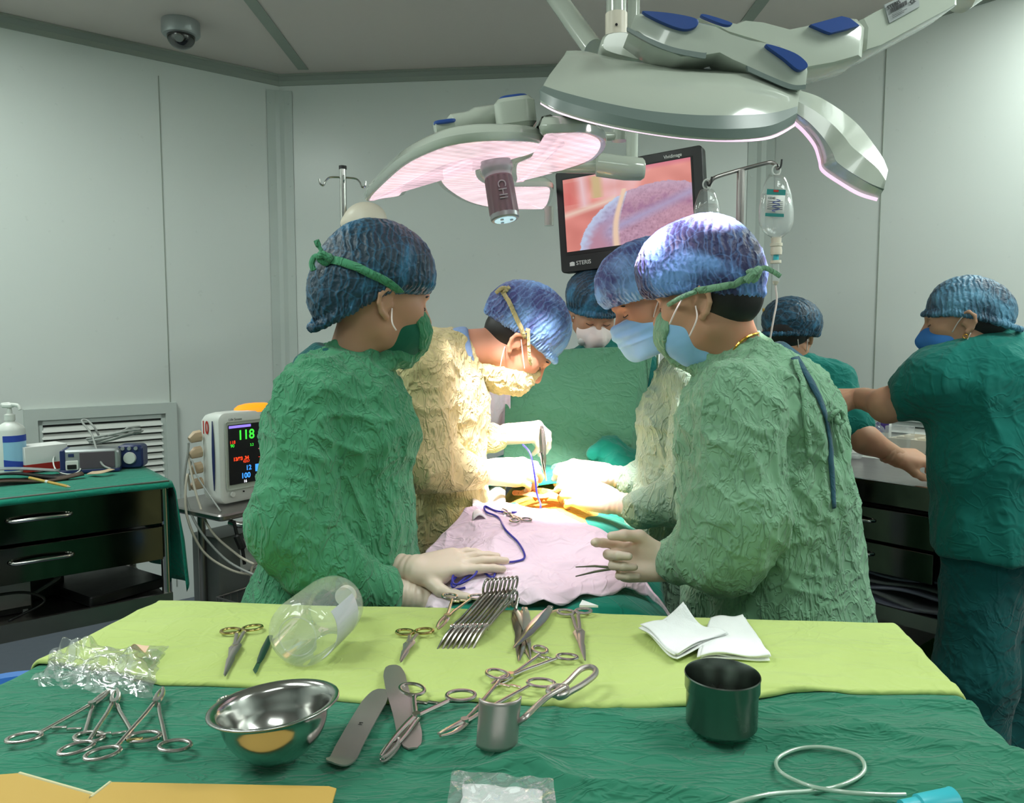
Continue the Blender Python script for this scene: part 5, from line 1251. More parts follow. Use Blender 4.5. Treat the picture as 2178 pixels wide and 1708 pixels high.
def cap(loc, M, prims, m_, rim=((.098, .055), (-.098, -.045)), ra=.088, pl=.0022, seed=0., h=.0042, hi=None, fan=1.):
    (x0, z0), (xe, ze), (x1, z1) = rim; cx = (x0+x1)/2; L = (x0-x1)/2
    def pl_(a, b): d = Vector((a[0]-b[0], 0, a[1]-b[1])); n = Vector((d.z, 0, -d.x)); n = n if n.z < 0 else -n; return s_half((a[0], 0, a[1]), n)
    pa, pb = pl_((x0, z0), (xe, ze)), pl_((xe, ze), (x1, z1))
    def keep(p): return np.minimum(pa(p), pb(p))
    f = u_smooth(prims, .05); f = s_cut(f, keep, .012, keep_inside=True)
    ring = []
    for a in np.linspace(0, 2*PI, 25):
        x = cx+L*math.cos(a); ring.append(Vector((x, ra*math.sin(a), float(np.interp(x, [x1, xe, x0], [z1, ze, z0])))))
    f = u_smooth([f]+s_chain(ring, [.0055]*25), .014)
    v, fc = skin(f, h, .02); v, fc = subdiv(relax(v, fc, 1), fc)
    nn = normals(v, fc); q = np.stack([v[:, 0]*(30*fan)+1.2*perlin(v*14+seed)*3, v[:, 1]*5, v[:, 2]*4], 1)
    dd = pl*(ridged(q+seed, 2, 2)-.4)+pl*.9*(ridged(v*28+seed, 2, 4)-.3)
    rimd = np.abs(keep(v)); ang = np.arctan2(v[:, 1], v[:, 0]-cx)
    dd = dd+np.where(rimd < .016, .0013*np.sin(ang*70), 0)
    v = v+nn*dd[:, None]; o = loc('surgical_cap', (v, fc), m_)
    A = np.array(M); return v @ A[:3, :3].T+A[:3, 3], fc
def ribbon_on(name, tree, px, w, m_, root, off=.003, n=5, th=.0012, Y=None):
    pts = []; nr = []
    for x, y in [tuple(q) for q in smooth_px(px, n)]:
        p, q = onto(tree, x, y, off, Y); pts.append(p); nr.append(q)
    nr = [(nr[max(i-1, 0)]+nr[i]+nr[min(i+1, len(nr)-1)]).normalized() for i in range(len(nr))]
    ws = w if not isinstance(w, tuple) else [w[0]+(w[1]-w[0])*i/(len(pts)-1) for i in range(len(pts))]
    return obj(name, MB().ribbon(pts, nr, ws, th), m_, root, True, True)
def smooth_px(px, n=5): return [(p.x, p.y) for p in smooth_path([Vector((x, y, 0)) for x, y in px], n)]
def strand(name, pts, r, m_, root, n=6): return obj(name, MB().tube(smooth_path(pts, n), r, 8), m_, root, True, True)
FING = [((.091, .031), (.042, .026, .020), .0096), ((.095, .0105), (.046, .029, .021), .0098), ((.090, -.010), (.042, .027, .020), .0092), ((.081, -.029), (.033, .021, .018), .0082)]
def hand(root, wrist, fwd, dorsal, side, curls, thumb, arm, m_=None, name='gloved_hand', spread=.05, cuff=.09, cr=.036, h=.0023, s=1.0, ell=.75):
    x = Vector(fwd).normalized(); z = Vector(dorsal); y = z.cross(x).normalized(); M = frame(wrist, x, y); Mi = M.inverted()
    fs = []
    for i, ((kx, ky), _, r) in enumerate(FING):
        fs.append(s_cone((0, side*(.014-.0095*i), 0), (kx*s, side*ky*s, 0), .0185, .0125))
    fs.append(s_cone((.01, side*.016, -.006), (.05, side*.03, -.01), .018, .014))
    fs.append(s_cone((.01, side*-.016, -.006), (.07, side*-.026, -.006), .017, .013))
    palm = u_smooth(fs, .016); parts = [palm]
    for i, ((kx, ky), ls, r) in enumerate(FING):
        c = curls[i]; a = 0; p = Vector((kx*s, side*ky*s, 0)); yaw = side*(1.2-i)*spread
        ch = [p]
        for j in range(3):
            a += c[j]; d = Vector((math.cos(a)*math.cos(yaw), math.cos(a)*math.sin(yaw), -math.sin(a))); p = p+d*ls[j]*s; ch.append(p)
        parts.append(u_smooth(s_chain(ch, [r*1.1, r, r*.94, r*.78]), .003))
    t = [Vector((.02, side*.026, -.008))]
    for (tx, ty, tz), L in zip(thumb, (.044, .034, .027)): t.append(t[-1]+Vector((tx, side*ty, tz)).normalized()*L*s)
    parts.append(u_smooth(s_chain(t, [.0165, .0128, .0112, .0088]), .006))
    f = parts[0]
    for q in parts[1:]: f = u_smooth([f, q], .007)
    ar = Mi @ Vector(arm); dl = ar.normalized()
    f = u_smooth([f, s_cone((0, 0, 0), dl*.04, .0255, .029), s_cone(dl*.04, dl*cuff, .029, cr)], .012)
    f = s_cut(f, s_half(dl*(cuff+.004), dl), .004, keep_inside=True)
    f.bb = (f.bb[0]-.01, f.bb[1]+.01)
    v, fc = skin(f, h, .01); v = relax(v, fc, 1, .35); nn = normals(v, fc)
    t_ = v @ np.array(dl); v = v+nn*(.0007*np.sin(t_*420+3*perlin(v*30)))[:, None]*np.clip(t_*30+.6, 0, 1)[:, None]     # fine stretch rings at the wrist
    o = obj(name, (v, fc), m_ or M_['glove'], root, False, True); o.matrix_basis = world_matrix(root).inverted() @ M
    if cuff > .06 and m_ is None:
        c = dl*cuff; u = Vector((0, 0, 1)) if abs(dl.z) < .8 else Vector((0, 1, 0)); a1 = dl.cross(u).normalized(); a2 = dl.cross(a1)
        rm = obj('rolled_cuff', MB().tube([c+a1*cr*math.cos(a)+a2*cr*math.sin(a) for a in np.linspace(0, 2*PI, 26, endpoint=False)], .0028, 8, closed=True), M_['elastic'], o, smooth=True)
    return o, M
REL = (.25, .35, .2)
def legs(root, x, y, m_, top=.8, sx=.09, name='trousers', dirn=(0, 1), shoe=(0, 0)):
    fs = []; px = Vector((dirn[1], -dirn[0], 0)).normalized()*sx
    for s in (1, -1):
        c = Vector((x, y, 0))+px*s; fs += [s_cone(c+Vector((0, 0, top)), c+Vector((0, 0, .5)), .1, .078), s_cone(c+Vector((0, 0, .5)), c+Vector((0, 0, .09)), .078, .07)]
        sh = skin(u_smooth([s_cone(c+Vector((-dirn[0]*.05, -dirn[1]*.05, .045)), c+Vector((dirn[0]*.14, dirn[1]*.14, .035)), .042, .034)], .02), .009); obj('shoe', sh, M_['white'], root, True, True)
    return garment(name, fs, m_, root, .04, .012, .006, .002, 1, x*3)
def person(label, O): return thing('person', label, 'person', (O[0], O[1], 0), group=None)

# ---- nurse in dark green gown, left
YA = 1.66
rA = person('person in dark green gown and teal cap, gloved hand resting on white drape', P(715, 1000, YA))
O = P(806, 642, YA+.01)
MA, locA, hv, hf = head(rA, O, (.86, .44, -.14), (.1, 0, 1), P(738, 790, YA), .05, M_['skin2'], hair=False)
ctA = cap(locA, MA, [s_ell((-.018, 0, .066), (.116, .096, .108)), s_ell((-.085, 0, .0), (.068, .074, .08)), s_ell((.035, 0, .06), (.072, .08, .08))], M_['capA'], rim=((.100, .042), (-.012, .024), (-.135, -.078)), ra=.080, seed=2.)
gA, gvA = garment('gown', [s_cone(C(738, 790, YA), C(728, 905, YA), .07, .145), s_cone(C(728, 905, YA), C(718, 1110, YA), .147, .150), s_cone(C(718, 1110, YA), C(700, 1330, YA), .150, .172),
    s_cone(C(700, 1330, YA), (C(700, 1330, YA)[0], YA+.02, .38), .172, .2), s_cone(C(690, 832, 1.56), C(745, 815, 1.80), .066, .062), None, s_cone(C(668, 850, 1.545), C(618, 1110, 1.50), .070, .078),
    s_cone(C(618, 1110, 1.50), C(700, 1215, 1.505), .082, .070), s_cone(C(700, 1215, 1.505), C(815, 1262, 1.53), .066, .042), None, s_cone(C(800, 860, 1.78), C(820, 1060, 1.86), .062, .06), s_cone(C(820, 1060, 1.86), C(848, 1190, 1.78), .058, .045),
    ], M_['gownA'], rA, .055, .0085, .014, .0075, 1, 1.3, .45)
tA = bvh(gvA)
cA = skin(s_cut(u_smooth([s_cone(C(742, 765, YA), C(726, 800, YA), .066, .098), s_cone(C(708, 745, YA), C(690, 790, YA-.02), .042, .06)], .03), s_half(P(720, 742, YA), (.35, 0, 1)), .01, True), .006)
obj('scrub_collar', (relax(*cA, 1), cA[1]), M_['tealdark'], rA, True, True)
legs(rA, P(700, 1300, YA).x, YA, M_['tealdark'], .6, .08, dirn=(1, 0))
# tie round the cap, knot behind, and the cloth mask that runs down to the neck
tcA = bvh(ctA); knot = onto(tcA, 698, 552, .008)[0]
ribbon_on('mask_tie', tcA, [(698, 552), (740, 562), (790, 583), (835, 606), (868, 636)], .017, M_['gownA'], rA, .004)
kn = MB(); kn.tube(smooth_path([knot+Vector(q) for q in ((.012, -.006, -.006), (-.004, -.012, .006), (-.012, -.004, -.002), (0, .0, -.01), (.01, -.01, .004))], 5), .0075, 8)
kn.tube(smooth_path([knot, knot+Vector((-.012, -.004, .02)), knot+Vector((-.018, -.004, .034))], 5), [.004]*6+[.006]*5, 8, flat=(.5, (0, 1, 0))); kn.tube(smooth_path([knot, knot+Vector((-.02, -.004, .002)), knot+Vector((-.028, -.004, -.012)), knot+Vector((-.024, -.004, -.026))], 5), .006, 8, flat=(.6, (0, 1, 0)))
obj('knot', kn, M_['gownA'], rA, True, True)
CM = lambda par, loc, M, tail, mi, mo: (loc('inner_mask', skin(s_cut(s_cut(u_smooth([s_ell((.056, 0, -.056), (.066, .062, .062)), s_cone((.05, 0, -.1), (.02, 0, -.105), .035, .03)], .02), s_half((.09, 0, -.012), (.3, 0, 1)), .004, True), s_half((.022, 0, 0), (-1, 0, .25)), .004, True), .0035), mi),
    garment('cloth_mask', [s_move(s_cut(s_cut(s_ell((.058, 0, -.055), (.066, .067, .066)), s_half((.09, 0, -.004), (.25, 0, 1)), .006, True), s_half((.060, 0, 0), (-1, 0, -.35)), .006, True), M)]+s_chain([M @ Vector((.075, 0, -.105))]+tail[0], tail[1]), mo, par, .02, .0045, .004, .003, 1, 4., .6, sc=1.6))
CM(rA, locA, MA, ([C(848, 752, YA+.02), C(800, 788, YA-.03)], [.028, .026, .020]), M_['maskg'], M_['gownA'])
strand('ear_loop', [onto(bvh((hv, hf)), 832, 655, .003)[0], P(834, 685, YA-.078), P(843, 703, YA-.078)], .0016, M_['elastic'], rA)
# her hands
hand(rA, P(884, 1212, 1.575), (1, .16, .16), (-.1, -.42, 1), -1, [(.05, .1, .1), (.05, .15, .1), (.1, .2, .1), (.15, .3, .2)], [(.55, .9, -.15), (.9, .6, -.15), (.95, .4, -.1)], P(886, 1216, 1.59)+Vector((-.09, .03, .0)), spread=.09, cr=.040)
hand(rA, P(905, 1274, 1.565), (1, .25, -.1), (.05, -.4, 1), 1, [(.4, .6, .3)]*4, [(.8, .6, -.5), (1, 0, -.4), (1, -.2, -.3)], P(830, 1262, 1.54), cr=.043, cuff=.1)

# ---- surgeon in yellow gown
YB = 2.13
rB = person('person in pale yellow gown bending over the open incision from the left', P(925, 1000, YB))
O = P(1102, 730, YB+.06)
MB_, locB, hvB, hfB = head(rB, O, (.66, .05, -.75), (.74, 0, .67), P(985, 748, YB+.03), .062, M_['skin'])
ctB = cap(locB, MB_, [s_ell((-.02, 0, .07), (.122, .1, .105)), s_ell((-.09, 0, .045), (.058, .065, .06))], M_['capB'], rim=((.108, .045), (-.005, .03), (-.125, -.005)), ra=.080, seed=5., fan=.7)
gB, gvB = garment('gown', [s_cone(C(955, 765, YB+.02), C(925, 860, YB), .085, .135), s_cone(C(925, 860, YB), C(925, 1090, YB), .137, .138), s_cone(C(925, 1090, YB), (C(925, 1090, YB)[0]-.02, YB+.02, .4), .138, .19),
    s_cone(C(905, 770, 2.02), C(960, 765, 2.28), .075, .07), None, s_cone(C(900, 790, 2.0), C(905, 985, 1.965), .078, .075), s_cone(C(905, 985, 1.965), C(1005, 1005, 2.0), .07, .043),
    None, s_cone(C(955, 790, 2.28), C(985, 930, 2.30), .07, .06), s_cone(C(985, 930, 2.30), C(1052, 935, 2.24), .055, .04)], M_['gownB'], rB, .05, .0085, .011, .0055, 1, 7.3, .45)
cB = skin(s_cut(u_smooth([s_cone(C(985, 748, YB+.02), C(955, 770, YB+.02), .07, .09)], .02), s_half(P(1008, 752, YB), (1, 0, .25)), .008, True), .006)
obj('scrub_collar', (relax(*cB, 1), cB[1]), M_['bluecloth'], rB, True, True)
legs(rB, P(915, 1300, YB).x-.02, YB, M_['bluecloth'], .6, .08, dirn=(1, 0))
fm = [C(1128, 792, YB+.055), C(1098, 803, YB+.05), C(1062, 800, YB+.04), C(1015, 778, YB+.0)]
garment('cloth_mask', s_chain(fm, [.026, .042, .044, .026]), M_['gownB'], rB, .03, .005, .003, .004, 1, 4., .6, cuts=(s_half(P(1085, 786, YB), (-.18, .25, -1)),), sc=2)
tcB = bvh(ctB)
ribbon_on('mask_tie', tcB, [(1066, 618), (1082, 640), (1096, 670), (1110, 700), (1122, 732)], .012, M_['gownB'], rB, .004)
strand('mask_tie', [onto(tcB, 1120, 726, .004)[0], P(1126, 758, YB-.02), P(1132, 785, YB+.02)], .0045, M_['gownB'], rB)
k0 = onto(tcB, 1072, 622, .006)[0]; obj('knot', MB().tube(smooth_path([k0+Vector(q) for q in ((-.02, 0, -.006), (-.004, 0, .008), (.012, 0, .006), (.002, 0, -.004), (.018, 0, .012))], 4), .0055, 8), M_['gownB'], rB, True, True)
tb = bvh((hvB, hfB)); strand('ear_loop', [onto(tb, 1074, 738, .004)[0], P(1068, 760, YB-.03), P(1064, 782, YB-.02)], .0015, M_['elastic'], rB)
strand('ear_loop', [onto(tb, 1108, 722, .004)[0], P(1112, 755, YB-.015), P(1116, 785, YB+.0)], .0015, M_['elastic'], rB)
hand(rB, P(1040, 1003, 2.03), (1, .1, -.02), (-.05, -.75, .6), 1, [(.45, .7, .4), (.5, .7, .4), (.6, .8, .4), (.7, .8, .4)], [(.85, .35, -.4), (1, -.1, -.5), (1, -.2, -.3)], P(960, 1003, 1.99), spread=.03, cr=.040, cuff=.075)
hand(rB, P(1078, 922, 2.25), (1, -.25, .12), (-.3, -.45, .9), 1, [(1.0, .7, .3), (1.1, .7, .3), (1.2, .7, .3), (1.2, .8, .4)], [(.8, .2, -.75), (.75, -.25, -.8), (.7, -.4, -.7)], P(1010, 940, 2.28), spread=.03, cr=.038, cuff=.06)

# ---- assistant in sage gown on the far right side of the table
YC = 2.10
rC = person('person in sage gown and blue face mask reaching into the incision from the right', P(1455, 1000, YC))
O = P(1388, 648, YC-.02)
MC_, locC, hvC, hfC = head(rC, O, (-.90, -.16, -.36), (-.34, 0, .94), P(1462, 745, YC+.01), .056, M_['skin'])
ctC = cap(locC, MC_, [s_ell((-.015, 0, .07), (.130, .105, .108)), s_ell((.05, 0, .07), (.078, .085, .08))], M_['capB'], rim=((.116, .043), (-.01, .024), (-.115, -.05)), ra=.082, seed=8., fan=.8)
gC, gvC = garment('gown', [s_cone(C(1475, 785, YC), C(1462, 900, YC), .07, .12), s_cone(C(1462, 900, YC), C(1452, 1110, YC), .124, .14), s_cone(C(1452, 1110, YC), (C(1452, 1110, YC)[0], YC, .4), .14, .19),
    s_cone(C(1490, 815, 1.95), C(1450, 805, 2.24), .075, .07), None, s_cone(C(1500, 830, 1.93), C(1480, 1050, 1.90), .075, .075), s_cone(C(1480, 1050, 1.90), C(1365, 1085, 1.93), .068, .044),
    None, s_cone(C(1445, 830, 2.24), C(1420, 990, 2.22), .07, .06), s_cone(C(1420, 990, 2.22), C(1340, 1022, 2.14), .055, .04)], M_['gownC'], rC, .05, .0085, .012, .0065, 1, 3.7, .45)
legs(rC, P(1460, 1300, YC).x, YC, M_['tealdark'], .6, .08, dirn=(-1, 0))
mk = s_cut(s_cut(u_smooth([s_ell((.058, 0, -.052), (.072, .066, .062)), s_cone((.1, 0, -.012), (.118, 0, -.035), .010, .014), s_cone((.09, 0, -.1), (.03, 0, -.098), .028, .03)], .03), s_half((.09, 0, -.006), (.25, 0, 1)), .004, True), s_half((.022, 0, 0), (-1, 0, .1)), .004, True)
v, f_ = skin(mk, .0035); v = v+normals(v, f_)*(.0018*np.sin(v[:, 2]*230))[:, None]*(v[:, 2] > -.075)[:, None]
mo = locC('face_mask', (v, f_), M_['maskb'])
locC('mask_hem', MB().tube(smooth_path([(.03, -.064, -.028), (.08, -.04, -.012), (.124, 0, -.018), (.08, .04, -.012), (.03, .064, -.028)], 6), .003, 6), M_['maskw'])
for sy in (1, -1):
    locC('ear_loop', MB().tube(smooth_path([(.034, sy*.066, -.028), (.016, sy*.078, .0), (-.008, sy*.086, .026)], 5), .0017, 6), M_['elastic']); locC('ear_loop', MB().tube(smooth_path([(.03, sy*.062, -.09), (.008, sy*.072, -.07), (-.012, sy*.08, -.035)], 5), .0017, 6), M_['elastic'])
hand(rC, P(1300, 1065, 1.98), (-1, .22, .22), (-.1, -.8, .55), -1, [(.4, .6, .3), (.45, .7, .4), (.5, .8, .4), (.6, .8, .4)], [(.85, .35, -.3), (1, 0, -.4), (1, -.1, -.3)], P(1375, 1090, 1.93), spread=.03, cr=.042, cuff=.085)
hand(rC, P(1288, 1008, 2.16), (-1, -.05, .1), (0, -.6, .8), -1, [(.5, .8, .4), (.55, .9, .4), (.6, .9, .4), (.7, .9, .4)], [(.85, .4, -.35), (1, -.1, -.5), (.9, -.2, -.5)], P(1350, 1022, 2.15), spread=.03, cr=.038, cuff=.075)

# ---- assistant in pale green gown, right, nearest
YD = 1.62
rD = person('person in pale green gown with a gold neck chain, holding open tweezers', P(1620, 1000, YD))
O = P(1506, 640, YD+.0)
MD_, locD, hvD, hfD = head(rD, O, (-.84, .48, -.16), (-.12, 0, 1), P(1568, 770, YD+.02), .062, M_['skin2'])
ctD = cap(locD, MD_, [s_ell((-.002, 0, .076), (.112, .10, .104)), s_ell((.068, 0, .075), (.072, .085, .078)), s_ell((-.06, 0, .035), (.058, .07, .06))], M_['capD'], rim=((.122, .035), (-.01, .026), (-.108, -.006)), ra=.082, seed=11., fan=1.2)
gD, gvD = garment('gown', [s_cone(C(1585, 790, YD+.01), C(1612, 900, YD), .072, .148), s_cone(C(1612, 900, YD), C(1628, 1060, YD), .158, .166), s_cone(C(1628, 1060, YD), C(1648, 1330, YD), .166, .182),
    s_cone(C(1648, 1330, YD), (C(1648, 1330, YD)[0]+.03, YD, .38), .182, .23), s_cone(C(1575, 850, 1.50), C(1640, 820, 1.78), .075, .075), None, s_cone(C(1570, 870, 1.48), C(1565, 1090, 1.455), .080, .092),
    s_cone(C(1565, 1090, 1.455), C(1535, 1170, 1.46), .09, .082), s_cone(C(1540, 1160, 1.46), C(1440, 1196, 1.50), .07, .045), None, s_cone(C(1560, 860, 1.72), C(1530, 1100, 1.78), .07, .06)], M_['gownD'], rD, .05, .0085, .014, .0075, 1, 9.1, .45)
legs(rD, P(1650, 1300, YD).x, YD, M_['navycloth'], .6, .08, dirn=(-1, 0))
tD = bvh(gvD)
cD = skin(s_cut(u_smooth([s_cone(C(1580, 770, YD+.02), C(1600, 810, YD+.02), .07, .1), s_cone(C(1625, 735, YD+.04), C(1668, 790, YD+.03), .035, .05)], .03), s_half(P(1600, 756, YD), (-.45, 0, 1)), .01, True), .006)
obj('scrub_collar', (relax(*cD, 1), cD[1]), M_['navycloth'], rD, True, True)
ribbon_on('scrub_strip', tD, [(1690, 762), (1722, 812), (1748, 868), (1762, 930), (1768, 1010), (1772, 1080)], (.018, .008), M_['navycloth'], rD, .003)
ribbon_on('gown_tie', tD, [(1690, 770), (1706, 830), (1712, 900), (1722, 970)], .012, M_['gownD'], rD, .006)
ribbon_on('gown_tie', tD, [(1776, 868), (1768, 900), (1776, 930), (1786, 960)], .011, M_['gownD'], rD, .008)
kd = onto(tD, 1764, 878, .01)[0]; obj('knot', MB().tube(smooth_path([kd+Vector(q) for q in ((-.012, 0, -.01), (0, -.006, .006), (.014, 0, .008), (.02, 0, -.008), (.008, -.004, -.014), (.0, 0, .004))], 5), .005, 8), M_['gownD'], rD, True, True)
tcD = bvh(ctD)
ribbon_on('mask_tie', tcD, [(1478, 617), (1520, 612), (1560, 603), (1592, 590)], .014, M_['gownD'], rD, .004)
kd = onto(tcD, 1594, 586, .008)[0]; kn = MB(); kn.tube(smooth_path([kd+Vector(q) for q in ((-.012, -.004, -.012), (.002, -.01, .004), (.012, -.004, .01), (.004, .0, -.008), (-.006, -.006, .01))], 5), .008, 8)
kn.tube(smooth_path([kd, kd+Vector((.022, 0, .014)), kd+Vector((.04, 0, .008)), kd+Vector((.056, 0, -.002))], 5), .005, 8, flat=(.5, (0, 1, 0)))
obj('knot', kn, M_['gownD'], rD, True, True)
CM(rD, locD, MD_, ([C(1478, 770, YD+.03), C(1515, 802, YD-.02)], [.026, .020, .018]), M_['maskb'], M_['gownD'])
strand('mask_tie', [onto(tcD, 1478, 618, .005)[0], P(1450, 632, YD-.075), P(1422, 648, YD-.03)], .005, M_['gownD'], rD)
td = bvh((hvD, hfD)); e0, e1 = onto(td, 1462, 622, .006)[0], onto(td, 1470, 672, .006)[0]
strand('ear_loop', [e0, P(1440, 655, YD-.082), P(1424, 690, YD-.07)], .0017, M_['elastic'], rD)
strand('ear_loop', [onto(td, 1482, 650, .005)[0], P(1482, 678, YD-.085), P(1466, 716, YD-.075)], .0017, M_['elastic'], rD)
nk = MB(); np_ = [onto(td, x, y, .003)[0] for x, y in smooth_px([(1555, 752), (1572, 728), (1592, 714), (1616, 708)], 6)]
for k in range(len(np_)-1): nk.tube([np_[k], np_[k+1]], .0028, 6)
obj('neck_chain', nk, M_['gold'], rD, True)
hand(rD, P(1415, 1198, 1.52), (-1, .12, .04), (.1, 1, -.25), 1, [(.55, .5, .3), (1.1, 1.2, .6), (1.2, 1.3, .7), (1.25, 1.3, .7)], [(.8, .55, -.3), (1, .0, -.45), (1, -.12, -.35)], P(1470, 1188, 1.50), spread=.02, cr=.041, cuff=.075)

# ---- anaesthetist behind the screen
YE = 2.90
rE = person('person in white respirator mask looking down behind the green screen drape', P(1285, 850, YE))
O = P(1262, 668, YE-.02)
ME_, locE, hvE, hfE = head(rE, O, (.10, -.86, -.42), (.1, -.4, .9), P(1275, 745, YE+.05), .056, M_['skin2'], h=.004)
ctE = cap(locE, ME_, [s_ell((-.01, 0, .07), (.118, .112, .105))], M_['capA'], rim=((.112, .04), (-.01, .02), (-.11, -.04)), ra=.092, seed=14., h=.005)
garment('scrub_top', [s_cone(C(1278, 765, YE+.05), C(1285, 850, YE+.03), .09, .15), s_cone(C(1285, 850, YE+.03), C(1285, 1150, YE+.03), .15, .16), s_cone(C(1220, 790, YE), C(1350, 785, YE), .075, .075),
    s_cone(C(1215, 800, YE), C(1200, 960, YE), .07, .06), s_cone(C(1360, 800, YE), C(1370, 960, YE), .07, .06)], M_['teal'], rE, .06, .011, .007, .003, 1, 2.)
legs(rE, P(1285, 1150, YE).x, YE, M_['tealdark'], .85, .09, dirn=(0, -1))
mk = s_cut(s_cut(u_smooth([s_ell((.055, 0, -.052), (.066, .066, .056)), s_cone((.1, 0, -.014), (.128, 0, -.045), .008, .02), s_cone((.128, 0, -.045), (.09, 0, -.098), .02, .02)], .03), s_half((.09, 0, -.004), (.2, 0, 1)), .004, True), s_half((.022, 0, 0), (-1, 0, .1)), .004, True)
mo = locE('respirator_mask', skin(mk, .004), M_['maskw'])
locE('valve', MB().tube([(.085, -.045, -.07), (.098, -.054, -.074)], [.015, .013], 18), M_['white']); locE('mask_seam', MB().tube([(.128, 0, -.02), (.146, 0, -.045), (.118, 0, -.105)], .0012, 6), M_['maskw'])

# ---- person at the right trolley, back turned
YF = 2.50
rF = person('person in teal scrubs behind the drip line, hand on the right trolley', P(1700, 950, YF))
O = P(1680, 712, YF)
MF_, locF, hvF, hfF = head(rF, O, (.55, .80, -.2), (0, 0, 1), P(1690, 790, YF), .05, M_['skin2'], h=.004, s=.88)
ctF = cap(locF, MF_, [s_ell((-.012, 0, .05), (.112, .1, .088)), s_ell((-.03, -.05, .03), (.06, .06, .06))], M_['capA'], rim=((.1, .02), (0, .0), (-.11, -.02)), ra=.096, seed=17., h=.005)
garment('scrub_top', [s_cone(C(1695, 800, YF), C(1700, 890, YF), .085, .14), s_cone(C(1700, 890, YF), C(1700, 1150, YF), .14, .16), s_cone(C(1630, 830, YF), C(1762, 812, YF-.03), .07, .066), s_cone(C(1770, 815, YF-.03), C(1818, 905, YF-.1), .062, .056),
    s_cone(C(1625, 840, YF), C(1640, 950, YF+.08), .06, .056)], M_['teal'], rF, .05, .010, .006, .003, 1, 12., cuts=(s_half(P(1826, 922, YF-.1), (-.5, 0, 1)),))
hand(rF, P(1905, 972, YF-.14), (1, .1, -.05), (-.2, -.5, 1), -1, [(.5, .6, .3)]*4, [(.8, .5, -.5), (1, 0, -.5), (1, 0, -.3)], P(1830, 935, YF-.13), m_=M_['skin2'], name='hand', cuff=.03, cr=.03, spread=.03, s=.92)
fa = skin(u_smooth([s_cone(C(1806, 900, YF-.1), C(1840, 935, YF-.13), .043, .04), s_cone(C(1840, 935, YF-.13), C(1908, 970, YF-.14), .04, .027)], .03), .006); obj('forearm', fa, M_['skin2'], rF, True, True)
legs(rF, P(1700, 1150, YF).x, YF, M_['tealdark'], .85, .09, dirn=(0, 1))
ty = bvh(ctF); q = onto(ty, 1625, 660, .004)[0]; obj('cap_clip', MB().tube([q, q+Vector((.004, 0, .0))], .006, 10), M_['card'], rF, True)
for x0, x1 in ((1697, 1699), (1718, 1716)): strand('ear_loop', [P(x0, 722, YF-.085), P(x1, 745, YF-.06)], .0015, M_['elastic'], rF)

# ---- person in teal scrubs, far right
YG = 2.0
rG = person('person in teal scrubs with an earring, seen from behind at the right trolley', P(2110, 1000, YG))
O = P(2052, 684, YG)
MG_, locG, hvG, hfG = head(rG, O, (-.86, .50, -.12), (0, 0, 1), P(2080, 755, YG+.02), .05, M_['skin2'], s=.87)
ctG = cap(locG, MG_, [s_ell((-.005, 0, .05), (.102, .088, .086)), s_ell((-.075, 0, .015), (.058, .066, .06))], M_['capG'], rim=((.104, .035), (-.0, .02), (-.135, -.04)), ra=.082, seed=21., fan=1.)
gG, gvG = garment('scrub_top', [s_cone(C(2085, 752, YG+.02), C(2100, 820, YG), .08, .13), s_cone(C(2100, 820, YG), C(2105, 960, YG), .14, .135), s_cone(C(2105, 960, YG), C(2108, 1185, YG), .130, .142), s_cone(C(1995, 800, YG-.02), C(2190, 800, YG-.02), .075, .085),
    s_cone(C(1990, 808, YG), C(1915, 845, YG+.06), .07, .06), s_cone(C(2215, 820, YG), C(2235, 960, YG), .07, .07)], M_['teal'], rG, .06, .009, .012, .002, 1, 15., .8,
    cuts=(s_half(C(1897, 850, YG+.06), (1, -.3, .25)), s_half((0, 0, P(2105, 1176, YG).z), (0, 0, 1))))
fa = skin(u_smooth([s_cone(C(1935, 842, YG+.05), C(1888, 862, YG+.08), .043, .044), s_cone(C(1888, 862, YG+.08), C(1825, 845, YG+.26), .042, .028)], .03), .006); obj('forearm', fa, M_['skin2'], rG, True, True)
hand(rG, P(1828, 846, YG+.25), (-1, .5, .0), (0, -.4, 1), 1, [(.5, .6, .3)]*4, [(.8, .5, -.5), (1, 0, -.5), (1, 0, -.3)], P(1850, 850, YG+.2), m_=M_['skin2'], name='hand', cuff=.03, cr=.03, spread=.03, s=.92)
# trousers
cx = P(2085, 1200, YG).x
garment('trousers', [s_cone((cx+.005, YG, .83), (cx+.0, YG, .5), .095, .088), s_cone((cx+.0, YG, .5), (cx+.01, YG, .10), .088, .078), s_cone((cx+.12, YG+.04, .83), (cx+.15, YG+.08, .5), .095, .085), s_cone((cx+.15, YG+.08, .5), (cx+.15, YG+.12, .10), .085, .078),
    s_cone((cx+.01, YG, .88), (cx+.11, YG+.02, .88), .10, .10)], M_['tealdark'], rG, .05, .010, .010, .002, 1, 18.)
for sx, sy in ((.01, 0), (.15, .12)):
    sh = skin(u_smooth([s_cone((cx+sx+.03, YG+sy-.04, .045), (cx+sx-.10, YG+sy+.08, .035), .042, .034)], .02), .008); obj('shoe', sh, M_['white'], rG, True, True)
mk = s_cut(s_cut(u_smooth([s_ell((.055, 0, -.052), (.066, .066, .056)), s_cone((.1, 0, -.014), (.118, 0, -.045), .008, .016)], .03), s_half((.09, 0, -.004), (.2, 0, 1)), .004, True), s_half((.022, 0, 0), (-1, 0, .1)), .004, True)
mo = locG('face_mask', skin(mk, .004), mat('blue_mask_bright', (50, 120, 196), .7))
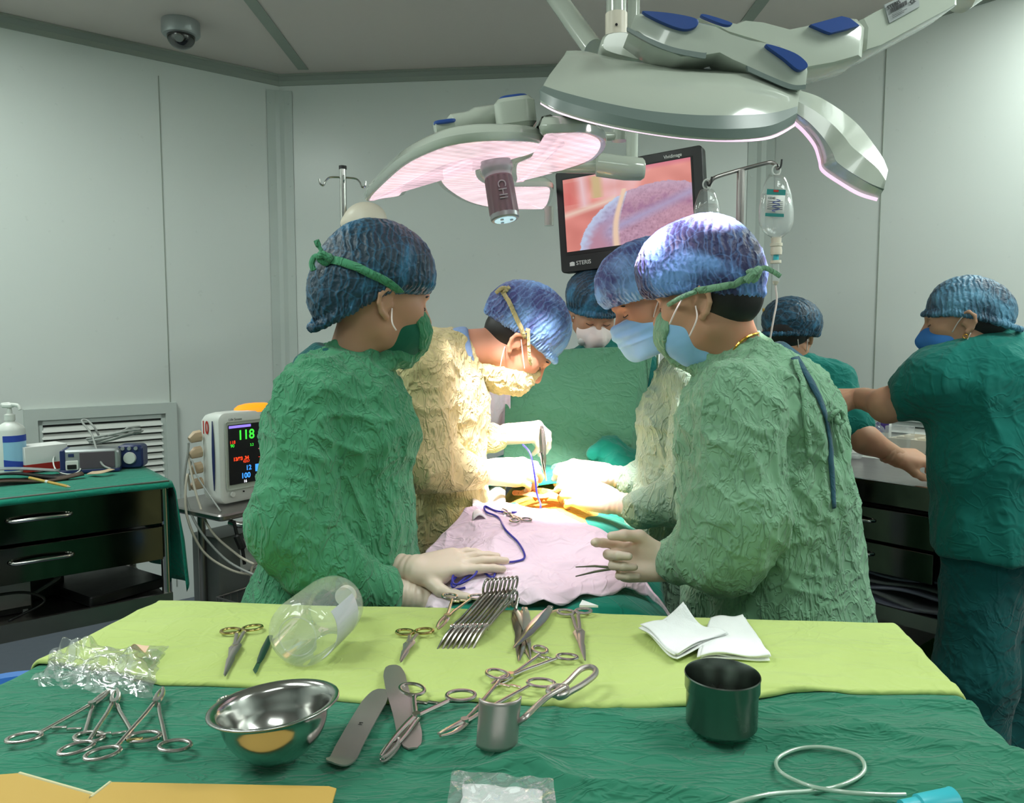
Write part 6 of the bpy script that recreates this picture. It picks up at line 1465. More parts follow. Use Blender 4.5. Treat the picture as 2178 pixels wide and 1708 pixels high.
for sy in (1, -1):
    locG('ear_loop', MB().tube(smooth_path([(.034, sy*.066, -.028), (.016, sy*.078, .0), (-.008, sy*.086, .026)], 5), .0017, 6), M_['elastic']); locG('ear_loop', MB().tube(smooth_path([(.03, sy*.062, -.09), (.008, sy*.072, -.07), (-.012, sy*.08, -.035)], 5), .0017, 6), M_['elastic'])
locG('earring', MB().tube([(.002+.006*math.cos(a), .082, -.044+.006*math.sin(a)) for a in np.linspace(0, 2*PI, 12, endpoint=False)], .0014, 6, closed=True), M_['gold'])

# dark wheeled stool at the right edge
q = T(2240, 1560, .03); t = thing('wheeled_stool', 'dark wheeled stool at the right edge, behind the teal trousers', 'stool', (q.x, q.y, 0))
obj('seat', MB().lathe([(0, .46), (.16, .46), (.175, .475), (.175, .5), (.16, .52), (0, .525)], 36), M_['black'], t); obj('column', MB().cyl((0, 0, .08), (0, 0, .46), .022), M_['dark'], t)
for k in range(5):
    a = 2*PI*k/5+2.7; c_, s_ = math.cos(a), math.sin(a); obj('leg', MB().tube(smooth_path([(0, 0, .12), (.12*c_, .12*s_, .10), (.24*c_, .24*s_, .075)]), [.03]*9+[.02]*8, 10), M_['black'], t)
    obj('caster', MB().tube([(.245*c_-.02*s_, .245*s_+.02*c_, .028), (.245*c_+.02*s_, .245*s_-.02*c_, .028)], .028, 16), M_['black'], t)
# ------------------------------------------------------------------ operating lights
M_['lens'] = None
def lens_mat():
    m, nt, b = newmat('lit_lens'); N = nt.nodes.new; L = nt.links.new
    tc = N('ShaderNodeTexCoord'); mp = N('ShaderNodeMapping'); mp.inputs['Scale'].default_value = (34, 62, 34); mp.inputs['Rotation'].default_value = (0, 0, .25); L(tc.outputs['Object'], mp.inputs[0])
    w = N('ShaderNodeTexVoronoi'); w.inputs['Scale'].default_value = 1; w.feature = 'SMOOTH_F1'; w.inputs['Randomness'].default_value = .15; L(mp.outputs[0], w.inputs['Vector'])
    mr = N('ShaderNodeMapRange'); mr.inputs[1].default_value = .15; mr.inputs[2].default_value = .6; mr.inputs[3].default_value = 1.15; mr.inputs[4].default_value = .6; L(w.outputs['Distance'], mr.inputs[0])
    n = N('ShaderNodeTexNoise'); n.inputs['Scale'].default_value = 6; L(tc.outputs['Object'], n.inputs['Vector']); m2 = N('ShaderNodeMath'); m2.operation = 'MULTIPLY_ADD'; m2.inputs[1].default_value = .9; m2.inputs[2].default_value = -.42; L(n.outputs[0], m2.inputs[0])
    ad = N('ShaderNodeMath'); ad.operation = 'ADD'; L(mr.outputs[0], ad.inputs[0]); L(m2.outputs[0], ad.inputs[1])
    b.inputs['Base Color'].default_value = (.3, .25, .27, 1); b.inputs['Emission Color'].default_value = (1, .72, .80, 1); L(ad.outputs[0], b.inputs['Emission Strength']); b.inputs['Roughness'].default_value = .2
    return m
M_['lens'] = lens_mat(); M_['rimglow'] = glow('lit_rim', (255, 205, 240), 1.0)
def smooth_poly(p, n=5): return [(q.x, q.y) for q in smooth_path([Vector((x, y, 0)) for x, y in p], n, True)]
LC = P(1045, 345, 1.78); LN = Vector((-.13, -.10, 1)).normalized()
LX = Vector((1, 0, .13)).normalized(); LY = LN.cross(LX); ML = frame(LC, LX, LY); MLi = ML.inverted()
def k1(cx, cy): return (700+cx*.3673, cy*.3673)
def on_lamp(px, py): return MLi @ onplane(px, py, LC, LN)
tL = thing('surgical_light', 'round surgical light with three curved glowing petals above the operating field', 'surgical light', LC); tL.rotation_mode = 'QUATERNION'; tL.rotation_quaternion = ML.to_3x3().to_quaternion()
petals = [[(210, 1160), (300, 1060), (420, 955), (560, 885), (700, 838), (900, 812), (1100, 812), (1220, 822), (1258, 842), (1215, 876), (1130, 905), (1040, 912), (900, 908), (780, 925), (650, 968), (560, 1014), (480, 1062), (442, 1112), (418, 1132), (300, 1150)],
          [(1232, 772), (1380, 764), (1500, 766), (1588, 802), (1598, 850), (1550, 912), (1450, 955), (1300, 1002), (1150, 1040), (1075, 1052), (1062, 960), (1110, 930), (1210, 888), (1300, 850), (1308, 825), (1270, 798)],
          [(610, 985), (640, 958), (750, 922), (872, 914), (880, 945), (872, 1000), (895, 1045), (960, 1072), (1070, 1078), (1200, 1078), (1288, 1082), (1294, 1125), (1270, 1190), (1230, 1210), (1100, 1212), (950, 1205), (800, 1172), (700, 1120), (630, 1060)]]
def offs(p, d):
    n = len(p); out = []; A = sum(p[i].x*p[(i+1) % n].y-p[(i+1) % n].x*p[i].y for i in range(n)); sg = 1 if A > 0 else -1
    for i in range(n):
        e = (p[(i+1) % n]-p[i-1]); nn = Vector((e.y, -e.x, 0)).normalized()*sg; out.append(p[i]+nn*d)
    return out
lampspots = []
for pl in petals:
    q = [on_lamp(*k1(*c)) for c in smooth_poly(pl, 4)]; q = [Vector((a.x, a.y, 0)) for a in q]
    for _ in range(1): q = [(q[i-1]+q[i]*2+q[(i+1) % len(q)])/4 for i in range(len(q))]
    h = MB(); h.loft([[a+Vector((0, 0, z)) for a in offs(q, d)] for z, d in ((.001, -.012), (-.001, -.007), (-.001, .0), (.003, .003), (.014, .004), (.017, .002), (.026, -.003), (.031, -.010), (.033, -.020))], True, True)
    hs = obj('petal_housing', h, M_['lampw'], tL); hs['label'] = 'curved white petal housing'
    obj('lens', MB().loft([[a+Vector((0, 0, z)) for a in offs(q, d)] for z, d in ((.0, -.011), (-.0015, -.013), (-.002, -.019))], True, True), M_['lens'], hs, label='glowing pink lens of small hexagon cells')
    c = sum(q, Vector())/len(q); lampspots.append(ML @ (c+Vector((0, 0, -.02))))
hub = [on_lamp(*k1(*c)) for c in ((960, 700), (965, 645), (1000, 600), (1100, 600), (1190, 640), (1205, 700), (1100, 730), (1000, 730))]
hc = MLi @ P(1095, 250, 1.70)
hb = MB(); hb.rbox((hc.x, hc.y-.0, .075), (.085, .16, .06), .025); obj('hub', hb, M_['lampw'], tL)
obj('hub_pad', MB().rbox((hc.x, hc.y, .108), (.06, .12, .008), .02), M_['blue'], tL)
br_ = MB(); br_.tube(smooth_path([ML.inverted() @ P(925, 272, 1.66), ML.inverted() @ P(985, 262, 1.68), ML.inverted() @ P(1060, 250, 1.72)], 6), [.012]*4+[.022]*4+[.028]*5, 14); obj('bridge', br_, M_['lampw'], tL)
obj('bridge_pad', MB().rbox(MLi @ P(948, 262, 1.67), (.05, .05, .008), .015), M_['blue'], tL)
HB, HT_ = P(1053, 335, 1.74), P(1075, 470, 1.72); hd_ = (HT_-HB)
hn = obj('handle_neck', MB().tube([HB, HB+hd_*.08, HB+hd_*.12, HB+hd_*.22, HB+hd_*.26, HB+hd_*.3, HB+hd_*.32], [.033, .033, .036, .034, .031, .030, .030], 40), M_['silverp'], tL, True)
prof = [Vector(HB+hd_*k) for k in (.3, .34, .9, .93)]
hm = MB(); loops = []; z_ = hd_.normalized(); x_ = z_.cross(Vector((0, 1, 0))).normalized(); y_ = z_.cross(x_)
for k, rr_ in ((.30, .029), (.34, .031), (.36, .0315), (.88, .0325), (.90, .0315)):
    loops.append([HB+hd_*k+(x_*math.cos(a)+y_*math.sin(a))*(rr_-(.0022*abs(math.sin(a*7)) if .35 < k < .89 else 0)) for a in np.linspace(0, 2*PI, 112, endpoint=False)])
hm.loft(loops, True, True); ho = obj('handle', hm, M_['mauve'], tL, True)
obj('end_ring', MB().tube([HB+hd_*.895, HB+hd_*.965, HB+hd_*.985], [.0315, .0315, .029], 40), M_['silverp'], tL, True)
obj('end_light', MB().tube([HB+hd_*.98, HB+hd_*.99], [.024, .024], 30), glow('blue_led', (150, 220, 240), .8), tL, True)
for k in range(3):
    a = k*2.1; c = HB+hd_*.99+(x_*math.cos(a)+y_*math.sin(a))*.014; obj('led', MB().tube([c, c+z_*.002], .004, 10), M_['silverp'], tL, True)
text('embossed_mark', 'CHI', .026, M_['silverp'], ho, frame(HB+hd_*.40+Vector((-.004, -.0325, 0)), hd_, Vector((1, 0, 0))), 0, .001)

# large light at upper right, seen from the side; shells are lofted along its rim
tR = thing('surgical_light', 'large surgical light at the upper right, seen side-on, with blue pads and a pink rim', 'surgical light', P(1450, 240, 1.55))
def rail(pts, n=5): return smooth_path([P(*p) for p in pts], n)
lower = [(1152, 222, 1.55), (1190, 243, 1.49), (1270, 266, 1.43), (1370, 286, 1.39), (1470, 299, 1.375), (1560, 303, 1.385), (1630, 297, 1.42), (1672, 276, 1.47)]
def shift(pts, dx, dy, dY, sx=1., ): 
    return [(x+dx, y+dy, Y+dY) for x, y, Y in pts]
edge = [(1149, 214, 1.55), (1186, 234, 1.485), (1268, 258, 1.425), (1370, 278, 1.385), (1470, 291, 1.37), (1562, 295, 1.38), (1640, 288, 1.415), (1690, 262, 1.465)]
b2 = [(1147, 192, 1.555), (1190, 212, 1.485), (1272, 236, 1.422), (1370, 257, 1.38), (1470, 271, 1.366), (1562, 274, 1.376), (1642, 266, 1.41), (1696, 240, 1.465)]
b3 = [(1155, 182, 1.56), (1198, 196, 1.49), (1276, 216, 1.43), (1370, 234, 1.39), (1470, 244, 1.376), (1562, 245, 1.386), (1642, 240, 1.42), (1696, 226, 1.47)]
b4 = [(1168, 160, 1.57), (1210, 170, 1.50), (1284, 188, 1.44), (1374, 205, 1.40), (1470, 214, 1.386), (1560, 216, 1.396), (1640, 214, 1.43), (1700, 200, 1.48)]
b5 = [(1200, 118, 1.62), (1235, 118, 1.56), (1300, 134, 1.51), (1385, 148, 1.475), (1470, 156, 1.462), (1550, 158, 1.47), (1625, 160, 1.49), (1700, 168, 1.52)]
b6 = [(1205, 108, 1.66), (1245, 109, 1.62), (1310, 124, 1.59), (1390, 136, 1.56), (1470, 144, 1.55), (1550, 148, 1.55), (1625, 150, 1.56), (1690, 160, 1.58)]
b7 = [(1200, 235, 1.72), (1240, 238, 1.70), (1300, 246, 1.68), (1380, 250, 1.66), (1470, 250, 1.65), (1550, 250, 1.65), (1620, 250, 1.64), (1680, 250, 1.62)]
def shell(name, rails, m_, closed=True):
    R = [rail(r) for r in rails]; m = MB(); n = len(R[0]); loops = [[R[j][i] for j in range(len(R))] for i in range(n)]
    m.loft(loops, True, True); return obj(name, m, m_, tR, True)
sh = shell('main_housing', [edge, b2, b3, b4, b5, b6, b7, lower], M_['lampw'])
def strip(name, r0, r1, m_, off=.0012, par=None):
    A, B = rail(r0), rail(r1); m = MB(); o_ = Vector((0, -1, -.25)).normalized()*off
    m.loft([[a+o_, b+o_, b-o_*2, a-o_*2] for a, b in zip(A, B)], True, True); return obj(name, m, m_, par or tR, True)
strip('grey_band', b2, b3, M_['lampband'], par=sh); strip('grey_band', shift(edge, 0, -1, 0), b2, M_['lampband'], par=sh)
lw = [(x, y+7, Y+.004) for x, y, Y in edge]; lw2 = [(x+2, y+1, Y+.004) for x, y, Y in edge]
strip('glowing_rim', lw2, lw, M_['rimglow'], .0015, par=sh)
# second petal hanging to the right
p0 = [(1690, 255, 1.50), (1712, 275, 1.50), (1735, 305, 1.50), (1745, 335, 1.50), (1752, 358, 1.49), (1790, 385, 1.47), (1830, 408, 1.45), (1868, 420, 1.44)]
p1 = [(1692, 240, 1.49), (1722, 262, 1.48), (1752, 295, 1.47), (1770, 325, 1.46), (1780, 345, 1.45), (1812, 368, 1.44), (1850, 390, 1.43), (1880, 402, 1.43)]
p2 = [(1696, 215, 1.49), (1732, 235, 1.48), (1768, 262, 1.47), (1795, 290, 1.455), (1812, 312, 1.45), (1840, 335, 1.44), (1866, 358, 1.435), (1884, 384, 1.43)]
p3 = [(1700, 192, 1.52), (1740, 205, 1.52), (1785, 232, 1.52), (1822, 262, 1.51), (1846, 290, 1.50), (1866, 318, 1.49), (1880, 340, 1.48), (1889, 362, 1.47)]
p4 = [(1690, 215, 1.60), (1725, 240, 1.60), (1765, 275, 1.60), (1790, 300, 1.60), (1805, 330, 1.59), (1830, 360, 1.57), (1855, 385, 1.55), (1870, 400, 1.53)]
p5 = [(1688, 250, 1.57), (1710, 272, 1.57), (1733, 303, 1.57), (1744, 334, 1.57), (1752, 356, 1.56), (1790, 383, 1.55), (1830, 406, 1.53), (1866, 418, 1.51)]
sh2 = shell('side_petal_housing', [p0, p1, p2, p3, p4, p5], M_['lampw'])
strip('grey_band', [(x*.62+a*.38, y*.62+b*.38, Y-.001) for (x, y, Y), (a, b, _) in zip(p0, p1)], p1, M_['lampband'], par=sh2)
strip('glowing_rim', [(x-1, y+1, Y-.002) for x, y, Y in p0], [(x-4, y+8, Y-.0) for x, y, Y in p0], M_['rimglow'], .0015, par=sh2)
def solid(name, poly, Y, dep, m_, par=None, ins=.006, dz=0, ys=None, n=4, sm=False):
    # a moulded block: its outline set at its distance, then given its depth away from the lamp front
    pp = smooth_poly(poly, n) if sm else poly; c = [P(x, y, Y) for x, y in pp]; cc = sum(c, Vector())/len(c); D = Vector((0, dep, dz))
    L = [[cc+(q-cc)*(1-2.2*ins/.1)+Vector((0, 0, 0)) for q in c], [q+D*.06 for q in c], [q+D*.9 for q in c], [cc+(q-cc)*(1-2.2*ins/.1)+D for q in c]]
    return obj(name, MB().loft(L, True, True), m_, par or tR, True)
obj_b = solid('yoke_block', [(1278, 92), (1290, 70), (1335, 66), (1345, 90), (1370, 128), (1330, 122), (1285, 108)], 1.60, .12, M_['lampw'], sm=True, n=3)
fork = solid('fork_arm', [(1340, 62), (1352, 30), (1370, 24), (1430, 34), (1484, 44), (1520, 52), (1556, 70), (1600, 84), (1660, 94), (1716, 130), (1720, 150), (1716, 182), (1700, 192), (1672, 184), (1630, 160), (1592, 142), (1560, 128), (1530, 112), (1480, 120), (1440, 122), (1400, 104), (1370, 84)], 1.47, .10, M_['lampw'], ins=.004)
strip('painted_gap_shade', [(1334, 66, 1.469), (1380, 92, 1.467), (1430, 112, 1.467), (1490, 124, 1.467), (1500, 124, 1.467)], [(1334, 58, 1.469), (1382, 82, 1.467), (1432, 101, 1.467), (1490, 112, 1.467), (1502, 112, 1.467)], M_['lampband'], .004, par=fork)  # both grey strips lie on the solid arm, painting in the shade of gaps
strip('painted_gap_shade', [(1590, 152, 1.469), (1630, 170, 1.467), (1680, 190, 1.467), (1712, 190, 1.467)], [(1588, 140, 1.469), (1632, 160, 1.467), (1684, 180, 1.467), (1712, 180, 1.467)], M_['lampband'], .004, par=fork)
for nm, pl, Y in (('blue_pad', [(1368, 25), (1376, 23), (1430, 28), (1478, 38), (1486, 48), (1478, 58), (1458, 62), (1430, 55), (1395, 40)], 1.458), ('blue_pad', [(1630, 96), (1645, 96), (1690, 112), (1714, 130), (1718, 142), (1706, 149), (1694, 146), (1668, 124)], 1.458), ('blue_pad', [(1494, 34), (1500, 30), (1552, 46), (1556, 52), (1538, 51)], 1.53)):
    solid(nm, pl, Y, .012, M_['blue'], ins=.001, sm=True, n=4)
arm1 = solid('swivel_arm', [(1486, 36), (1494, 33), (1560, 50), (1580, 42), (1620, 46), (1680, 62), (1740, 50), (1800, 34), (1826, 38), (1842, 56), (1836, 120), (1780, 136), (1722, 146), (1700, 130), (1650, 100), (1600, 84), (1540, 66)], 1.56, .12, M_['lampw'], ins=.003)
solid('blue_pad', [(1724, 52), (1760, 42), (1790, 34), (1808, 38), (1829, 54), (1800, 62), (1768, 70), (1756, 66)], 1.548, .012, M_['blue'], ins=.0005)
solid('centre_stem', [(1510, 105), (1560, 105), (1540, 160), (1495, 160)], 1.60, .06, M_['mauve'], ins=.001)
# spring arm with its data plate
arm2 = solid('spring_arm', [(1832, 40), (1860, 24), (1960, -24), (2040, -24), (2038, 8), (2022, 18), (1870, 100), (1838, 110), (1842, 60)], 1.62, .11, M_['lampw'], ins=.003)
pl = solid('data_plate', [(1881, 10), (1952, -24), (1956, 14), (1892, 49)], 1.6165, .004, M_['silverp'], arm2, ins=.0)
a0 = P(1886, 14, 1.614); a1 = P(1950, -20, 1.614); u_ = (a1-a0); dn = P(1892, 46, 1.614)-a0
bcm = MB(); rg = random.Random(3)
for k in range(30):
    s_ = a0+u_*(.08+.55*k/30)+dn*.25; w__ = u_.normalized()*(.0006+.0007*rg.random()); e = dn*.28; bcm.add([s_-Vector((0, .0006, 0)), s_+w__-Vector((0, .0006, 0)), s_+w__+e-Vector((0, .0006, 0)), s_+e-Vector((0, .0006, 0))], [(0, 1, 2, 3)])
obj('barcode', bcm, M_['ink'], pl, True)
text('plate_text', 'STERIS', .010, M_['ink'], pl, frame(a0+dn*.22+u_*.02, u_, -dn+u_*.2), .0002, .0003); text('plate_text', 'CE', .010, M_['ink'], pl, frame(a0+dn*.62+u_*.74, u_, -dn), .0002, .0003); 
for k, (a_, b_) in enumerate(((.1, .45), (.1, .6), (.1, .5))): e_ = a0+dn*(.66+.1*k)-Vector((0, .0006, 0)); obj('printed_line', MB().add([e_+u_*a_, e_+u_*b_, e_+u_*b_+dn*.03, e_+u_*a_+dn*.03], [(0, 1, 2, 3)]), M_['ink'], pl, True)
e0, e1 = P(2040, -8, 1.675), P(2300, -190, 1.80)
obj('spring_arm', MB().tube([e0, e1], .035, 18), M_['lampw'], tR, True); obj('suspension_pole', MB().tube([e1, Vector((e1.x, e1.y, CEIL))], .03, 18), M_['lampw'], tR, True)
# ceiling tubes of the suspension
tS = thing('suspension_column', 'white suspension column coming down from the ceiling behind the large light', 'suspension arm', P(1310, 0, 1.75))
a, b = P(1311, -60, 1.78), P(1311, 66, 1.78)
obj('column', MB().tube([Vector((a.x, a.y, CEIL)), a, b], .0225, 24), M_['lampw'], tS, True); obj('collar', MB().tube([P(1311, 30, 1.78), b+Vector((0, 0, -.02))], .0245, 24), M_['cream'], tS, True)
obj('screw', MB().tube([P(1311, 52, 1.755), P(1311, 52, 1.75)], .003, 8), M_['black'], tS, True)
a, b = P(1172, -20, 1.95), P(1262, 104, 1.80); ex = a+(a-b)*((CEIL-a.z)/(a.z-b.z))
tS2 = thing('slanting_arm', 'slanting white arm from the ceiling to the left of the suspension column', 'suspension arm', b)
obj('arm', MB().tube([ex, b], .0215, 20, flat=(1.1, (0, 0, 1))), M_['lampw'], tS2, True)
# horizontal arm and pivot carrying the screen
tV = thing('jointed_mount', 'x', 'suspension arm', P(1320, 355, 2.1)); tV['label'] = 'white jointed arm with a round pivot in front of the video screen'
obj('arm', MB().tube([P(1160, 352, 2.15), P(1290, 354, 2.15)], .024, 18, flat=(.8, (0, 0, 1))), M_['lampw'], tV, True)
obj('pivot', MB().tube([P(1266, 350, 2.14), P(1272, 350, 2.14), P(1330, 358, 2.13), P(1364, 360, 2.13), P(1370, 360, 2.13)], [.024, .032, .032, .030, .024], 26), M_['lampw'], tV, True)
q = P(1344, 340, 2.16); obj('post', MB().tube([q, Vector((q.x, q.y, CEIL))], .0165, 18), M_['lampw'], tV, True)
obj('joint', MB().tube([P(1318, 275, 2.2), P(1318, 300, 2.2)], .022, 18), M_['lampw'], tV, True); obj('joint_arm', MB().tube([P(1280, 290, 2.18), P(1320, 290, 2.2)], .012, 12), M_['lampw'], tV, True)
obj('lower_mount', MB().tube([P(1168, 440, 2.95), P(1168, 480, 2.95)], .018, 18), M_['lampw'], tV, True)

# video screen
sc0 = P(1180, 366, 2.86); sc1 = P(1493, 307, 2.62); sb0 = P(1180, 583, 2.86)
X_ = (sc1-sc0); Wv = X_.length; Yv = (sb0-sc0); Hv = Yv.length; X_.normalize(); Yv = (Yv-X_*Yv.dot(X_)).normalized(); Nv = X_.cross(Yv)
if Nv.y > 0: Nv = -Nv
tM = thing('video_screen', 'black-framed video screen showing the operation behind the surgeons', 'screen', sb0)
def vs(u, v, d=0): return sc0+X_*(u*Wv)+Yv*(v*Hv)+Nv*d
def fr_loop(u0, u1, v0, v1, r, d, n=4):
    L = []
    for cu, cv, a0 in ((u1, v0, -PI/2), (u1, v1, 0), (u0, v1, PI/2), (u0, v0, PI)):
        for k in range(n+1):
            a = a0+PI/2*k/n; su = -1 if cu == u1 else 1; sv = -1 if cv == v1 else 1
            L.append(sc0+X_*(cu*Wv+su*r+r*math.cos(a))+Yv*(cv*Hv+sv*r+r*math.sin(a))+Nv*d)
    return L
body = MB(); body.loft([fr_loop(.02, .98, .02, .98, .012, -.06), fr_loop(0, 1, 0, 1, .014, -.045), fr_loop(0, 1, 0, 1, .014, -.004), fr_loop(.006, .994, .008, .992, .012, 0)], True, True)
bo = obj('frame', body, M_['dark'], tM, True)
u0, u1, v0, v1 = .055, .925, .095, .80
obj('inner_bezel', MB().loft([fr_loop(u0-.012, u1+.012, v0-.014, v1+.035, .003, .0002), fr_loop(u0-.012, u1+.012, v0-.014, v1+.035, .003, .0015)], True, True), M_['black'], tM, True)
NUx, NVx = 190, 125
me_v = []; cols = []
def paint(u, v):
    # the endoscopic picture: pink tissue, pale folds, a blue-violet pleated cap dome with a cream seam
    n1 = noise.noise(Vector((u*6, v*5, 1))); n2 = noise.noise(Vector((u*22, v*20, 4))); n3 = abs(noise.noise(Vector((u*60+v*14, v*26-u*10, 7))))
    c = np.array([226, 138, 128.])+n1*26
    def mixc(c, d, t): t = max(0, min(1, t)); return c*(1-t)+np.array(d, float)*t
    c = mixc(c, (240, 200, 206), 1.5-abs(u-.42)*5-v*3.2+n1)                      # pale top
    c = mixc(c, (236, 196, 202), (1-abs(u-.15-.05*v)*14)*(v < .42)); c = mixc(c, (206, 178, 128), (1-abs(u-.27-.02*v)*16)*(v < .32)*(v > .02)*1.4)
    c = mixc(c, (238, 206, 190), (1-abs(v-(.50-.32*u))*15)*(u < .42)); c = mixc(c, (214, 96, 92), (.6-abs(u-.05)*6)*(v < .36)*(v > .05))
    c = mixc(c, (214, 110, 130), (.07-v)*16*(u > .6))
    # dome of a pleated cap with its seam
    r = math.hypot((u-.74)/.64, (v-1.12)/.88); sx_ = .40+.115*(1-v)**1.3+.012*math.sin(v*7)
    if r+n2*.02 < 1:
        if u < sx_+.03:
            c = np.array([178, 164, 200.])+n2*20-n3*36; c = mixc(c, (176, 150, 182), n1*2); c = mixc(c, (190, 138, 158), (v-.72)*3+n1*.8); c = mixc(c, (192, 206, 236), (r-.84)*7+n2*.4)
        else:
            c = np.array([196, 152, 176.])+n2*18-n3*40; c = mixc(c, (148, 94, 136), .5-abs(v-.5-.25*(u-.6)+.06*math.sin(u*9))*5+n2*.7); c = mixc(c, (170, 160, 200), .9-abs(v-(.98-.55*u))*9); c = mixc(c, (214, 150, 160), (u-.6)*1.1*(v-.4)*3); c = mixc(c, (198, 170, 196), (r-.85)*4)
    c = mixc(c, (240, 206, 178), (1.5-abs(u-sx_)/(.014+.012*v)*1.0)*(v > .25))
    return tuple(np.clip(c, 0, 255))
for i in range(NUx):
    for j in range(NVx):
        a, b = i/(NUx-1), j/(NVx-1); me_v.append(vs(u0+(u1-u0)*a, v0+(v1-v0)*b, .0022)); cols.append((*lin(paint(a, b)), 1))
m = MB(); m.add(me_v, [(i*NVx+j, i*NVx+j+1, (i+1)*NVx+j+1, (i+1)*NVx+j) for i in range(NUx-1) for j in range(NVx-1)])
em, nt, b = newmat('lit_picture'); at = nt.nodes.new('ShaderNodeVertexColor'); at.layer_name = 'picture'; nt.links.new(at.outputs[0], b.inputs['Emission Color']); b.inputs['Emission Strength'].default_value = .95; b.inputs['Base Color'].default_value = (.01, .01, .01, 1); b.inputs['Roughness'].default_value = .3
so = obj('picture', m, em, tM, True, False); ca = so.data.color_attributes.new('picture', 'FLOAT_COLOR', 'POINT'); ca.data.foreach_set('color', np.array(cols, float).ravel())
text('maker_name', 'STERIS', .020, M_['paper'], bo, frame(vs(.115, .935, .0012), X_, -Yv), .0002, .0004); text('model_name', 'Vividimage', .017, M_['paper'], bo, frame(vs(.755, .07, .0012), X_, -Yv), .0002, .0004, squash=.85)
lg = MB(); lg.add([vs(.068, .905, .0012), vs(.088, .898, .0012), vs(.104, .905, .0012), vs(.104, .94, .0012), vs(.068, .94, .0012)], [(0, 1, 2, 3, 4)]); obj('logo', lg, M_['paper'], bo, True)

# drip stand and bags, right
YI = 2.32
b_ = P(1576, 700, YI+.02); t = thing('drip_stand', 'grey T-shaped drip stand carrying two fluid bags behind the pale green gown', 'drip stand', (b_.x, b_.y, 0))
arm_ = smooth_path([P(1508, 396, YI), P(1512, 386, YI), P(1525, 376, YI), P(1575, 361, YI+.02), P(1625, 348, YI), P(1641, 346, YI), P(1652, 352, YI-.005), P(1655, 360, YI-.01)], 6)
obj('crossbar', MB().tube(arm_, .0058, 12), M_['bsteel'], t, True); obj('pole', MB().tube([P(1576, 362, YI+.02), Vector((b_.x, b_.y, .06))], .0115, 18), M_['bsteel'], t, True)
for x, y in ((1657, 355), (1508, 392)): obj('hook', MB().tube(smooth_path([P(x-4, y-6, YI-.01), P(x-1, y+3, YI-.012), P(x+4, y-2, YI-.012), P(x+6, y-16, YI-.012)], 5), .0028, 8), M_['dark'], t, True)
for k in range(5):
    a = 2*PI*k/5; obj('foot', MB().tube([(b_.x, b_.y, .1), (b_.x+.26*math.cos(a), b_.y+.26*math.sin(a), .04)], [.016, .011], 10), M_['bsteel'], t, True)
def bag(label, top_, w_, h_, neck, lab=True, Y=YI-.01):
    x, y = top_; t = thing('fluid_bag', label, 'fluid bag', P(x, y+h_, Y)); L = []; s_ = Y/FOC*1.0
    for k, (f_, wd2, dp) in enumerate(((0, .35, .25), (.03, .5, .5), (.1, .62, .8), (.3, .86, 1), (.55, 1, 1), (.75, .98, 1), (.88, .8, .9), (.95, .5, .6), (1, .22, .3))):
        c = P(x, y+h_*f_, Y); L.append([c+Vector((w_/2*s_*wd2*math.cos(a), .022*dp*math.sin(a), 0)) for a in np.linspace(0, 2*PI, 28, endpoint=False)])
    obj('bag', MB().loft(L, True, True), M_['ivbag'], t, True, True)
    L2 = [[c+(q-c)*.93 for q in l] for l in L[3:] for c in [sum(l, Vector())/len(l)]]; obj('fluid', MB().loft(L2, True, True), M_['pouch'], t, True, True)
    c = P(x, y-10, Y); obj('ring', MB().tube([c+Vector((.012*math.cos(a), 0, .014*math.sin(a))) for a in np.linspace(0, 2*PI, 20, endpoint=False)], .0025, 8, closed=True), M_['white'], t, True)
    if lab:
        M0 = P(x-20, y+30, Y-.026); M1 = P(x+20, y+32, Y-.026); M2 = P(x-24, y+88, Y-.026); lx = (M1-M0); ly = (M2-M0)
        lb = MB(); lb.add([M0, M1, M1+ly, M2], [(0, 3, 2, 1)]); lo = obj('label', lb, M_['paper'], t, True); lo.modifiers.new('s', 'SOLIDIFY').thickness = .0008
        o_ = Vector((0, -.001, 0))
        for nm, a, b_2, m_ in (('teal_band', 0, .2, M_['tealp']), ('teal_band', .88, 1, M_['tealp'])): obj(nm, MB().add([M0+ly*a+o_, M0+ly*b_2+o_, M1+ly*b_2+o_, M1+ly*a+o_], [(0, 1, 2, 3)]), m_, lo, True)
        obj('red_mark', MB().add([M0+lx*.35+ly*.02+o_*2, M0+lx*.35+ly*.1+o_*2, M0+lx*.62+ly*.1+o_*2, M0+lx*.62+ly*.02+o_*2], [(0, 1, 2, 3)]), M_['red'], lo, True)
        text('print', '12345', .009, M_['ink'], lo, frame(M0+ly*.36+lx*.08+o_, lx, -ly), 0, .0002)
        for k in range(5): obj('printed_line', MB().ribbon([M0+lx*.08+ly*(.44+.07*k)+o_, M0+lx*.9+ly*(.44+.07*k)+o_], [Vector((0, -1, 0))]*2, .0012, .0001), M_['ink'], lo, True)
        sg_ = [M0+lx*(.55+.22*math.sin(k*1.7))+ly*(.36+.042*k)+o_*1.5 for k in range(12)]; obj('handwriting', MB().tube(smooth_path(sg_, 4), .0007, 5), M_['inkb'], lo, True)
    c0, c1 = P(x, y+h_-2, Y), P(x, y+h_+neck, Y); d = c1-c0
    obj('neck', MB().tube([c0, c0+d*.3, c0+d*.32, c0+d*.5, c0+d*.52, c0+d*.75, c1], [.015, .014, .018, .018, .015, .017, .016], 22), M_['cream'], t, True); return t, c1
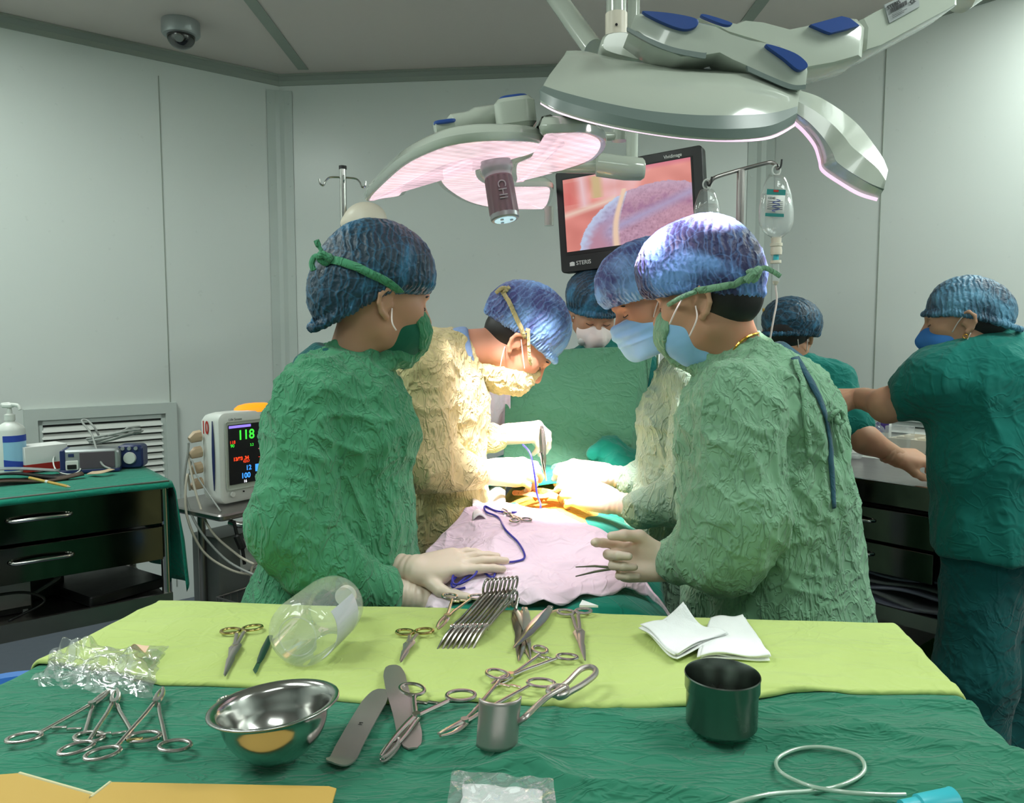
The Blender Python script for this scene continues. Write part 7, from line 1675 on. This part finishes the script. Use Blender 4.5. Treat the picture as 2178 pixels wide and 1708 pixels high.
bt, c1 = bag('clear fluid bag with a teal-topped paper label, hanging at the right end of the crossbar', (1651, 372), 74, 136, 34)
bag('plain clear fluid bag hanging at the left end of the crossbar, behind the bright cap', (1504, 402), 60, 110, 12, False, YI)
t = thing('drip_line', 'clear drip chamber and tubing running down from the labelled fluid bag', 'tubing', P(1648, 620, YI-.01))
obj('spike', MB().tube([P(1651, 542, YI-.01), P(1650, 556, YI-.01)], .008, 14), M_['cyan'], t, True); obj('flange', MB().tube([P(1650, 554, YI-.01), P(1650, 560, YI-.01)], .016, 18), M_['cream'], t, True)
obj('drip_chamber', MB().tube([P(1650, 558, YI-.01), P(1650, 600, YI-.01)], [.0095, .011], 18), M_['ivbag'], t, True); obj('chamber_base', MB().tube([P(1650, 598, YI-.01), P(1649, 606, YI-.01)], [.011, .005], 18), M_['cream'], t, True)
obj('line', MB().tube(smooth_path([P(1649, 604, YI-.01), P(1652, 640, YI-.01), P(1645, 680, YI-.02), P(1637, 730, YI-.02), P(1630, 800, YI)], 8), .003, 8), M_['elastic'], t, True, True)

# the beams of the two operating lights
def spot(loc, tgt, power, size, col=(1, .83, .86), rad=.035, blend=.9):
    l = bpy.data.lights.new('surgical_beam', 'SPOT'); l.energy = power; l.color = col; l.spot_size = math.radians(size); l.spot_blend = blend; l.shadow_soft_size = rad
    o = bpy.data.objects.new('surgical_beam', l); COL.objects.link(o); o.location = loc; o.rotation_euler = (Vector(tgt)-Vector(loc)).to_track_quat('-Z', 'Y').to_euler(); return o
FIELD = T(1150, 1040, .98)
for p in lampspots: spot(p, FIELD, 150, 37)
for px_, py_, Y in ((1250, 266, 1.52), (1420, 302, 1.50), (1600, 306, 1.50)): spot(P(px_, py_, Y), FIELD+Vector((.05, -.02, 0)), 110, 34, (1, .84, .94), blend=.9)
spot(P(1800, 420, 1.5), FIELD, 60, 36)
spot(lampspots[1], FIELD+Vector((0, -.25, 0)), 11, 75, (1, .76, .86)); spot(P(1420, 302, 1.50), FIELD+Vector((.02, -.2, 0)), 8, 75, (1, .80, .92))
bpy.context.view_layer.update()
